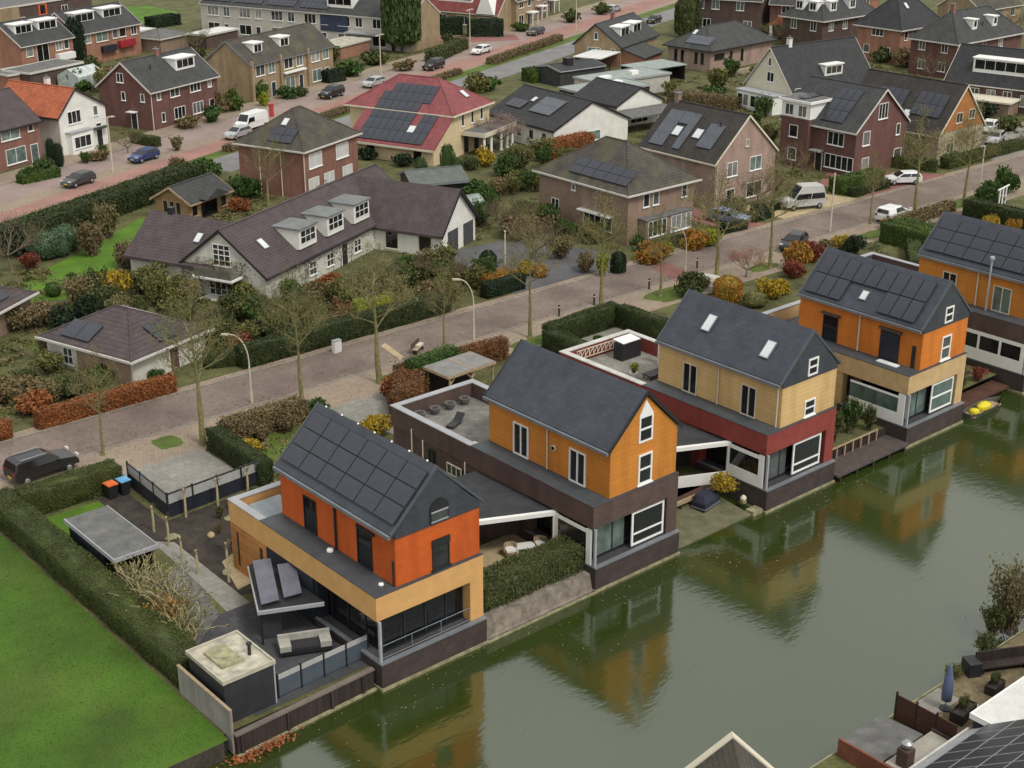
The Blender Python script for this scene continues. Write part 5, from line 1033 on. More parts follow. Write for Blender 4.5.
def car(name, label, cat, loc, ang, pm, kind='hatch', panel=False, roofbars=False):
    """loc = middle of the footprint; ang = heading of the nose"""
    prof, _, wd, belt = PROF[kind]; Ln = prof[-1][0]
    T = thing(name, label, cat, (loc[0], loc[1], 1.012), ang)
    hw = wd / 2; top = max(z for _, z in prof)
    def half(z): return hw if z <= belt else hw - (z - belt) / (top - belt) * (.16 if kind in ('van', 'camper') else .22)
    m = MB(); vs = []; n = len(prof)
    for s in (-1, 1):
        for x, z in prof: vs.append((x - Ln / 2, s * half(z) * (.93 if (x < .02 or x > Ln - .1) else 1), z))
    fs = [(i, (i + 1) % n, n + (i + 1) % n, n + i) for i in range(n)]
    lo = [0, 1, 2, n - 4, n - 3, n - 2, n - 1]; hi = [2, 3, 4, 5, 6] + ([7 - 1] if False else [])
    fs += [tuple(lo[::-1]), tuple(n + i for i in lo), tuple([2, 3, 4, 5, 6][::-1]), tuple(n + i for i in [2, 3, 4, 5, 6])]
    m._add(vs, fs); body = m.build('body', pm, T, False)
    bv = body.modifiers.new('soft_edges', 'BEVEL'); bv.width = .05; bv.segments = 2; bv.limit_method = 'ANGLE'; bv.angle_limit = R(20)
    # glazing
    def quad(nm, pts): g = MB().face(pts); o = g.build(nm, DGLASS, T); sd = o.modifiers.new('t', 'SOLIDIFY'); sd.thickness = .02; sd.offset = 0; return o
    def pt(a, b, t, s, k=.86, off=.012):
        x = a[0] + (b[0] - a[0]) * t; z = a[1] + (b[1] - a[1]) * t; return Vector((x - Ln / 2, s * half(z) * k, z))
    A, Bq = prof[5], prof[6]; nrm = Vector((Bq[1] - A[1], 0, -(Bq[0] - A[0]))).normalized(); nrm = nrm if nrm.z > 0 else -nrm
    quad('windscreen', [p + nrm * .018 for p in (pt(A, Bq, .1, -1), pt(A, Bq, .93, -1), pt(A, Bq, .93, 1), pt(A, Bq, .1, 1))])
    A, Bq = prof[2], prof[3]; quad('rear_window', [p + Vector((-.02, 0, .01)) for p in (pt(A, Bq, .15, -1, .82), pt(A, Bq, .88, -1, .82), pt(A, Bq, .88, 1, .82), pt(A, Bq, .15, 1, .82))])
    zt = top - .14 if kind not in ('van', 'camper') else belt + .62; zb = belt + .04
    def lx(a, b, z): return a[0] + (b[0] - a[0]) * (z - a[1]) / (b[1] - a[1]) - Ln / 2
    xf0, xf1 = lx(prof[6], prof[5], zb) - .12, lx(prof[6], prof[5], zt) - .10; xr0, xr1 = lx(prof[2], prof[3], zb) + .16, lx(prof[2], prof[3], zt) + .16
    if panel: xr0 = xr1 = xf1 - 1.1
    for s in (-1, 1):
        cuts = [0, 1] if panel else [0, .47, 1]
        for c0, c1 in zip(cuts, cuts[1:]):
            e0, e1 = (.03 if c0 else 0), (.03 if c1 < 1 else 0)
            q = []
            for t, z, x0, x1 in ((c0, zb, xr0, xf0), (c1, zb, xr0, xf0), (c1, zt, xr1, xf1), (c0, zt, xr1, xf1)):
                tt = t + (.015 if t == c0 and c0 else -.015 if t == c1 and c1 < 1 else 0); q.append((x0 + (x1 - x0) * tt, s * (half(z) + .012), z))
            quad('side_window', q)
        for x in (.78, Ln - .82):
            w = MB().lathe((0, 0, -.11), [(.2, 0), (.31, .01), (.33, .05), (.33, .17), (.31, .21), (.2, .22)], 18).build('wheel', RUBBER, T, True); w.location = (x - Ln / 2, s * (hw - .1), .33); w.rotation_euler = (R(90), 0, 0)
            MB().lathe((0, 0, -.125), [(.05, 0), (.19, .005), (.2, .03), (.2, .22), (.19, .245), (.05, .25)], 12).build('rim', RIM, w, True)
        h = MB().box(Ln / 2 - .16, s * (hw - .42), prof[-3][1] - .02, Ln / 2 - .02, s * (hw - .08), prof[-3][1] + .13) if True else None
        h.build('headlight', LAMP, T); zt2 = prof[1][1]
        MB().box(-Ln / 2 - .015, s * (hw - .32), zt2 - .06, -Ln / 2 + .06, s * (hw - .08), zt2 + .16).build('tail_light', TAILL, T)
        MB().box(xf0 - .12, s * (hw + .0), belt - .02, xf0 + .02, s * (hw + .17), belt + .13).build('mirror', pm if kind != 'van' else DARK, T)
    MB().box(-Ln / 2 - .02, -.26, .52, -Ln / 2 + .02, .26, .64).box(Ln / 2 - .02, -.26, .48, Ln / 2 + .02, .26, .60).build('number_plate', mat('yellow_plate', (.6, .42, .03), .5, bump=0), T)
    if roofbars:
        for s in (-1, 1): MB().tube((-Ln / 2 + .6, s * hw * .68, top + .05), (.15, s * hw * .68, top + .04), .025).build('roof_rail', RIM, T)
    return T
car('parked_car', 'black people carrier parked behind the clipped hedge at the left edge', 'car', (-3.3, 34.3), 4, PB, 'suv', roofbars=True)
car('parked_car', 'dark grey hatchback parked before the red brick house at the left', 'car', (32.6, 105.3), 201, PD, 'hatch')
car('parked_car', 'blue hatchback parked on the main street by the white villa', 'car', (44.1, 111.3), 201, PN, 'hatch')
car('parked_van', 'white panel van parked behind the mossy hipped roof', 'van', (63.8, 118.3), 201, PW, 'van', True)
car('parked_car', 'silver hatchback parked nose to the camera in front of the white van', 'car', (59.6, 114.9), 201, PS, 'hatch')
car('parked_car', 'black sport utility car parked before the beige terrace', 'car', (84.6, 129.6), 201, PB, 'suv', roofbars=True)
car('parked_car', 'silver estate car parked in front of the black one on the main street', 'car', (94.5, 132.6), 201, PS, 'wagon')
car('parked_car', 'black estate car parked by the beige end wall', 'car', (110.8, 138.3), 201, PB, 'suv')
car('parked_car', 'white estate car parked on the main street by the red side road', 'car', (126.6, 145.1), 201, PW, 'wagon')
car('parked_car', 'dark grey car parked by the green bush near the top', 'car', (148.0, 154.7), 201, PD, 'wagon')
car('parked_car', 'pale grey car driving away at the top of the main street', 'car', (181.0, 167.2), 21, PS, 'hatch')
car('parked_car', 'dark car parked at the far end of the grey service lane', 'car', (176.0, 150.7), 201, PB, 'hatch')
car('camper_van', 'white high roofed camper van on the sandy drive of the brick house', 'camper van', (88.9, 43.6), 158, paint('dull_white_paint', (.46, .46, .44)), 'camper')
car('parked_van', 'small white delivery van parked by the trimmed hedge on the near street', 'van', (92.4, 34.1), 3, PW, 'suv', True)
car('parked_car', 'white hatchback on the red pavers beside the brick house with tower', 'car', (106.2, 42.7), 146, PW, 'hatch')
car('parked_car', 'light blue car nosing out between low hedges', 'car', (78.3, 45.0), 285, PM, 'hatch')
car('parked_car', 'dark hatchback parked behind the tree trunk at the end of the street', 'car', (76.1, 34.5), 200, PB, 'hatch')
car('parked_car', 'silver car parked beside the orange timber gable, behind the hedge', 'car', (133.6, 47.6), 200, PS, 'wagon')
car('parked_car', 'white car parked higher up beside the orange timber gable', 'car', (138.8, 51.8), 200, PW, 'wagon')
# ------------------------------------------------------------------ trees along the near street
def leafy(name, label, pos, H, Rr, m, kind='cone', n=1600, trunk=.15, group=None, size=.09, bark=None):
    T = thing(name, label, 'tree', (pos[0], pos[1], 1.0), random.uniform(0, 360), group)
    MB().tube((0, 0, -.1), (0, 0, H * trunk + H * .2), .05 * Rr + .1, .06, 8).build('trunk', bark or BARKB, T)
    o = link('crown', shrub_mesh(kind, m, 0, n, size), T); o.location = (0, 0, H * trunk); o.scale = (Rr, Rr, H * (1 - trunk)); return T
GT = 'young street trees along the near street'
for k, (px, py, pt, v, lab, m) in enumerate([
    (103, 455, 345, 0, 'slim bare street tree behind the black people carrier', L_TWIG),
    (203, 444, 283, 1, 'olive trunked street tree at the corner of the clipped parking hedge', L_OLIVE),
    (302, 405, 265, 2, 'street tree with greenish trunk before the dark street hedge', L_OLIVE),
    (380, 383, 240, 3, 'thick trunked street tree beside the pale paving strip', L_TWIG),
    (444, 352, 265, 0, 'street tree with a brown banded trunk near the wooden garden shelter', L_TWIG),
    (530, 338, 205, 1, 'mossy street tree opposite the low two tone hedge', L_TWIG),
    (601, 306, 190, 2, 'street tree standing by the small black bollards', L_OLIVE),
    (660, 296, 205, 3, 'street tree on the grass verge opposite the orange shrub', L_OLIVE),
    (716, 287, 165, 0, 'tall dark trunked street tree in front of the raked end of street', L_TWIG),
    (770, 268, 150, 1, 'street tree with a dark trunk left of the dark hatchback', L_TWIG),
    (870, 224, 150, 2, 'slim street tree left of the white delivery van', L_TWIG),
    (915, 214, 105, 3, 'dark street tree in front of the white hatchback', L_TWIG),
    (963, 207, 100, 0, 'thick street tree at the right by the rounded hedge', L_TWIG)]):
    b = P(px, py); H = 0
    lo, hi = 1., 40.
    for _ in range(40):
        mid = (lo + hi) / 2; v3 = Vector((b[0] - CX, b[1] - CY, mid - CZ)); yy = 384 - FPX * v3.dot(_Up) / v3.dot(_F)
        if yy > pt: lo = mid
        else: hi = mid
    tree('street_tree', lab, b, max(6, min(12.5, lo - 1)), 'street', m, v, BARK, 1700, GT, wide=[.8, 1.0, .9, 1.12, .85][k % 5])
# other trees, each of its own kind
tree('bare_tree', 'bare pale twigged tree at the left end of the long dark hedge', P(12, 272), 10.0, 'spread', L_TWIG, 1, BARKB, 700)
tree('bare_tree', 'dusty pink bare tree in front of the beige gable wall', P(243, 98), 5.4, 'spread', L_PINK, 2, BARKB, 1500)
tree('bare_tree', 'wide bare pinkish tree left of the white gabled black roof house', P(500, 150), 7.6, 'spread', L_PINK, 3, BARKB, 9000)
tree('bare_tree', 'clipped umbrella tree before the dark red double house', P(128, 153), 4.2, 'spread', L_TWIG, 0, BARKB, 1600)
tree('bare_tree', 'tall thin bare tree in front of the red brick hip roofed house', P(268, 205), 9.5, 'upright', L_TWIG, 2, BARK, 250)
tree('bare_tree', 'broad bare tree in front of the brick house with dark hipped roof', P(536, 262), 7.4, 'spread', L_BROWN, 2, BARKB, 900)
tree('bare_tree', 'bare brown tree left of the camper van', P(757, 204), 6.0, 'spread', L_BROWN, 1, BARKB, 900)
tree('bare_tree', 'brown tree before the left side of the tower house', P(792, 178), 6.4, 'spread', L_BROWN, 3, BARKB, 1500)
tree('bare_tree', 'bare tree between the tower house and the orange timber gable', P(915, 160), 7.0, 'spread', L_OLIVED, 0, BARKB, 1600)
tree('bare_tree', 'reddish brown bare tree in front of the wide dark red house', P(930, 82), 7.5, 'spread', L_BROWN, 2, BARKB, 1200)
tree('bare_tree', 'tree of brown leaves at the top right corner', P(1003, 40), 10, 'spread', L_BROWN, 3, BARKB, 2600)
tree('bare_tree', 'bare tree in the gardens behind the tall pyramid roof', P(985, 20), 9, 'spread', L_OLIVE, 1, BARKB, 1800)
tree('bare_tree', 'small bare tree by the orange timber gable', P(966, 158), 5.0, 'upright', L_TWIG, 3, BARKB, 300)
tree('garden_tree', 'yellow olive tree beside the orange red porch', P(775, 45), 8.0, 'spread', L_OLIVE, 0, BARKB, 2600)
tree('garden_tree', 'bushy olive tree before the long grey row', P(197, 52), 6.5, 'spread', L_OLIVE, 2, BARKB, 2400)
tree('garden_tree', 'loose olive tree over the white farmhouse gable', P(200, 345), 6.0, 'spread', L_OLIVE, 0, BARK, 2400)
tree('garden_tree', 'wide greenish tree before the farmhouse dormers', P(290, 330), 6.6, 'spread', L_OLIVE, 1, BARK, 3000)
tree('garden_tree', 'tree with grey green crown before the farmhouse front door', P(372, 300), 6.6, 'spread', L_OLIVE, 2, BARK, 3000)
tree('garden_tree', 'brown leafed tree behind the street lamp of the farmhouse hedge', P(445, 290), 5.8, 'spread', L_BROWN, 3, BARKB, 2600)
tree('garden_tree', 'russet leafed tree right of the farmhouse garage', P(505, 232), 6.0, 'spread', L_BROWN, 0, BARKB, 3400)
tree('garden_tree', 'red maple at the end of the near street', P(746, 277), 4.2, 'spread', L_MAPLE, 1, BARKB, 4200)
tree('garden_tree', 'tree with orange leaves before the glassy side of the tower house', P(805, 190), 4.6, 'upright', L_ORANGE, 1, BARKB, 700)
leafy('conifer_tree', 'tall feathery conifer at the beige end wall', P(402, 52), 13.5, 3.3, L_CONIF, 'column', 4200, .12, size=.10)
leafy('conifer_tree', 'dark slim cypress between the two red brick terraces', P(78, 66), 8.0, 1.6, L_YEW, 'column', 1600, .05)
leafy('conifer_tree', 'blue green conifer in front of the dark brown house at the top', P(687, 37), 7.5, 2.4, L_OLIVED, 'column', 2200, .06)
for px, py, H, r, lab in ((421, 184, 3.2, .8, 'small green conifer left of its taller twin by the garden shed'), (448, 187, 5.0, .9, 'tallest small conifer before the low garden shed'), (456, 188, 3.6, .7, 'small conifer just right of the tallest one'), (52, 164, 3.2, .6, 'narrow dark cypress left of its twin by the white villa'), (60, 167, 3.0, .6, 'narrow dark cypress right of its twin by the white villa')):
    leafy('conifer_shrub', lab, P(px, py), H, r, L_CONIF if px > 100 else L_YEW, 'column', 700, .03)
# ------------------------------------------------------------------ hedges
hedge('hedge', 'long flat topped hedge between the grass field and the first house', (-7.8, 5.8), (-7.8, 31), 1.75, 1.55, L_HEDGE, 560, .042, 1.0)
hedge('hedge', 'clipped hedge behind the bins beside the black people carrier', (-6.9, 29.4), (-.2, 29.4), 1.5, 1.75, L_HEDGE, 520, .042)
hedge('hedge', 'clipped hedge along the right side of the parking pad', (7.4, 23.2), (7.7, 30.6), 1.1, 1.6, L_DHEDGE, 400, .055)
hedge('hedge', 'low ragged hedge of pale brown twigs along the pavement behind the first house', (8.6, 30.6), (15.2, 30.8), 1.3, 1.6, L_BROWN, 260, .09, rag=.16)
hedge('hedge', 'russet beech hedge behind the pergola and the amber house', (24.0, 31.0), (34.5, 30.6), 1.0, 1.7, L_BEECH, 300, .07, rag=.12)
hedge('hedge', 'short russet beech hedge left of the wooden garden shelter', (21.0, 25.8), (24.0, 29.5), 2.4, 1.9, L_BEECH, 300, .07, rag=.14)
hedge('hedge', 'green hedge topping the russet hedge by the garden shelter', (24.6, 30.0), (29.0, 30.2), 1.3, 2.3, L_GREEN, 260, .08, rag=.15)
hedge('hedge', 'orange topped beech hedge across the street from the people carrier', (-.4, 41.75), (10.6, 41.75), .9, 1.35, L_BEECHO, 330, .07, rag=.08)
hedge('hedge', 'short orange beech hedge cut by the left edge', (-14, 41.75), (-2.4, 41.75), .9, 1.3, L_BEECHO, 300, .07)
hedge('hedge', 'long dark clipped hedge in front of the farmhouse garden', (16.9, 42.6), (38.0, 42.6), 1.3, 1.75, L_DHEDGE, 330, .06)
hedge('hedge', 'stepped low hedge at the left end of the farmhouse hedge', (14.8, 44.6), (17.5, 43.6), 1.4, 1.1, L_DHEDGE, 300, .06)
hedge('hedge', 'dark hedge beside the driveway entrance', (42.6, 43.0), (47.2, 43.0), 1.0, 1.4, L_YEW, 300, .06)
hedge('hedge', 'low dark red and yellow topped hedge beside the dark driveway', (43.6, 44.4), (47.0, 44.4), 1.4, 1.5, L_ORANGE, 260, .08, rag=.12)
hedge('hedge', 'tall trimmed hedge around the back patio of the straw house, long side', (38.6, 30.0), (46.9, 30.4), 1.1, 1.9, L_DHEDGE, 380, .055)
hedge('hedge', 'trimmed hedge around the back patio of the straw house, right side', (46.9, 23.0), (46.9, 29.9), 1.1, 1.9, L_DHEDGE, 360, .055)
hedge('hedge', 'trimmed hedge around the back patio of the straw house, left side', (38.2, 22.2), (38.2, 29.4), 1.3, 1.8, L_DHEDGE, 360, .055)
hedge('hedge', 'big bright trimmed hedge in front of the last orange house', (86.4, 22.0), (86.4, 30.2), 3.8, 2.0, L_HEDGEB, 260, .075)
hedge('hedge', 'low hedge behind the roof terrace of the bright orange house', (78.5, 21.6), (84.2, 26.0), 1.3, 1.3, L_HEDGE, 240, .07)
hedge('hedge', 'long trimmed hedge right of the thick street tree', (100.6, 22.8), (100.6, 30.4), 1.6, 1.7, L_DHEDGE, 260, .075)
hedge('hedge', 'low brown twig hedge behind the white delivery van', (88.5, 32.2), (100.5, 32.4), 1.2, 1.0, L_BROWN, 200, .1, rag=.16)
hedge('hedge', 'long low hedge curving round the orange timber gable house', (116.2, 43.6), (133.0, 43.4), 1.2, 1.3, L_HEDGE, 220, .085)
hedge('hedge', 'side hedge between the white hatchback and the orange timber gable house', (114.4, 43.6), (111.4, 50.6), 1.2, 1.3, L_HEDGE, 220, .085)
hedge('hedge', 'bright green hedge before the tower house', (96.6, 45.0), (104.2, 44.8), 2.0, 1.7, L_HEDGEB, 220, .09)
hedge('hedge', 'dark low hedge edging the drive of the tower house', (96.8, 43.0), (103.6, 42.9), .9, 1.0, L_DHEDGE, 220, .08)
hedge('hedge', 'low dark hedge between the two brick houses and their drives', (80.2, 43.6), (83.8, 43.8), 1.0, .9, L_YEW, 240, .08)
hedge('hedge', 'second low dark hedge before the sandy drive', (83.0, 45.6), (86.6, 45.2), 1.0, .9, L_YEW, 240, .08)
hedge('hedge', 'low dark hedge in front of the light blue car', (74.8, 42.9), (78.0, 42.5), 1.0, .9, L_YEW, 240, .08)
hedge('hedge', 'low green hedge under the autumn coloured shrubs of the brick house', (63.2, 43.4), (71.8, 42.9), 1.0, .9, L_DHEDGE, 240, .075)
a, b = US(-9, -9.6), US(22, -8.6); hedge('hedge', 'long dark hedge between the main street and the farmhouse lawn', a, b, 3.4, 2.2, L_DHEDGE, 160, .10, rag=.14)
a, b = US(-9, -5.8), US(28, -5.2); hedge('hedge', 'low green hedge strip below the red cycle lane at the left', a, b, 1.8, .7, L_HEDGE, 170, .09)
a, b = US(36, -2.2), US(98, -1.0); hedge('hedge', 'low brown hedge strip between the grey lane and the red cycle lane', a, b, 1.2, .8, L_BROWN, 110, .11, rag=.12)
a, b = US(108, -1.4), US(136, -.6); hedge('hedge', 'brown hedge strip further up between lane and cycle lane', a, b, 1.6, 1.0, L_BROWN, 100, .12, rag=.12)
a, b = US(98, -8.4), US(106, -10); hedge('hedge', 'bright olive hedge behind the black roofed white house', P(527, 82), P(572, 76), 3.0, 2.0, L_HEDGEB, 150, .12)
hedge('hedge', 'dark hedge before the villa and the service lane', US(30, -11.2), US(37, -11.2), 2.2, 1.6, L_HEDGE, 170, .09)
hedge('hedge', 'tall dark hedge before the red roofed houses, left of the white gatepost', P(438, 34), P(462, 34), 2.4, 3.0, L_YEW, 110, .13)
hedge('hedge', 'tall dark hedge before the red roofed houses, right of the white gatepost', P(468, 36), P(503, 36), 2.4, 3.0, L_YEW, 110, .13)
hedge('hedge', 'rough brown hedge at the foot of the beige end wall', P(432, 62), P(462, 48), 2.4, 1.6, L_OLIVED, 110, .13, rag=.15)
hedge('hedge', 'dark hedge below the white panelled balcony terrace', P(325, 83), P(342, 80), 2.0, 1.8, L_YEW, 110, .13)
hedge('hedge', 'trimmed small hedge by the drive of the dark red double house', P(133, 142), P(158, 147), 1.2, 1.2, L_HEDGE, 170, .09)
hedge('hedge', 'bright green low hedge before the red brick house at left', P(20, 184), P(58, 176), 1.4, 1.0, L_HEDGEB, 170, .09)
hedge('hedge', 'orange hedge between the black roofed house and the hipped brick house', P(546, 160), P(588, 150), 2.2, 2.2, L_BEECHO, 150, .11, rag=.12)
hedge('hedge', 'broad hedge of dark green before the far white hut', P(150, 28), P(176, 24), 3, 2.0, L_YEW, 90, .14)
hedge('hedge', 'olive hedge in the gardens below the pinkish bungalow', P(672, 103), P(735, 110), 3.0, 1.7, L_BROWN, 110, .12, rag=.2)
hedge('waterside_hedge', 'thick leafy hedge on the quay between the first two houses', (7.9, 2.0), (15.4, 1.9), 1.9, 1.5, L_OLIVED, 480, .055, 1.15, rag=.08)
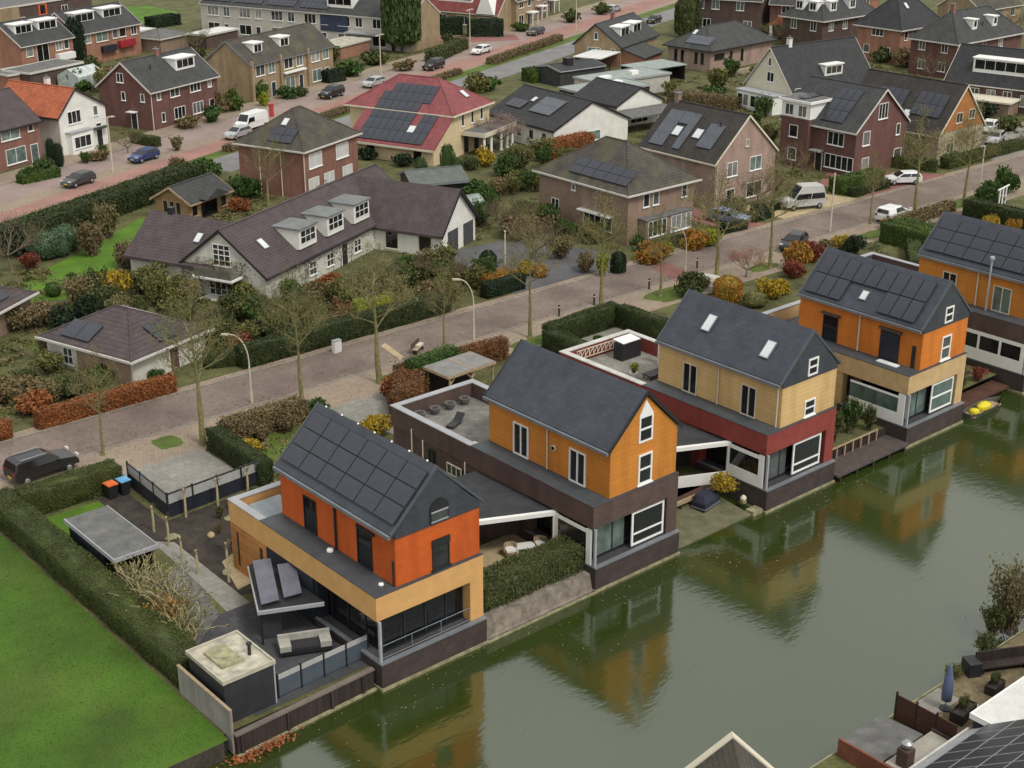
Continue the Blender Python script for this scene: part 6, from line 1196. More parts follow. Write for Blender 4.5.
# ------------------------------------------------------------------ shrubs and garden plants
SHR = [  # px, py, radius, height, leaves, kind, label
 (150, 292, 1.7, 2.4, L_OLIVE, 'bush', 'olive shrub left of the farmhouse gable'), (178, 310, 1.8, 2.2, L_OLIVE, 'bush', 'rounded yellow green shrub under the farmhouse balcony'),
 (130, 320, 1.6, 1.9, L_OLIVED, 'bush', 'dark shrub behind the pyramid roof'), (105, 312, 1.5, 2.2, L_OLIVED, 'bush', 'dark evergreen shrub beside the pyramid roof top'), (86, 322, 1.6, 2.0, L_YEW, 'bush', 'blackish evergreen shrub left of the pyramid roof top'), (66, 330, 1.5, 1.8, L_YEW, 'bush', 'dark spreading shrub at the left of the pyramid roof'),
 (112, 300, 1.7, 2.6, L_YEL, 'bush', 'golden yellow shrub in the middle of the lawn border'), (100, 303, 1.5, 1.9, L_BROWN, 'bush', 'brown red shrub below the golden one'), (82, 306, 1.3, 1.6, L_BROWN, 'twig', 'rusty thin shrub beside the small topiary'), (126, 268, 1.8, 2.4, L_BROWN, 'twig', 'bare brown shrub behind the golden one'), (92, 255, 2.2, 3.2, L_BROWN, 'twig', 'large bare brown bush on the lawn edge'), (108, 238, 1.8, 3.4, L_TWIG, 'twig', 'tall bare bush before the long dark hedge'),
 (46, 258, 1.7, 2.7, L_BLUEG, 'ball', 'big clipped blue green ball in front of its twin'), (66, 250, 1.6, 2.6, L_BLUEG, 'ball', 'clipped blue green ball half behind the front one'), (60, 256, 1.1, 1.8, L_BLUEG, 'ball', 'smaller clipped ball between the two big ones'),
 (20, 255, 1.7, 2.5, L_YEW, 'bush', 'blackish shrub left of the clipped balls'), (30, 268, 1.4, 1.4, L_RED, 'twig', 'dull red thin shrub under the clipped balls'),
 (54, 296, .7, 1.3, L_GREEN, 'ball', 'small round topiary on the lawn'), (140, 262, 1.0, 1.4, L_YEW, 'ball', 'black green ball at the farmhouse corner'),
 (20, 330, 2.2, 1.8, L_BROWN, 'twig', 'brown bramble below the violet panelled roof'), (42, 326, 2.0, 2.0, L_BROWN, 'twig', 'brown bramble between the two left roofs'), (10, 400, 2.2, 1.5, L_BROWN, 'bush', 'rusty bush behind the short orange hedge'), (36, 412, 1.8, 1.4, L_BEECHO, 'bush', 'orange bush over the beech hedge'), (70, 395, 1.6, 1.4, L_OLIVED, 'bush', 'dark low bush before the small outbuilding'), (100, 383, 1.3, 1.2, L_GREEN, 'bush', 'green bush at the outbuilding wall'), (50, 372, 1.7, 1.5, L_OLIVE, 'twig', 'thin bush left of the outbuilding'), (28, 385, 1.5, 1.3, L_OLIVED, 'twig', 'scrubby bush near the left carport'), (128, 376, 1.3, 1.3, L_BROWN, 'twig', 'bare climber on the outbuilding wall'), (155, 378, 1.0, .9, L_GREEN, 'bush', 'low green bush by the plum door'),
 (206, 350, 1.4, 2.6, L_BROWN, 'twig', 'brown thin bush behind the olive trunked street tree'), (222, 345, 1.5, 2.2, L_OLIVED, 'bush', 'dark bush behind the left street lamp'), (240, 350, 1.5, 1.5, L_RED, 'twig', 'dark red leaved bush behind the left street lamp'), (236, 318, 1.8, 2.0, L_OLIVED, 'bush', 'dark bush below the farmhouse gable bay'), (262, 322, 1.8, 2.2, L_GREEN, 'bush', 'green bush inside the dark hedge'), (258, 340, 1.8, 1.5, L_YEW, 'bush', 'spreading dark juniper above the dark hedge'), (250, 300, 1.7, 2.3, L_OLIVE, 'bush', 'yellow olive bush before the farmhouse eaves'),
 (330, 295, 1.6, 1.8, L_BEECHO, 'bush', 'orange brown bush before the farmhouse door'), (318, 300, 1.4, 1.6, L_BROWN, 'bush', 'brown bush left of the orange brown one'), (355, 312, 1.8, 1.5, L_RED, 'bush', 'rusty red bush in the farmhouse garden'), (345, 325, 2.0, 1.1, L_BROWN, 'twig', 'low brown border behind the dark hedge'), (395, 302, 1.8, 1.8, L_OLIVE, 'bush', 'olive bush right of the lime strip'), (410, 312, 1.8, 1.5, L_BROWN, 'twig', 'brown bush above the dark hedge'), (432, 305, 1.8, 2.0, L_BROWN, 'bush', 'tawny bush near the curved street lamp'), (425, 272, 1.2, 1.5, L_RED, 'bush', 'small dark red bush before the farmhouse wall'), (405, 278, 1.4, 2.0, L_GREEN, 'bush', 'green bush before the farmhouse windows'), (385, 285, 1.5, 2.0, L_GREEN, 'bush', 'dark green bush left of the farmhouse windows'), (455, 288, 1.5, 1.8, L_BROWN, 'twig', 'brown twiggy bush before the garage doors'), (478, 282, 1.0, 1.3, L_LIME, 'bush', 'lime green bush left of the square yew'), (448, 300, 1.7, 1.6, L_OLIVED, 'twig', 'grey green bush behind the right end of the hedge'),
 (488, 276, .8, 2.5, L_YEW, 'column', 'square cut dark yew by the driveway post'), (618, 272, .75, 2.0, L_YEW, 'column', 'dark pillar bush beside the yellow sapling'), (602, 276, 1.0, 2.2, L_LIME, 'twig', 'yellow leaved sapling on the driveway edge'), (585, 272, 1.4, 1.8, L_BROWN, 'twig', 'bare brown bush on the driveway edge'), (560, 258, 1.8, 2.2, L_BROWN, 'twig', 'bare brown bush before the side bay window'), (525, 215, 1.6, 1.3, L_GREEN, 'bush', 'green low bush beyond the russet tree'), (520, 238, 2.0, 2.2, L_BROWN, 'bush', 'russet bush behind the driveway'), (545, 232, 1.8, 2.0, L_BROWN, 'bush', 'red brown bush against the hipped brick house'), (525, 274, 1.1, 1.2, L_YEL, 'bush', 'yellow bush on top of the driveway hedge'), (540, 276, 1.0, 1.1, L_ORANGE, 'bush', 'orange yellow bush at the right of the driveway hedge'),
 (652, 262, 1.9, 2.0, L_ORANGE, 'bush', 'orange and lime shrub before the front bay window'), (664, 257, 1.3, 1.3, L_LIME, 'bush', 'lime shrub at the foot of the orange one'), (695, 248, 1.7, 1.9, L_ORANGE, 'bush', 'orange shrub before the gable to the street'), (706, 245, 1.3, 1.5, L_LIME, 'bush', 'yellow green shrub right of the orange one'), (634, 243, 1.2, 1.2, L_GREEN, 'bush', 'green shrub against the brick corner'),
 (770, 298, 1.3, 1.7, L_YEL, 'bush', 'golden bush before the bright orange house'), (755, 306, 1.1, 1.3, L_OLIVE, 'ball', 'clipped brown green ball behind the straw roof'), (780, 294, 1.0, 1.4, L_YEL, 'bush', 'second golden bush at the roof of the bright orange house'), (727, 300, 1.3, 2.2, L_ORANGE, 'column', 'orange leaved bush with flat side behind the straw roof'), (692, 296, 1.6, 2.0, L_OLIVED, 'bush', 'dark bush at the far corner of the straw roof'), (706, 290, 1.2, 1.3, L_BROWN, 'twig', 'grey brown bush beside the covered white car'),
 (797, 268, 1.5, 2.6, L_ORANGE, 'bush', 'orange leaved shrub behind the bright orange house'), (793, 278, 1.2, 1.6, L_RED, 'bush', 'crimson shrub under the orange one'), (812, 262, 1.3, 1.9, L_RED, 'bush', 'dark red shrub right of the orange one'), (842, 250, 1.2, 1.5, L_YEL, 'bush', 'yellow shrub at the roof edge of the bright orange house'), (852, 254, 1.4, 1.6, L_YEW, 'bush', 'black green shrub right of the yellow one'), (826, 252, 1.4, 1.2, L_BROWN, 'twig', 'brown thin shrub by the street before the orange house'),
 (988, 232, 1.1, 1.7, L_YEL, 'bush', 'yellow shrub before the right hand hedge'), (1012, 235, 1.0, 1.8, L_ORANGE, 'bush', 'orange shrub at the right edge before the hedge'), (986, 200, 1.4, 2.2, L_GREEN, 'bush', 'rounded green shrub at the right side of the street'), (1006, 192, 1.5, 2.8, L_GREEN, 'bush', 'taller green shrub behind the rounded one'), (998, 203, .9, 1.0, L_CONIF, 'bush', 'low bright shrub before the white trellis'),
 (30, 180, 1.3, 1.5, L_GREEN, 'bush', 'green shrub under the big lower window at left'), (44, 170, 1.2, 1.4, L_OLIVED, 'bush', 'dark shrub by the white front door at left'), (100, 160, 1.4, 1.2, L_BROWN, 'bush', 'brown shrub by the white villa door'), (188, 128, 1.9, 1.6, L_BROWN, 'bush', 'reddish low shrub before the dark red double house'), (212, 122, 1.8, 2.0, L_GREEN, 'bush', 'green shrub under the double house windows'), (222, 112, 1.7, 2.6, L_BROWN, 'bush', 'brown shrub at the corner of the double house'), (232, 110, 1.7, 2.6, L_HEDGEB, 'bush', 'bright green shrub under the beige gable wall'), (258, 100, 1.6, 3.0, L_HEDGEB, 'bush', 'lime green bush at the front of the beige terrace'), (265, 106, 1.0, 1.8, L_LIME, 'bush', 'yellow bush below the lime green one'), (288, 98, 1.8, 1.8, L_GREEN, 'bush', 'green bush before the beige terrace windows'), (300, 96, 1.4, 1.5, L_OLIVED, 'bush', 'olive bush behind the black sport utility car'),
 (350, 76, 2.4, 2.2, L_GREEN, 'bush', 'green shrub right of the beige terrace end'), (375, 64, 2.6, 2.4, L_OLIVED, 'bush', 'dark shrub below the feathery conifer'), (405, 70, 2.0, 1.6, L_BROWN, 'bush', 'brown shrub near the black estate car'), (448, 48, 1.6, 2.6, L_OLIVED, 'twig', 'small tree like shrub beside the rough brown hedge'), (522, 31, 2.0, 1.8, L_HEDGEB, 'bush', 'bright green bush by the dark grey car'), (516, 22, 2.2, 4.0, L_YEW, 'bush', 'dark green shrub by the white trimmed gable'),
 (570, 22, 2.2, 2.2, L_OLIVED, 'bush', 'dark shrub before the porch houses'), (600, 14, 2.2, 2.0, L_OLIVED, 'bush', 'dark shrub at the top by the pale grey car'), (476, 92, 2.4, 2.6, L_OLIVE, 'bush', 'olive bush behind the villa roof'), (490, 90, 2.0, 2.0, L_GREEN, 'bush', 'green bush at the service lane behind the villa'), (505, 176, 1.6, 1.6, L_GREEN, 'bush', 'green bush below the bare pinkish tree'), (485, 166, 1.3, 2.2, L_YEL, 'bush', 'golden bush by the portico'), (470, 170, 1.2, 1.4, L_OLIVED, 'bush', 'dark bush left of the golden one'), (402, 166, 1.3, 1.4, L_YEW, 'bush', 'dark bush at the villa wall'), (366, 160, 1.3, 1.4, L_YEW, 'bush', 'dark rounded bush left of the villa door'), (478, 198, 2.0, 1.8, L_GREEN, 'bush', 'green bush behind the garage gable'), (500, 196, 2.0, 2.0, L_BROWN, 'twig', 'dry bush behind the russet tree'), (520, 190, 2.0, 2.2, L_OLIVE, 'twig', 'pale dry bush left of the hipped brick house'),
 (248, 196, 2.0, 2.4, L_GREEN, 'bush', 'green bush right of the summerhouse'), (262, 190, 1.6, 2.2, L_GREEN, 'bush', 'green bush at the brown brick wall'), (310, 192, 2.2, 1.7, L_GREEN, 'bush', 'green bush before the hipped brick house windows'), (240, 212, 1.4, 1.4, L_BEECHO, 'bush', 'orange brown bush right of the summerhouse'), (180, 180, 1.9, 2.6, L_BROWN, 'twig', 'bare reddish bush behind the summerhouse'), (205, 176, 2.2, 1.8, L_GREEN, 'bush', 'green bush behind the summerhouse roof'),
 (752, 130, 1.8, 2.4, L_HEDGEB, 'bush', 'bright green bush before the sun room'), (778, 112, 1.6, 2.2, L_GREEN, 'bush', 'green bush right of the sun room'), (716, 100, 2.0, 2.2, L_GREEN, 'bush', 'green bush below the pinkish bungalow'), (690, 104, 1.8, 1.6, L_BEECH, 'bush', 'rusty bush below the pinkish bungalow'), (670, 95, 1.6, 1.8, L_OLIVE, 'bush', 'yellow olive bush near the small white gable'),
 (760, 175, 1.9, 2.4, L_OLIVED, 'bush', 'dark bush right of the pink brown gable house'), (775, 190, 1.6, 2.0, L_BROWN, 'twig', 'brown bush right of the pink brown gable house'), (735, 212, 1.5, 1.5, L_OLIVED, 'bush', 'dark bush under the pink brown gable'), (910, 148, 1.6, 2.0, L_YEW, 'bush', 'dark shrub left of the orange timber gable'), (945, 160, 1.6, 1.2, L_HEDGEB, 'bush', 'green shrub before the pale stone wall'), (1005, 130, 1.8, 2.0, L_OLIVED, 'bush', 'dark shrub behind the parked silver car'), (985, 118, 2.0, 2.0, L_YEW, 'bush', 'dark shrub below the long white dormer'), (880, 62, 2.2, 2.2, L_OLIVED, 'bush', 'shrub between the big dark roof and the orange brick house'), (905, 66, 2.2, 2.6, L_BROWN, 'bush', 'brown shrub before the wide dark red house'),
 (270, 56, 1.6, 1.6, L_OLIVED, 'bush', 'dark shrub before the long grey row'), (105, 58, 2.4, 2.6, L_OLIVED, 'bush', 'large olive shrub behind the dark red double house'), (90, 70, 2.2, 2.0, L_OLIVED, 'bush', 'dark shrub by the glazed garden room'), (130, 50, 2.0, 1.6, L_BROWN, 'bush', 'brown shrub by the white edged shed'), (84, 92, 1.6, 1.6, L_GREEN, 'bush', 'green shrub right of the orange roof'),
 # first gardens
 (248, 452, 1.0, 1.0, L_YEL, 'bush', 'yellow shrub inside the parking hedge'), (262, 440, 1.1, 1.2, L_BROWN, 'twig', 'pale twiggy shrub inside the ragged hedge'), (286, 432, 1.2, 1.4, L_BROWN, 'twig', 'second pale twiggy shrub left of the slate ridge'), (318, 415, 1.0, 1.1, L_GREEN, 'bush', 'green shrub at the far gable corner of the first house'), (376, 436, 1.2, 1.5, L_YEL, 'bush', 'bright yellow bush left of the amber house extension'), (392, 400, 1.2, 1.6, L_BEECHO, 'bush', 'russet shrub left of the pergola'), (452, 378, 1.0, 1.0, L_ORANGE, 'bush', 'orange shrub left of the pergola posts'),
 (598, 345, .5, .9, L_GREEN, 'grass', 'spiky potted plant on the patio behind the straw house')]
for px, py, r, hh, m, kd, lab in SHR:
    shrub('grass_tuft' if kd == 'grass' else 'topiary' if kd == 'ball' else 'shrub', lab, P(px, py), r, hh, m, kd, 700 if py < 170 else 2000, v=len(lab) % 2, cat='shrub')
o = hedge('flower_strip', 'glowing lime green strip of plants behind the dark hedge', (29.6, 44.6), (33.4, 44.5), .9, 2.15, L_LIME, 260, .08, cat='plants')
# pale gnarled shrubs beside the long hedge
for px, py, r, hh, lab in ((140, 598, 1.0, 2.2, 'gnarled pale shrub at the corner post of the flat carport'), (174, 618, 1.0, 2.6, 'tall gnarled shrub in the middle of the pale row by the hedge'), (152, 612, 1.1, 2.8, 'pale gnarled shrub with yellow branches before the flat carport'), (168, 626, .9, 1.8, 'orange yellow shrub at the foot of the flat carport'), (186, 640, 1.0, 2.0, 'gnarled pale shrub behind the white roofed shed')):
    T = thing('gnarled_shrub', lab, 'shrub', (*P(px, py), 1.0))
    rd = random.Random(px); m = MB(); pts = []
    for k in range(34):
        q = Vector((rd.uniform(-.25, .25), rd.uniform(-.25, .25), 0)); d = Vector((rd.uniform(-1, 1), rd.uniform(-1, 1), 1.3)).normalized(); rr = .04
        for j in range(6):
            e = q + d * (.38 * hh / 2.4); m.tube(q, e, rr, rr * .8, 5, 0, False); q = e; rr *= .8; d = (d + Vector((rd.uniform(-.7, .7), rd.uniform(-.7, .7), rd.uniform(-.2, .4)))).normalized(); pts.append(tuple(q))
    m.build('branches', BARKY, T); rng = np.random.default_rng(px); pa = np.array(pts); pa = pa[rng.integers(0, len(pa), 900)] + rng.normal(size=(900, 3)) * .14
    link('leaves', leaf_mesh('leaves', pa, .06, L_ORANGE if px == 168 else L_OLIVE, None, rng), T); T.scale = (1.3, 1.3, 1.2)
# pollarded saplings with pale trunks in the dark bed
for px, py, hh, lab in ((186, 517, 2.0, 'pollarded sapling left of its neighbours along the glass fence'), (218, 506, 2.0, 'pollarded sapling in the middle of the glass fence'), (248, 492, 1.8, 'pollarded sapling at the right end of the glass fence'), (154, 532, 1.8, 'pollarded sapling beside the flat carport, left one'), (169, 546, 2.0, 'pollarded sapling beside the flat carport, right one'), (182, 560, 1.6, 'thin dark sapling in the planting bed'), (198, 574, 1.6, 'thin pale sapling near the sandy slabs'), (229, 582, 2.6, 'sapling with a broad twiggy head before the cedar planks')):
    T = thing('sapling', lab, 'sapling', (*P(px, py), 1.0), group='pollarded saplings of the first garden'); m = MB().tube((0, 0, -.1), (.03, 0, hh * .55), .085, .075, 8).tube((.03, 0, hh * .55), (0, .02, hh), .075, .07, 8); m.build('trunk', BARKY, T)
    rd = random.Random(px); k = MB()
    for _ in range(40 if hh > 2.5 else 16): k.tube((0, 0, hh - .1 - rd.random() * hh * .2), (rd.uniform(-.38, .38), rd.uniform(-.38, .38), hh + rd.uniform(-.1, .22)), .014, .008, 3)
    k.build('pollard_head', BARKB, T)
# reeds and trees at the right hand shore
T = thing('shore_shrub', 'bare wispy shrub leaning over the water at the right edge', 'shrub', (29.6, -18.4, .3))
link('foliage', shrub_mesh('twig', L_TWIG, 0, 1900, .045), T).scale = (2.0, 2.0, 4.2)
for (x, y), r, hh, m, lab in (((31.4, -19.8), 1.3, 2.6, L_BEECHO, 'rusty bush on the bank at the right edge'), ((26.4, -19.0), 1.0, 1.2, L_OLIVED, 'grey reed clump at the water under the wispy shrub'), ((28.4, -18.2), 1.1, 1.9, L_OLIVED, 'dark twiggy clump in the water at the right edge'), ((22.6, -19.4), .7, 1.2, L_OLIVE, 'yellow green tuft beside the black planter')):
    shrub('shore_shrub', lab, (x, y), r, hh, m, 'twig', 2200, .06, z=.4)
# plants on the gaps between the water houses
for (x, y), r, hh, m, kd, lab in (((39.4, 2.6), .9, 2.0, L_OLIVED, 'twig', 'grassy shrub behind the wooden railing, nearest the red base'), ((41.4, 2.9), 1.1, 2.4, L_OLIVED, 'twig', 'tall grassy shrub behind the middle of the wooden railing'), ((43.6, 3.0), 1.2, 2.7, L_GREEN, 'twig', 'tallest grassy shrub against the white side frame'), ((45.0, 2.4), .8, 1.8, L_OLIVED, 'twig', 'small grassy shrub at the end of the wooden railing'),
    ((29.6, 2.6), .9, 1.3, L_YEL, 'bush', 'mustard yellow bush hanging over the little inlet'), ((55.2, 4.0), 1.1, 1.7, L_BROWN, 'twig', 'bare climber beside the last brown quay'), ((57.6, 4.4), 1.2, 1.5, L_BROWN, 'twig', 'brown dry shrub before the last white side frame'), ((59.2, 2.6), 1.0, 1.1, L_RED, 'twig', 'reddish dry shrub at the last quay wall'), ((56.6, 2.6), 1.0, .9, L_OLIVED, 'twig', 'mossy low shrub beside the rowing boat')):
    shrub('waterside_shrub', lab, (x, y), r, hh, m, kd, 1200, z=1.0)
# clumps of taller grass over the field, too many to count
rng = np.random.default_rng(5); n = 26000
p = np.stack([-8.95 - rng.random(n) ** 1.1 * 18, .8 + rng.random(n) * 29, 1.0 + rng.random(n) * .03], 1)
o = link('grass', leaf_mesh('grass', p, .05, leafm('grass_blades', [(.045, .10, .010), (.07, .145, .014), (.10, .18, .02)]), None, rng, np.tile(np.array([.3, 0, .6]), (n, 1)), aspect=.35)); o['kind'] = 'stuff'
rng = np.random.default_rng(6); n = 420
p = np.stack([rng.normal(-7.4, 1.0, n), rng.normal(-.1, .25, n), .05 + rng.random(n) * .05], 1)
o = link('fallen_leaves', leaf_mesh('fallen_leaves', p, .10, leafm('fallen_leaf', [(.3, .09, .03), (.36, .13, .05), (.2, .08, .03)]), None, rng, np.tile(np.array([0, 0, 1.]), (n, 1)))); o['kind'] = 'stuff'

# bare shrubs crowding the gardens: nothing tells those of one garden apart
rd = random.Random(77); LAWNQ = [P(300, 335), P(330, 315), P(362, 320), P(342, 345), P(308, 352)]
def inside(x, y, q):
    r = False
    for i in range(len(q)):
        (x1, y1), (x2, y2) = q[i - 1], q[i]
        if (y1 > y) != (y2 > y) and x < (x2 - x1) * (y - y1) / (y2 - y1) + x1: r = not r
    return r
def on_house(x, y, mg=1.0): return any(-mg < (x - fx) * math.cos(t) + (y - fy) * math.sin(t) < L + mg and -mg < -(x - fx) * math.sin(t) + (y - fy) * math.cos(t) < Wd + mg for fx, fy, t, L, Wd in FOOT)
for q, n, where, hs_ in (([(18, 44.6), (45, 44.6), (45, 52), (28, 53)], 34, 'in the farmhouse front garden', (1.2, 2.8)), ([(-13, 45), (7, 45), (7.5, 57), (-3, 66), (-13, 64)], 24, 'in the garden around the small outbuilding', (1.0, 2.4)), ([(11, 57), (20, 46), (26, 51), (22, 63), (14, 70)], 16, 'between the outbuilding and the farmhouse gable', (1.4, 3.0)),
    ([(56, 57), (63, 46), (63, 66), (58, 72)], 14, 'left of the hipped brick house', (1.4, 2.8)), ([(66, 62), (82, 63), (84, 80), (70, 80)], 14, 'in the gardens behind the hipped brick house', (1.4, 3.0)), ([(90, 62), (124, 62), (124, 80), (104, 84), (96, 78)], 20, 'in the gardens behind the tower house', (1.4, 3.0)),
    ([(46, 110), (52, 114), (40, 118), (30, 112)], 5, 'before the white villa', (1.0, 1.8)), ([(120, 72), (150, 72), (160, 90), (140, 104), (125, 96)], 16, 'behind the big cream gabled house', (1.6, 3.4)), ([(60, 140), (110, 150), (95, 175), (55, 165)], 18, 'in the gardens below the long grey row', (1.6, 3.4)), ([(150, 60), (195, 60), (200, 76), (160, 74)], 14, 'around the wide dark red house', (1.6, 3.2))):
    k = 0
    for _ in range(4000):
        if k >= n: break
        x, y = rd.uniform(min(a[0] for a in q), max(a[0] for a in q)), rd.uniform(min(a[1] for a in q), max(a[1] for a in q))
        if not inside(x, y, q) or on_house(x, y): continue
        if 'farmhouse' in where and not (-13 < x < 60): continue
        u = (x - 26.7) * math.cos(R(23.5)) + (y - 54.4) * math.sin(R(23.5)); w = -(x - 26.7) * math.sin(R(23.5)) + (y - 54.4) * math.cos(R(23.5))
        if -.8 < u < 27 and (w > -1 or u > 17.5): continue
        if inside(x, y, LAWNQ): continue
        h_ = rd.uniform(*hs_); m = rd.choice([L_OLIVE, L_BROWN, L_TWIG, L_OLIVE, L_GREEN, L_OLIVED]); far = y > 80
        shrub('bare_shrub', 'bare twiggy shrub ' + where, (x, y), h_ * rd.uniform(.6, .85), h_, m, 'twig', 700 if far else 1600, .13 if far else .075, v=k % 2, group='bare shrubs ' + where); k += 1
# low undergrowth and leaf litter through the gardens, too much to count
rng = np.random.default_rng(9); reg = [[(-13, 44), (17, 44), (26, 52), (22, 66), (12, 82), (-13, 70)], [(17, 44), (46, 44), (47, 53), (40, 57), (28, 52)], [(33, 66), (58, 70), (66, 78), (48, 92), (34, 84)], [(44, 57), (63, 57), (64, 75), (56, 78)], [(62, 44), (118, 44), (118, 72), (66, 76)], [(84, 62), (140, 60), (150, 110), (110, 110)], [(40, 112), (150, 152), (100, 200), (20, 170)], [(130, 44), (190, 60), (180, 120), (140, 80)], [(7.6, 15), (15, 15), (15, 30), (8, 30)], [(22.8, 20), (30.6, 20), (30, 28), (25, 26)], [(76, 21), (100, 21), (100, 32), (78, 30)]]
LW = ['driveway']
cl = []
for q in reg:
    A = 0; xs = [p[0] for p in q]; ys = [p[1] for p in q]; k = int((max(xs) - min(xs)) * (max(ys) - min(ys)) * (.5 if max(xs) < 70 else .22))
    for _ in range(k):
        x, y = rng.uniform(min(xs), max(xs)), rng.uniform(min(ys), max(ys)); ins = False
        for i in range(len(q)):
            (x1, y1), (x2, y2) = q[i - 1], q[i]
            if (y1 > y) != (y2 > y) and x < (x2 - x1) * (y - y1) / (y2 - y1) + x1: ins = not ins
        if not ins or (45 < x < 62 and 40 < y < 57) or any(-.6 < (x - fx) * math.cos(t) + (y - fy) * math.sin(t) < L + .6 and -.9 < -(x - fx) * math.sin(t) + (y - fy) * math.cos(t) < Wd + .6 for fx, fy, t, L, Wd in FOOT): continue
        t = (x - 20) * UX + (y - 97.5) * UY; nn = -(x - 20) * UY + (y - 97.5) * UX
        if -8 < nn < 15 and y > 90: continue
        cl.append((x, y))
cl = np.array(cl); nper = 46; k = np.repeat(np.arange(len(cl)), nper); rr = (.45 + .7 * rng.random(len(cl)))[k]; hh = (.12 + .4 * rng.random(len(cl)) ** 2)[k]
d2 = rng.normal(size=(len(k), 2)) * .5; p = np.concatenate([cl[k] + d2 * rr[:, None], (1.0 + hh * np.exp(-(d2 ** 2).sum(1)) * rng.random(len(k)))[:, None]], 1)
mi = rng.integers(0, 4, len(cl))[k]
o = link('ground_cover', leaf_mesh('ground_cover', p, .13, [L_OLIVE, L_BROWN, L_TWIG, L_OLIVED], None, rng, np.tile(np.array([0, 0, .6]), (len(k), 1)), mi)); o['kind'] = 'stuff'
# ------------------------------------------------------------------ street furniture
POLE = mat('cream_lamp_post', (.55, .50, .38), .5, na=.1, bump=0)
def lamp(label, pos, H, arm, ang, z=1.0):
    T = thing('street_lamp', label, 'street lamp', (pos[0], pos[1], z), ang, 'street lamps')
    MB().tube((0, 0, -.1), (0, 0, .9), .10, .10, 10).tube((0, 0, .9), (0, 0, H * .6), .075, .06, 10).build('pole', POLE, T)
    pts = [Vector((arm * (1 - math.cos(t)), 0, H * .6 + (H * .4) * math.sin(t))) for t in [math.pi / 2 * j / 8 for j in range(9)]]
    MB().path(pts, .05).build('arm', POLE, T)
    hd = MB().ext([(arm - .05, -.12, H - .04), (arm + .55, -.09, H - .0), (arm + .55, .09, H - .0), (arm - .05, .12, H - .04)], (0, 0, .1)).build('lamp_head', POLE, T)
    MB().box(arm + .05, -.08, H - .07, arm + .45, .08, H - .035).build('lamp_glass', LAMP, hd); return T
lamp('cream street lamp with curved arm before the farmhouse hedge, left one', P(252, 403), 5.6, 1.3, 150)
lamp('cream street lamp with curved arm behind the pergola', P(474, 340), 5.4, 1.2, 148)
lamp('cream street lamp with curved arm before the front bay windows', P(685, 276), 4.8, 1.0, 150)
for px, py, H, lab in ((113, 172, 6.6, 'tall pale lamp post with cross arm by the white villa'), (381, 78, 6.8, 'tall pale lamp post before the beige terrace end'), (470, 50, 7, 'slim lamp post by the white estate car'), (576, 30, 7, 'slim lamp post on the main street near the top')):
    T = thing('lamp_post', lab, 'street lamp', (*P(px, py), 1.0), 21); MB().tube((0, 0, -.1), (0, 0, H), .11, .07, 8).build('pole', POLE, T); MB().box(-.9, -.06, H, .9, .06, H + .1).build('cross_arm', POLE, T)
    for s in (-1, 1): MB().box(s * .9 - .3, -.12, H - .06, s * .9 + .3, .12, H - .002).build('lamp_head', LAMP, T)
for px, py, H, lab in ((505, 274, 4.2, 'pale flag post by the driveway of the farmhouse'), (830, 232, 6.2, 'pale post by the street in front of the camper van'), (980, 185, 4.5, 'pale sign post near the orange timber gable')):
    T = thing('post', lab, 'post', (*P(px, py), 1.0)); MB().tube((0, 0, -.1), (0, 0, H), .09, .07, 8).build('pole', POLE, T); MB().lathe((0, 0, H), [(.1, 0), (.1, .06), (.03, .12)], 8).build('cap', POLE, T)
for px, py, lab in ((559, 316, 'black bollard nearest the clipped patio hedge'), (594, 305, 'black bollard beside the street tree'), (649, 289, 'black bollard on the corner of the grass verge'), (697, 268, 'black bollard behind the dark bush')):
    T = thing('bollard', lab, 'bollard', (*P(px, py), 1.0), 0, 'bollards along the near street'); MB().lathe((0, 0, -.05), [(.11, 0), (.11, .08), (.085, .1), (.085, .9), (.10, .92), (.09, 1.05), (.03, 1.1)], 12).build('post', DARK, T); MB().lathe((0, 0, .78), [(.09, 0), (.092, .02), (.092, .08), (.09, .1)], 12).build('band', WHITE, T)
t = thing('utility_cabinet', 'small white utility cabinet at the foot of the dark street hedge', 'cabinet', (*P(337, 352), 1.0), 2); MB().box(-.35, -.2, 0, .35, .2, 1.0).build('body', WHITE, t); MB().box(-.38, -.23, 1.002, .38, .23, 1.06).build('lid', LGREY, t); MB().box(-.3, -.212, .1, .3, -.201, .92).build('door', WHITE, t)
t = thing('bench', 'garden bench with pale cushion on the pavement before the farmhouse hedge', 'bench', (*P(418, 352), 1.0), 30)
MB().box(-.8, -.25, .4, .8, .25, .46).build('seat', WOOD, t); MB().box(-.8, .22, .46, .8, .28, .95).build('backrest', BROWNB, t); MB().box(-.1, -.2, .462, .75, .2, .6).build('cushion', CREAM, t)
for x in (-.7, .65): MB().box(x, -.2, 0, x + .06, .2, .4).build('leg', DARK, t)
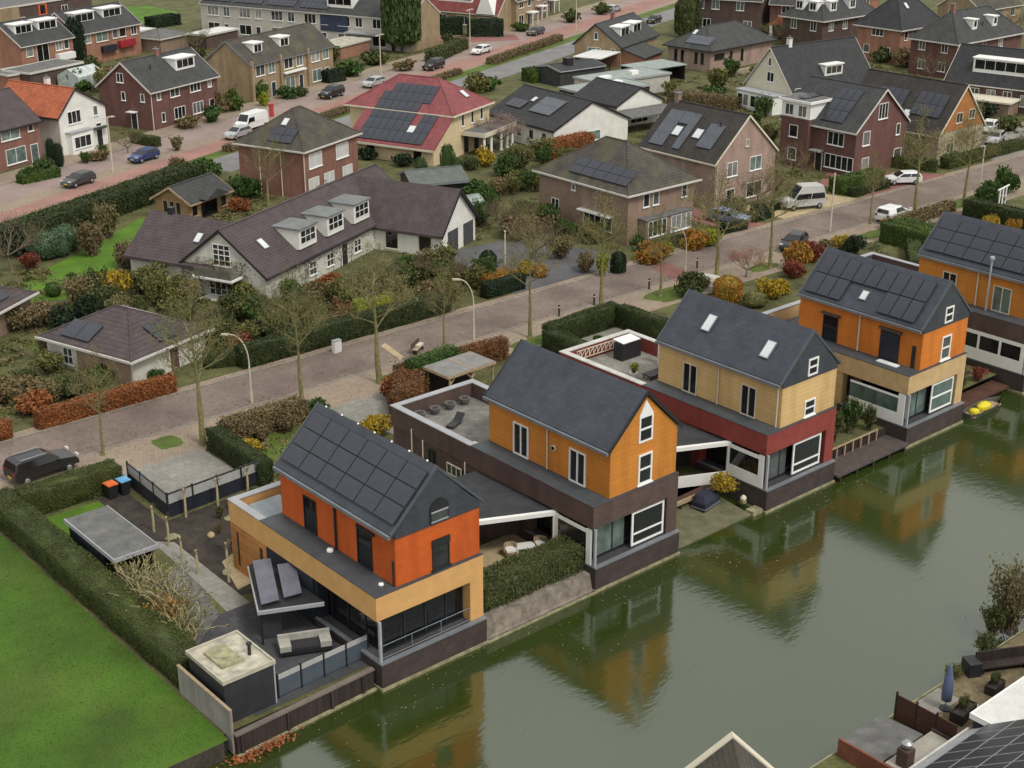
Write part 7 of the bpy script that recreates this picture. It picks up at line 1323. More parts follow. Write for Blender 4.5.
# ------------------------------------------------------------------ first garden: bins, fences, shed, carport, sofa
def bin_(label, pos, lid):
    T = thing('wheelie_bin', label, 'bin', (*pos, 1.0), 4, 'wheelie bins behind the hedge'); b = MB()._add([(-.27, -.3, .08), (.27, -.3, .08), (.27, .3, .08), (-.27, .3, .08), (-.34, -.38, 1.0), (.34, -.38, 1.0), (.34, .38, 1.0), (-.34, .38, 1.0)], [(0, 3, 2, 1), (4, 5, 6, 7), (0, 1, 5, 4), (1, 2, 6, 5), (2, 3, 7, 6), (3, 0, 4, 7)])
    b.build('body', DARK, T); MB().ext([(-.36, -.42, 1.002), (.36, -.42, 1.002), (.36, -.42, 1.06), (-.36, -.42, 1.06)], (0, .84, 0)).box(-.3, -.3, 1.06, .3, .3, 1.09).build('lid', lid, T)
    for x in (-.3, .24): w = MB().tube((x, .34, .12), (x + .06, .34, .12), .12, .12, 12).build('wheel', RUBBER, T)
    MB().tube((-.25, .44, 1.0), (.25, .44, 1.0), .025).build('handle', DARK, T)
bin_('wheelie bin with an orange lid behind the clipped hedge', (-1.35, 28.1), mat('orange_lid', (.75, .17, .05), .5, bump=0)); bin_('wheelie bin with a light blue lid behind the clipped hedge', (-.45, 28.1), mat('light_blue_lid', (.16, .42, .68), .5, bump=0))
FROST = mat('frosted_panel', (.40, .40, .39), .3, na=.12, bump=0)
T = thing('glass_fence', 'black fence with frosted upper panels around the parking pad', 'fence', (0, 0, 1.0))
L0 = [(.35, 29.0), (.1, 23.1), (7.5, 23.6)]
for (a, b, n) in ((L0[0], L0[1], 3), (L0[1], L0[2], 4)):
    for j in range(n):
        q0 = [a[i] + (b[i] - a[i]) * j / n for i in (0, 1)]; q1 = [a[i] + (b[i] - a[i]) * (j + 1) / n for i in (0, 1)]
        F = (q0[0], q0[1], (q1[0] - q0[0]), (q1[1] - q0[1]), 0, 0); l = math.hypot(F[2], F[3]); F = (q0[0], q0[1], F[2] / l, F[3] / l, F[3] / l, -F[2] / l)
        k = MB(); ob(k, F, .06, l - .06, 0, .9, -.03, .03); k.build('lower_panel', NAVY, T); k = MB(); ob(k, F, .06, l - .06, .96, 1.62, -.015, .015); k.build('frosted_panel', FROST, T)
        k = MB(); ob(k, F, .06, l - .06, .902, .958, -.04, .04); ob(k, F, .06, l - .06, 1.622, 1.70, -.04, .04); k.build('rail', DARK, T); k = MB(); ob(k, F, -.058, .058, 0, 1.78, -.05, .05); k.build('post', DARK, T)
T = thing('carport', 'flat grey felt roofed carport in the first garden beside the long hedge', 'carport', (-6.4, 17.0, 1.0), 0)
MB().box(-.1, -.1, 1.92, 2.6, 6.4, 2.06).build('roof', FELT, T); e = MB().box(-.16, -.18, 1.84, 2.66, -.102, 2.1).box(-.18, -.1, 1.84, -.102, 6.4, 2.1).box(2.602, -.1, 1.84, 2.66, 6.4, 2.1); e.build('roof_edge', LGREY, T)
MB().box(.0, 1.6, 0, .1, 6.2, 1.9).box(.102, 6.1, 0, 2.5, 6.2, 1.9).box(2.3, .3, 0, 2.4, 6.0, 1.9).build('dark_walls', NAVY, T)
for x, y in ((0, 0), (2.35, 0)): MB().box(x, y, 0, x + .12, y + .12, 1.92).build('post', WOOD, T)
T = thing('shed', 'dark shed with pale lichened flat roof at the water end of the long hedge', 'shed', (-8.35, 1.45, 1.0), 0)
MB().box(0, 0, -.9, 2.8, 3.5, 2.45).build('walls', mat('charcoal_boards', (.028, .029, .034), .6, na=.3), T); MB().box(.0, .0, 2.452, 2.8, 3.5, 2.5).build('roof', CREAMROOF, T)
MB().box(-.1, -.1, 2.38, 2.9, -.002, 2.6).box(-.1, 3.502, 2.38, 2.9, 3.6, 2.6).box(-.1, 0, 2.38, -.002, 3.5, 2.6).box(2.802, 0, 2.38, 2.9, 3.5, 2.6).build('roof_edge', mat('grimy_cream_edge', (.42, .39, .31), .7), T)
MB().box(.5, 1.0, 2.502, 1.7, 2.8, 2.64).build('roof_hatch', mat('mossy_hatch', (.30, .29, .17), .8, na=.5, ns=2), T); MB().tube((2.25, 1.3, 2.4), (2.25, 1.3, 3.1), .09, .09, 10).lathe((2.25, 1.3, 3.1), [(.14, 0), (.16, .04), (.14, .1)], 10).build('flue', DARK, T)
MB().box(2.82, .02, -.8, 2.9, .1, 2.36).build('corner_trim', LGREY, T)
T = thing('board_fence', 'grey weathered upright boards along the left of the dark shed', 'fence', (-8.72, .3, .1), 90); MB().box(0, -.04, 0, 5.2, .04, 2.5).build('boards', PLANKG, T); MB().box(0, -.09, 2.502, 5.2, .07, 2.56).build('top_rail', WOOD, T)
for x in (.1, 2.5, 5.0): MB().box(x, -.13, 0, x + .1, -.042, 2.5).build('post', WOOD, T)
T = thing('quay_fence', 'dark brown timber quay wall below the first garden', 'quay wall', (-8.6, .25, 0), 2.2); MB().box(0, -.1, -1.2, 8.4, .1, 1.15).build('boards', PLANKD, T); MB().box(-.05, -.16, 1.152, 8.45, .16, 1.25).build('top_rail', mat('grey_brown_rail', (.16, .13, .11), .85), T); MB().box(-.05, -.28, -.1, 8.45, -.102, .1).build('waterline_beam', CONC, T)
for x in (.2, 2.9, 5.6, 7.6): MB().box(x, -.2, -.8, x + .16, -.102, 1.15).build('post', PLANKD, T)
T = thing('glass_balustrade', 'blue grey glass balustrade on the terrace above the timber quay', 'balustrade', (-5.2, 1.75, 1.02), 1.5)
BLG = mat('blue_grey_glass', (.085, .105, .13), .12, na=.1, bump=0)
for j in range(4):
    x = j * 1.42; MB().box(x + .06, -.02, .1, x + 1.36, .02, 1.05).build('lower_glass', BLG, T); MB().box(x + .06, -.018, 1.07, x + 1.36, .018, 1.36).build('upper_glass', FROST, T); MB().box(x - .04, -.05, 0, x + .04, .05, 1.46).build('post', DARK, T)
MB().box(5.64, -.05, 0, 5.72, .05, 1.46).build('post', DARK, T)
SOFAC = mat('dull_cream_cloth', (.40, .385, .34), .85)
T = thing('sofa', 'white lounge sofa under the dark canopy on the first terrace', 'sofa', (-1.75, 4.55, 1.02), -25)
MB().box(-1.4, -.45, .12, 1.4, .45, .34).build('base', DARK, T); MB().box(-.75, -.44, .342, .75, .42, .5).build('seat_cushion', mat('charcoal_cushion', (.03, .03, .032), .9), T)
for s in (-1, 1): MB().box(s * 1.08 - .3, -.44, .342, s * 1.08 + .3, .44, .66).build('armrest', SOFAC, T)
MB().box(-1.4, .44, .12, 1.4, .6, .86).build('backrest', SOFAC, T)
T = thing('garden_chair', 'dark garden chair on the terrace behind the shed', 'chair', (-4.6, 6.0, 1.02), 40)
MB().box(-.28, -.28, .38, .28, .28, .44).build('seat', NAVY, T); MB().box(-.28, .24, .44, .28, .3, .95).build('backrest', NAVY, T)
for x in (-.26, .2):
    for y in (-.26, .2): MB().box(x, y, 0, x + .05, y + .05, .38).build('leg', LGREY, T)
for (x, y, s), lab in (((1.0, 5.9, .2), 'round white lantern on the walkway of the red orange house, far one'), ((1.0, 1.2, .15), 'round white lantern on the walkway of the red orange house, corner one')):
    T = thing('bundle', lab, 'bundle', (x, y, Z2 - .05)); MB().lathe((0, 0, 0), [(s * .5, 0), (s * .9, s * .35), (s, s * .8), (s * .8, s * 1.3), (s * .35, s * 1.5)], 14).build('globe', WHITE, T, True); MB().lathe((0, 0, s * 1.48), [(s * .3, 0), (s * .3, s * .15)], 10).build('cap', LGREY, T)  # white bag-like objects on the walkway, modelled as globes; not lamps
T = thing('glazed_table', 'grey glazed cold frame on the first roof terrace', 'cold frame', (.9, 12.2, Z1 + .31)); MB().box(0, 0, 0, 2.0, 1.9, .5).build('frame', GREY, T); MB().ext([(-.05, -.05, .5), (2.05, -.05, .5), (2.05, 1.95, .75), (-.05, 1.95, .75)], (0, 0, .05)).build('glass_lid', mat('pale_blue_glass', (.26, .30, .32), .12, na=.2, bump=0), T)
for k, (x, y) in enumerate([(-1.0, 20.6), (.9, 19.2), (3.0, 20.4), (4.6, 21.4), (-.7, 14.6), (2.2, 17.4), (3.8, 18.4)]):
    rd = random.Random(k); o = MB().lathe((0, 0, 0), [(.1, 0), (.32 + rd.random() * .2, .05), (.34, .14), (.2, .24), (.05, .27)], 9).build('garden_stone', PAVEY if k % 2 else CONC); o.location = (x, y, 1.0); o.rotation_euler = (0, 0, k); o.scale = (1, .7, 1)
    tag(o, ['pale stone by the thin saplings', 'sandy stone in the middle of the dark bed', 'pale flat stone under the pollarded saplings', 'sandy stone near the corner of the glass fence', 'small grey stone beside the garden path', 'sandy stone before the cedar planked wall', 'grey stone by the cedar planked corner'][k], 'stone', 'stones in the dark planting bed')
# ------------------------------------------------------------------ between the first and the amber house
T = thing('quay_wall', 'sloping pale concrete quay between the first two houses', 'quay wall', (7.13, 0, 0)); MB().ext([(0, .12, -1.2), (0, 1.1, -1.2), (0, 1.1, 1.15), (0, .42, 1.13), (0, .2, .2), (0, .12, .1)], (8.22, 0, 0)).build('wall', mat('pale_quay_concrete', (.20, .172, .138), .9, ns=2, na=.5), T); MB().box(0, -.12, -.2, 8.22, -.002, .1).build('waterline_edge', CONC, T)
def veranda(label, O, Ln, ang, back, low):
    """skewed glazed front between two houses: white beam on posts, felt roof behind it"""
    T = thing('veranda', label, 'veranda', (*O, 1.0), ang); c, s_ = math.cos(R(-ang)), math.sin(R(-ang))
    loc = [((x - O[0]) * c - (y - O[1]) * s_, (x - O[0]) * s_ + (y - O[1]) * c) for x, y in back]
    MB().box(0, 0, 2.72, Ln, .28, 2.98).build('front_beam', WHITE, T); MB().prism([(.02, .282), (Ln - .02, .282)] + loc, 2.78, 2.92).build('roof', FELTD, T)
    for x in (Ln * .38, Ln * .45, Ln - .2): MB().box(x, .05, 0, x + .2, .25, 2.718).build('post', WHITE, T)
    MB().box(.1, 3.2, 0, Ln - 1.2, 3.3, 2.76).build('back_wall', BROWNB if not low else DARK, T)
    if low: MB().box(Ln * .46 + .2, .08, -.1, Ln - .22, .2, .8).build('low_white_panel', WHITE, T)
    return T
veranda('white beamed veranda with dark roof between the red orange and amber houses', (7.25, 7.4), 9.1, -25.5, [(15.35, 11.0), (7.25, 11.5)], False)
for x, lab in ((13.3, 'wicker armchair at the left of the veranda table'), (15.2, 'wicker armchair at the right of the veranda table')):
    T = thing('wicker_chair', lab, 'chair', (x, 5.2 - (x - 13.3) * .3, 1.02), -25, 'wicker chairs on the veranda'); MB().lathe((0, 0, .05), [(.28, 0), (.36, .1), (.38, .32)], 12).build('base', WOOD, T); MB().box(-.3, -.3, .4, .3, .3, .52).build('cushion', WHITE, T); MB().ext([(.42 * math.cos(t), .42 * math.sin(t), .3) for t in [math.pi * j / 8 for j in range(9)]] + [(.32 * math.cos(t), .32 * math.sin(t), .3) for t in [math.pi * j / 8 for j in range(9)][::-1]], (0, 0, .5)).build('backrest', WOOD, T)
T = thing('veranda_table', 'low white covered table between the wicker chairs', 'table', (14.25, 5.0, 1.02), -25); MB().box(-.6, -.35, .42, .6, .35, .5).build('tabletop', WHITE, T)
MB().box(-.55, -.3, 0, -.45, .3, .42).box(.45, -.3, 0, .55, .3, .42).build('legs', WHITE, T)
T = thing('stair_wall', 'slanting white screen wall behind the red orange house', 'wall', (9.4, 9.0, 1.0)); MB().ext([(0, 0, 0), (0, 7, 0), (0, 7, 3.4), (0, 3, 2.7), (0, 0, 2.3)], (.14, 0, 0)).build('wall', LGREY, T)
for k, (x, y) in enumerate([(17.0, 18.9), (18.3, 18.9), (19.6, 18.9), (20.9, 18.9), (15.9 + .4, 18.2)]):
    T = thing('planter', ['round grey planter second from the left on the amber house terrace', 'round grey planter in the middle of the terrace row', 'round grey planter second from the right on the terrace', 'round grey planter at the right end of the terrace row', 'dark planter in the corner of the amber house terrace'][k], 'planter', (x, y, Z1 + .34), 0, 'planters on the amber house terrace'); MB().lathe((0, 0, 0), [(.22, 0), (.36, .3), (.40, .5), (.30, .5), (.28, .42)], 14).build('pot', mat('weathered_pot', (.13, .13, .125), .8) if k < 4 else DARK, T); MB().lathe((0, 0, .4), [(.27, 0), (.2, .06), (.05, .1)], 10).build('soil', DSOIL, T)
T = thing('lounger', 'dark folded lounger lying on the amber house roof terrace', 'lounger', (18.2, 16.6, Z1 + .34), 25); MB().box(-.8, -.3, .12, .4, .3, .2).build('seat', DARK, T); MB().ext([(.4, -.3, .12), (.4, .3, .12), (.9, .3, .5), (.9, -.3, .5)], (0, 0, .08)).build('backrest', DARK, T); MB().box(-.7, -.28, 0, -.62, .28, .12).box(.3, -.28, 0, .38, .28, .12).build('legs', GREY, T)
T = thing('cushion_box', 'small white topped box against the amber wall on the terrace', 'box', (16.4, 12.2, Z1 + .34)); MB().box(-.3, -.5, 0, .3, .5, .5).build('box', DARK, T); MB().box(-.34, -.54, .502, .34, .54, .58).build('lid', WHITE, T)
# ------------------------------------------------------------------ between the amber and the straw house
T = thing('inlet_ramp', 'mossy concrete slab sloping into the water between the amber and straw houses', 'ramp', (22.65, .4, 0)); MB().ext([(0, 0, -1.2), (0, 3.6, -1.2), (0, 3.6, .42), (0, 0, .1)], (7.2, 0, 0)).build('slab', mat('mossy_slab', (.13, .125, .07), .9, na=.4), T); MB().box(7.2, -.2, -1, 8.1, .5, .3).build('stones', CONC, T)
T = thing('balcony_deck', 'brown timber deck on short posts over the inlet', 'deck', (22.7, 3.6, 0)); MB().prism([(-.05, 0), (7.9, 0), (7.9, .6), (0, 4.4)], .85, 1.0).build('deck', FENCEB, T); MB().box(0, -.1, .7, 7.6, -.002, 1.02).build('edge_beam', WOOD, T)
for j in range(9): MB().box(.2 + j * .9, -.06, -.9, .32 + j * .9, .06, .7).build('post', PLANKD, T)
veranda('white veranda front with low white panels left of the straw house', (22.7, 7.2), 9.1, -25.5, [(30.7, 11.0), (22.65, 11.5)], True)
T = thing('covered_stack', 'dark blue covered stack standing in the inlet', 'cover', (28.2, 2.9, .35), 10); MB().box(-.9, -.5, 0, .9, .5, .5).ext([(-.9, -.5, .5), (.9, -.5, .5), (.5, -.2, .9), (-.6, -.2, .9)], (0, .7, 0)).build('cover', mat('dark_blue_tarpaulin', (.025, .027, .05), .7), T); MB().box(-.95, -.55, .1, .95, .55, .16).build('strap', GREY, T)
T = thing('garden_ornament', 'small pale garden ornament on the inlet edge below the mustard bush', 'ornament', (30.3, 1.5, .5)); MB().lathe((0, 0, 0), [(.1, 0), (.2, .1), (.22, .25), (.13, .38), (.05, .44)], 10).build('body', CREAM, T); MB().box(-.16, -.16, -.12, .16, .16, -.001).build('base', CONC, T)
# patio on the straw house's roof
rx = 30.8
T = thing('screen', 'pierced white patterned screen along the red parapet of the straw house terrace', 'screen', (rx + .5, 13.4, Z1 + .34)); k = MB().box(0, 0, .25, .04, 4.2, .32).box(0, 0, .88, .04, 4.2, .95)
for j in range(11): k.box(0, j * .42, .3, .04, j * .42 + .06, .9).tube((.02, j * .42, .32), (.02, min(4.2, j * .42 + .4), .88), .03)
k.build('lattice', CREAM, T); T.location = (rx + 1.2, 19.45, Z1 + .34); T.rotation_euler = (0, 0, R(-90))
T = thing('awning', 'white awning and black cover in the corner of the straw house terrace', 'awning', (rx + 5.0, 17.4, Z1 + .34)); MB().ext([(-.9, .1, 1.34), (.9, .1, 1.34), (.9, 1.2, 1.42), (-.9, 1.2, 1.42)], (0, 0, .06)).build('canopy', WHITE, T); MB().box(-1.0, .1, 0, 1.0, 1.0, 1.3).build('cover', DARK, T)
for x in (-.85, .8): MB().box(x, 1.02, 0, x + .06, 1.08, 1.36).build('post', WHITE, T)
T = thing('chimney_stack', 'slim white square pillar on the straw house terrace', 'chimney', (rx + 5.9, 15.2, Z1 + .34)); MB().box(-.25, -.25, 0, .25, .25, 2.0).build('stack', WHW, T); MB().box(-.32, -.32, 2.002, .32, .32, 2.1).build('cap', LGREY, T)
T = thing('patio_table', 'low black slatted table on the straw house terrace', 'table', (rx + 3.7, 13.8, Z1 + .34), 0); MB().box(-.9, -.45, .3, .9, .45, .38).build('tabletop', DARK, T)
for x in (-.8, .74):
    for y in (-.4, .34): MB().box(x, y, 0, x + .06, y + .06, .3).build('leg', DARK, T)
for (x, y), m, kd, lab in (((rx + 2.4, 14.7), L_LIME, 'twig', 'leafy plant in a white pot on the straw house terrace'), ((rx + 5.2, 13.6), L_GREEN, 'bush', 'green plant mound beside the straw wall'), ((rx + 5.9, 14.4), L_OLIVE, 'bush', 'olive plant below the white pillar'), ((rx + 4.9, 12.4), L_GREEN, 'bush', 'green plant at the edge of the straw wall')):
    T = thing('potted_plant', lab, 'plant', (x, y, Z1 + .34)); MB().lathe((0, 0, 0), [(.2, 0), (.3, .35), (.32, .42), (.22, .42)], 12).build('pot', WHITE, T); o = link('foliage', shrub_mesh(kd, m, 0, 500), T); o.location = (0, 0, .35); o.scale = (.6, .6, .8)
for k, (x, y) in enumerate([(rx + 6.0, 13.2), (rx + 6.3, 12.4)]):
    T = thing('cushion', ['white cushion on the straw house terrace, nearer the pillar', 'white cushion on the straw house terrace, by the wall'][k], 'cushion', (x, y, Z1 + .34), 20 * k); MB().lathe((0, 0, 0), [(.3, 0), (.42, .1), (.42, .25), (.25, .34)], 12).build('cover', WHITE, T)
# ------------------------------------------------------------------ between the straw and the bright orange house
T = thing('jetty', 'dark plank jetty along the water between the straw and orange houses', 'jetty', (37.95, -.35, 0)); MB().box(0, 0, .4, 8.2, 2.0, .55).build('deck', mat('dark_jetty_planks', (.075, .058, .052), .85, ns=2, na=.35), T)
for j in range(5): MB().box(.3 + j * 1.85, .05, -1.2, .48 + j * 1.85, .22, .4).build('pile', PLANKD, T)
MB().box(0, 2.0, -1.2, 8.2, 2.2, 1.0).build('back_wall', PLANKD, T)
T = thing('wooden_railing', 'weathered wooden railing on the jetty of the straw house', 'railing', (38.2, 1.5, .55)); MB().box(0, -.04, .82, 6.6, .04, .92).build('top_rail', WOOD, T)
for j in range(8): MB().box(j * .92, -.05, 0, .1 + j * .92, .05, .82).build('post', WOOD, T)
T = thing('low_white_wall', 'low white wall panel behind the grassy shrubs', 'wall', (39.4, 5.4, 1.0)); MB().box(0, 0, 0, 3.0, .15, .9).build('panel', WHITE, T); MB().box(.1, .0, .9, .2, .12, 2.2).box(2.8, 0, .9, 2.9, .12, 2.2).build('post', WHITE, T); MB().box(0, 0, 2.2, 3.0, .15, 2.35).build('top_beam', LGREY, T)
T = thing('flat_extension', 'low dark flat roof with tan coping left of the bright orange house', 'extension', (42.0, 8.0, 1.0)); MB().box(0, 0, 0, 4.1, 12, 2.9).build('walls', TAN4, T); MB().box(-.1, -.1, 2.902, 4.1, 12.1, 3.0).build('roof', FELTD, T); MB().box(-.2, -.2, 2.85, 4.1, -.102, 3.1).box(-.2, -.1, 2.85, -.102, 12.1, 3.1).build('roof_edge', LGREY, T)
# ------------------------------------------------------------------ between the bright orange and the last house
T = thing('jetty', 'narrow weathered jetty beside the yellow rowing boat', 'jetty', (53.4, 1.0, 0)); MB().box(0, 0, .3, 8, 1.6, .45).build('deck', FENCEB, T)
for j in range(4): MB().box(.4 + j * 2.3, .1, -1.2, .55 + j * 2.3, .25, .3).build('pile', PLANKD, T)
for j in range(4): MB().box(.6, 1.7 + j * .55, .62 + j * .17, 7.0, 2.1 + j * .55, .72 + j * .17).build('step', PLANKD, T)
T = thing('rowing_boat', 'small dark rowing boat with a bright yellow cover moored at the last quay', 'boat', (56.6, .25, 0), 2)
hull = MB(); st = [(-2.4, .45), (-1.6, .66), (0, .72), (1.4, .58), (2.3, .2), (2.55, .03)]; vs = []
for x, w in st: vs += [(x, -w, .42), (x, -w * .7, -.12), (x, w * .7, -.12), (x, w, .42)]
hull._add(vs, [(4 * i + a, 4 * i + a + 1, 4 * i + a + 5, 4 * i + a + 4) for i in range(len(st) - 1) for a in range(3)] + [(0, 1, 2, 3), (23, 22, 21, 20)]); hull.build('hull', mat('boat_hull', (.08, .075, .06), .7), T)
MB().box(-2.2, -.5, .1, 1.8, .5, .14).build('floor', WOOD, T); MB().lathe((0, 0, 0), [(.3, .14), (.52, .2), (.5, .45), (.3, .62), (.1, .68)], 10).build('cover', mat('bright_yellow_cover', (.66, .56, .02), .5, na=.1), T).scale = (1.5, .85, 1)
MB().lathe((-1.3, 0, 0), [(.2, .14), (.42, .2), (.36, .4), (.15, .5)], 10).build('cover', mat('bright_yellow_cover', (.66, .56, .02), .5), T)
T = thing('white_trellis', 'white garden trellis by the green shrubs at the right edge', 'trellis', (*P(1002, 205), 1.0), 10); k = MB().box(-1.6, 0, 1.9, 1.6, .1, 2.05)
for x in (-.9, .0, .9): k.box(x - .1, 0, 0, x + .1, .1, 1.9)
k.build('frame', WHITE, T)
T = thing('covered_car', 'car under a pale cover behind the straw house roof', 'car', (*P(712, 290), 1.0), 100)
MB().lathe((0, 0, 0), [(1.0, 0), (1.0, .6), (.8, 1.1), (.55, 1.35), (.2, 1.4)], 18).build('cover', mat('pale_car_cover', (.5, .48, .43), .7), T).scale = (2.0, .85, 1)
T = thing('trampoline', 'round blue trampoline on the lawn behind the trimmed hedge', 'trampoline', (*P(930, 243), 1.0)); MB().lathe((0, 0, .6), [(1.3, 0), (1.5, .05), (1.5, .12), (1.25, .14), (.1, .12)], 20).build('mat', mat('blue_trampoline', (.12, .2, .42), .6), T)
for j in range(5): MB().tube((1.3 * math.cos(j * 1.256), 1.3 * math.sin(j * 1.256), 0), (1.3 * math.cos(j * 1.256), 1.3 * math.sin(j * 1.256), .62), .04).build('leg', GREY, T)
# ------------------------------------------------------------------ near shore, bottom right
T = thing('white_gable_house', 'ridge of a white edged gable roof at the bottom edge', 'house', (0, 0, 0))
gx, gy = P(734, 740, 6.56); T.location = (gx, gy, 1.0); T.rotation_euler = (0, 0, R(-40.7)); zt = 5.5
MB().ext([(-4, .25, -.0), (4, .25, -.0), (4, .25, 1.0), (0, .25, zt - .5), (-4, .25, 1.0)], (0, -9, 0)).build('wall', PLANKD, T)
for s in (-1, 1): MB().ext([(0, .3, zt - .04), (s * 4.3, .3, 1.25), (s * 4.3, .3, 1.0), (0, .3, zt - .3)], (0, -9.4, 0)).build('roof', TILEM, T); MB().ext([(0, .62, zt + .06), (s * 4.4, .62, 1.25), (s * 4.4, .62, .8), (0, .62, zt - .42)], (0, -.36, 0)).build('verge_board', CREAM, T)
T = thing('timber_hut', 'low red brown timber hut with grey felt roof on the near shore', 'hut', (12.6, -21.9, 0.3), 0)
MB().box(0, .2, 0, 3.3, 2.1, 1.28).build('walls', FENCEB, T); MB().ext([(0, -.1, 1.45), (0, 2.3, 1.3), (0, 2.3, 1.4), (0, -.1, 1.55)], (3.4, 0, 0)).build('roof', FELT, T); MB().box(-.12, -1.6, 0, -.002, 2.2, 1.7).build('end_wall', mat('rust_red_boards', (.19, .065, .04), .8, na=.3), T)
T = thing('flat_roof_building', 'pale flat roofed block with a chimney cowl on the near shore', 'building', (12.8, -26.6, .5)); MB().box(0, 0, 0, 3.6, 4.4, 1.3).build('walls', BROWNB, T); MB().box(-.05, -.05, 1.302, 3.65, 4.45, 1.4).build('roof', mat('beige_roof', (.34, .32, .27), .9), T); MB().box(3.652, -.1, 1.2, 3.8, 4.5, 1.5).build('roof_edge', PLANKD, T)
T = thing('chimney', 'brick chimney with a round metal cowl on the near shore', 'chimney', (*P(906, 752, 2.6), .5), 0); MB().box(-.3, -.3, 0, .3, .3, 2.3).build('stack', BROWNB, T); MB().lathe((0, 0, 2.3), [(.1, 0), (.1, .1), (.26, .15), (.28, .32), (.15, .42), (.05, .45)], 14).build('cowl', RIM, T)
fx = 16.8
T = thing('slat_fence', 'brown slatted garden fence standing on the near shore', 'fence', (17.0, -19.8, 1.0), -90)
for j in range(3): MB().box(j * 1.15, -.03, .02, j * 1.15 + 1.05, .03, 1.5).build('slat_panel', FENCEB, T); MB().box(j * 1.15 - .09, -.05, 0, j * 1.15 - .003, .05, 1.65).build('post', PLANKD, T)
T = thing('parasol', 'closed slate blue parasol on the near shore terrace', 'parasol', (*P(945, 709, 1.0), 1.0)); MB().tube((0, 0, 0), (0, 0, 2.7), .03).build('pole', GREY, T); MB().lathe((0, 0, .45), [(.05, 0), (.26, .12), (.28, .7), (.22, 1.4), (.10, 2.0), (.02, 2.25)], 12).build('canopy', mat('slate_blue_cloth', (.10, .13, .22), .85, bump=0), T, True); MB().lathe((0, 0, 0), [(.3, 0), (.3, .08), (.06, .12)], 14).build('foot', DARK, T)
sheet('terrace', [(17.2, -23), (30, -23), (30, -19.6), (17.2, -19.6)], 1.012, mat('leafy_slabs', (.16, .125, .07), .9, ns=2, na=.5)); sheet('terrace', [(17.6, -20.9), (21.0, -20.9), (21.0, -19.6), (17.6, -19.6)], 1.018, PAVEG)
T = thing('planter_box', 'black slatted planter and bench set on the near shore terrace', 'bench', (23.6, -20.4, 1.0), -28); MB().box(0, 0, .35, 2.9, .6, .45).build('seat', PLANKD, T); MB().box(0, .6, 0, 2.9, .7, 1.05).build('backrest', PLANKD, T); MB().box(-.7, -.1, 0, -.02, .8, .8).build('planter', DARK, T); MB().box(.1, .05, 0, .25, .55, .35).box(2.6, .05, 0, 2.75, .55, .35).build('legs', DARK, T)
T = thing('step_stone', 'pink grey slab beside the closed parasol', 'slab', (20.6, -21.6, 1.0), 10); MB().box(-.5, -.4, 0, .5, .4, .12).build('slab', mat('pink_slab', (.36, .30, .28), .85), T)
T = thing('solar_roof_house', 'house with white flat roof and framed solar panels at the bottom right', 'house', (16.3, -24.3, 0))
MB().box(0, -3.4, 0, 14, 0, 4.0).build('flat_wing', NAVY, T); MB().box(-.05, -3.4, 4.002, 14, .06, 4.1).build('flat_roof', PALEROOF, T); MB().box(-.12, .062, 3.85, 14, .16, 4.14).box(-.12, -3.4, 3.85, -.052, .06, 4.14).build('roof_edge', WHITE, T)
KS = .72
MB().ext([(-9, .0, 0), (-9, -9, 0), (-9, -9, 3.1 + 9 * KS), (-9, 0, 3.1)], (8.98, 0, 0)).ext([(.0, -3.41, 0), (0, -9, 0), (0, -9, 3.1 + 9 * KS), (0, -3.41, 3.1 + 3.41 * KS)], (14, 0, 0)).build('wall', GREYW, T)
MB().ext([(-9.2, .1, 3.12 - .1 * KS), (-9.2, -9, 3.12 + 9 * KS), (-9.2, -9, 3.3 + 9 * KS), (-9.2, .1, 3.3 - .1 * KS)], (9.15, 0, 0)).ext([(-.04, -3.3, 3.12 + 3.3 * KS), (-.04, -9, 3.12 + 9 * KS), (-.04, -9, 3.3 + 9 * KS), (-.04, -3.3, 3.3 + 3.3 * KS)], (14, 0, 0)).build('sloping_roof', LGREY, T)
MB().box(-9.2, .1, 3.08, -.05, .2, 3.3).build('gutter', mat('off_white_coping', (.5, .49, .46), .6), T)
SM = slope_mat((0, .1, 3.3 - .1 * KS), (-1, 0, 0), (0, -1, KS))
panels(T, SM, .25, 1.2, 8, 4, 1.05, 1.7, .04, pale=2); SM2 = slope_mat((12, -3.3, 3.3 + 3.3 * KS), (-1, 0, 0), (0, -1, KS)); panels(T, SM2, .6, .1, 10, 3, 1.05, 1.7, .04, pale=2)

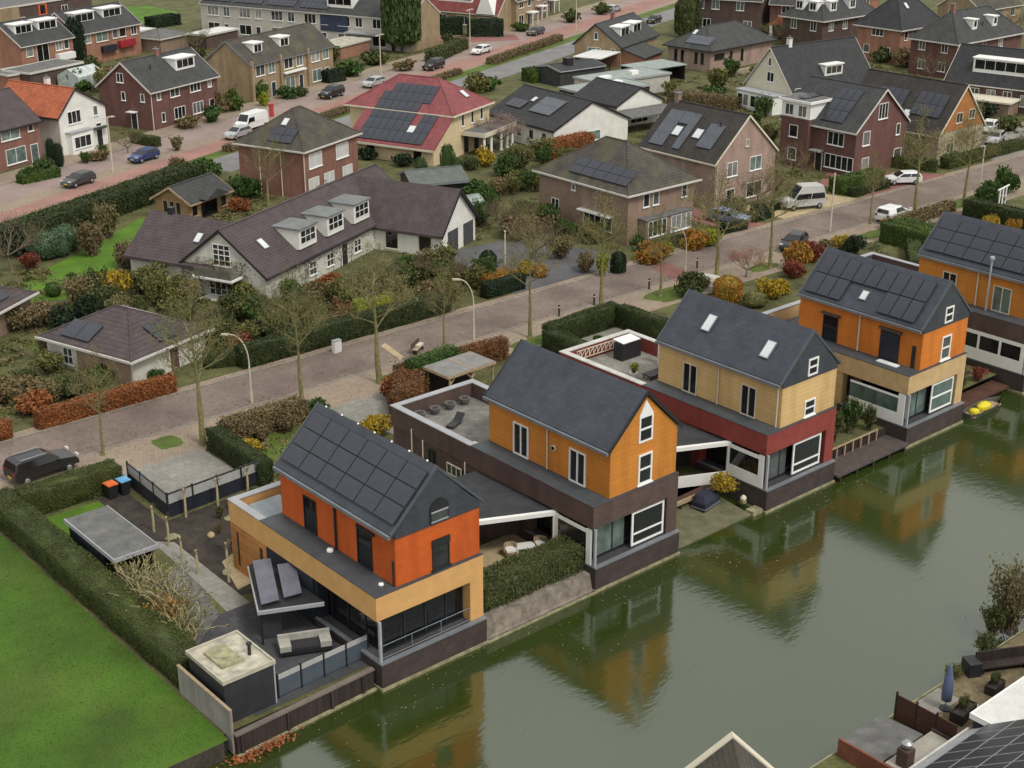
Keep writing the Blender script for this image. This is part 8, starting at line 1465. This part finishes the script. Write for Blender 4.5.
rng = np.random.default_rng(12); n = 5200
x = rng.uniform(-14, 130, n); yy = np.where(rng.random(n) < .5, 35.6 + np.abs(rng.normal(size=n)) * .8, 41.6 - np.abs(rng.normal(size=n)) * .7); yy = np.where(rng.random(n) < .35, rng.uniform(31, 43, n), yy)
p = np.stack([x, yy, np.full(n, 1.03)], 1)
o = link('leaf_litter', leaf_mesh('leaf_litter', p, .07, leafm('street_leaf', [(.22, .11, .05), (.30, .17, .06), (.16, .09, .05)]), None, rng, np.tile(np.array([0, 0, 2.]), (n, 1)))); o['kind'] = 'stuff'

rng = np.random.default_rng(15); n = 520
x = rng.uniform(-8, 62, n); y = -np.abs(rng.normal(size=n)) * 2.6 - .2; k = rng.random(n) < .25; y = np.where(k, rng.uniform(-18, 0, n), y)
o = link('floating_leaves', leaf_mesh('floating_leaves', np.stack([x, y, np.full(n, .012)], 1), .05, leafm('floating_leaf', [(.30, .24, .10), (.22, .14, .06), (.4, .34, .16)]), None, rng, np.tile(np.array([0, 0, 6.]), (n, 1)))); o['kind'] = 'stuff'

rd = random.Random(3)
for k in range(16):
    x, y = rd.uniform(-.2, 6.6), rd.uniform(15.6, 22.2)
    shrub('bed_plant', 'low dry plant in the dark planting bed of the first garden', (x, y), rd.uniform(.3, .5), rd.uniform(.5, .9), [L_BROWN, L_TWIG, L_OLIVED][k % 3], 'twig', 500, .12, v=k % 2, group='low dry plants in the dark planting bed', cat='plant')
for (x, y, w, d, hh), lab in (((19.0, -22.3, 1.6, .7, .6), 'dark timber planter box beside the brown slatted fence'), ((22.4, -22.0, 1.2, .6, .5), 'dark timber planter box near the pink grey slab')):
    T = thing('planter_box', lab, 'planter', (x, y, 1.0), 8); MB().box(0, 0, 0, w, .06, hh).box(0, d - .06, 0, w, d, hh).box(0, .062, 0, .06, d - .062, hh).box(w - .06, .062, 0, w, d - .062, hh).build('box', PLANKD, T); MB().box(.062, .064, .02, w - .062, d - .064, hh - .08).build('soil', DSOIL, T)
    o = link('plants', shrub_mesh('twig', L_OLIVED, 0, 500, .12), T); o.location = (w / 2, d / 2, hh - .1); o.scale = (.6, .4, .7)
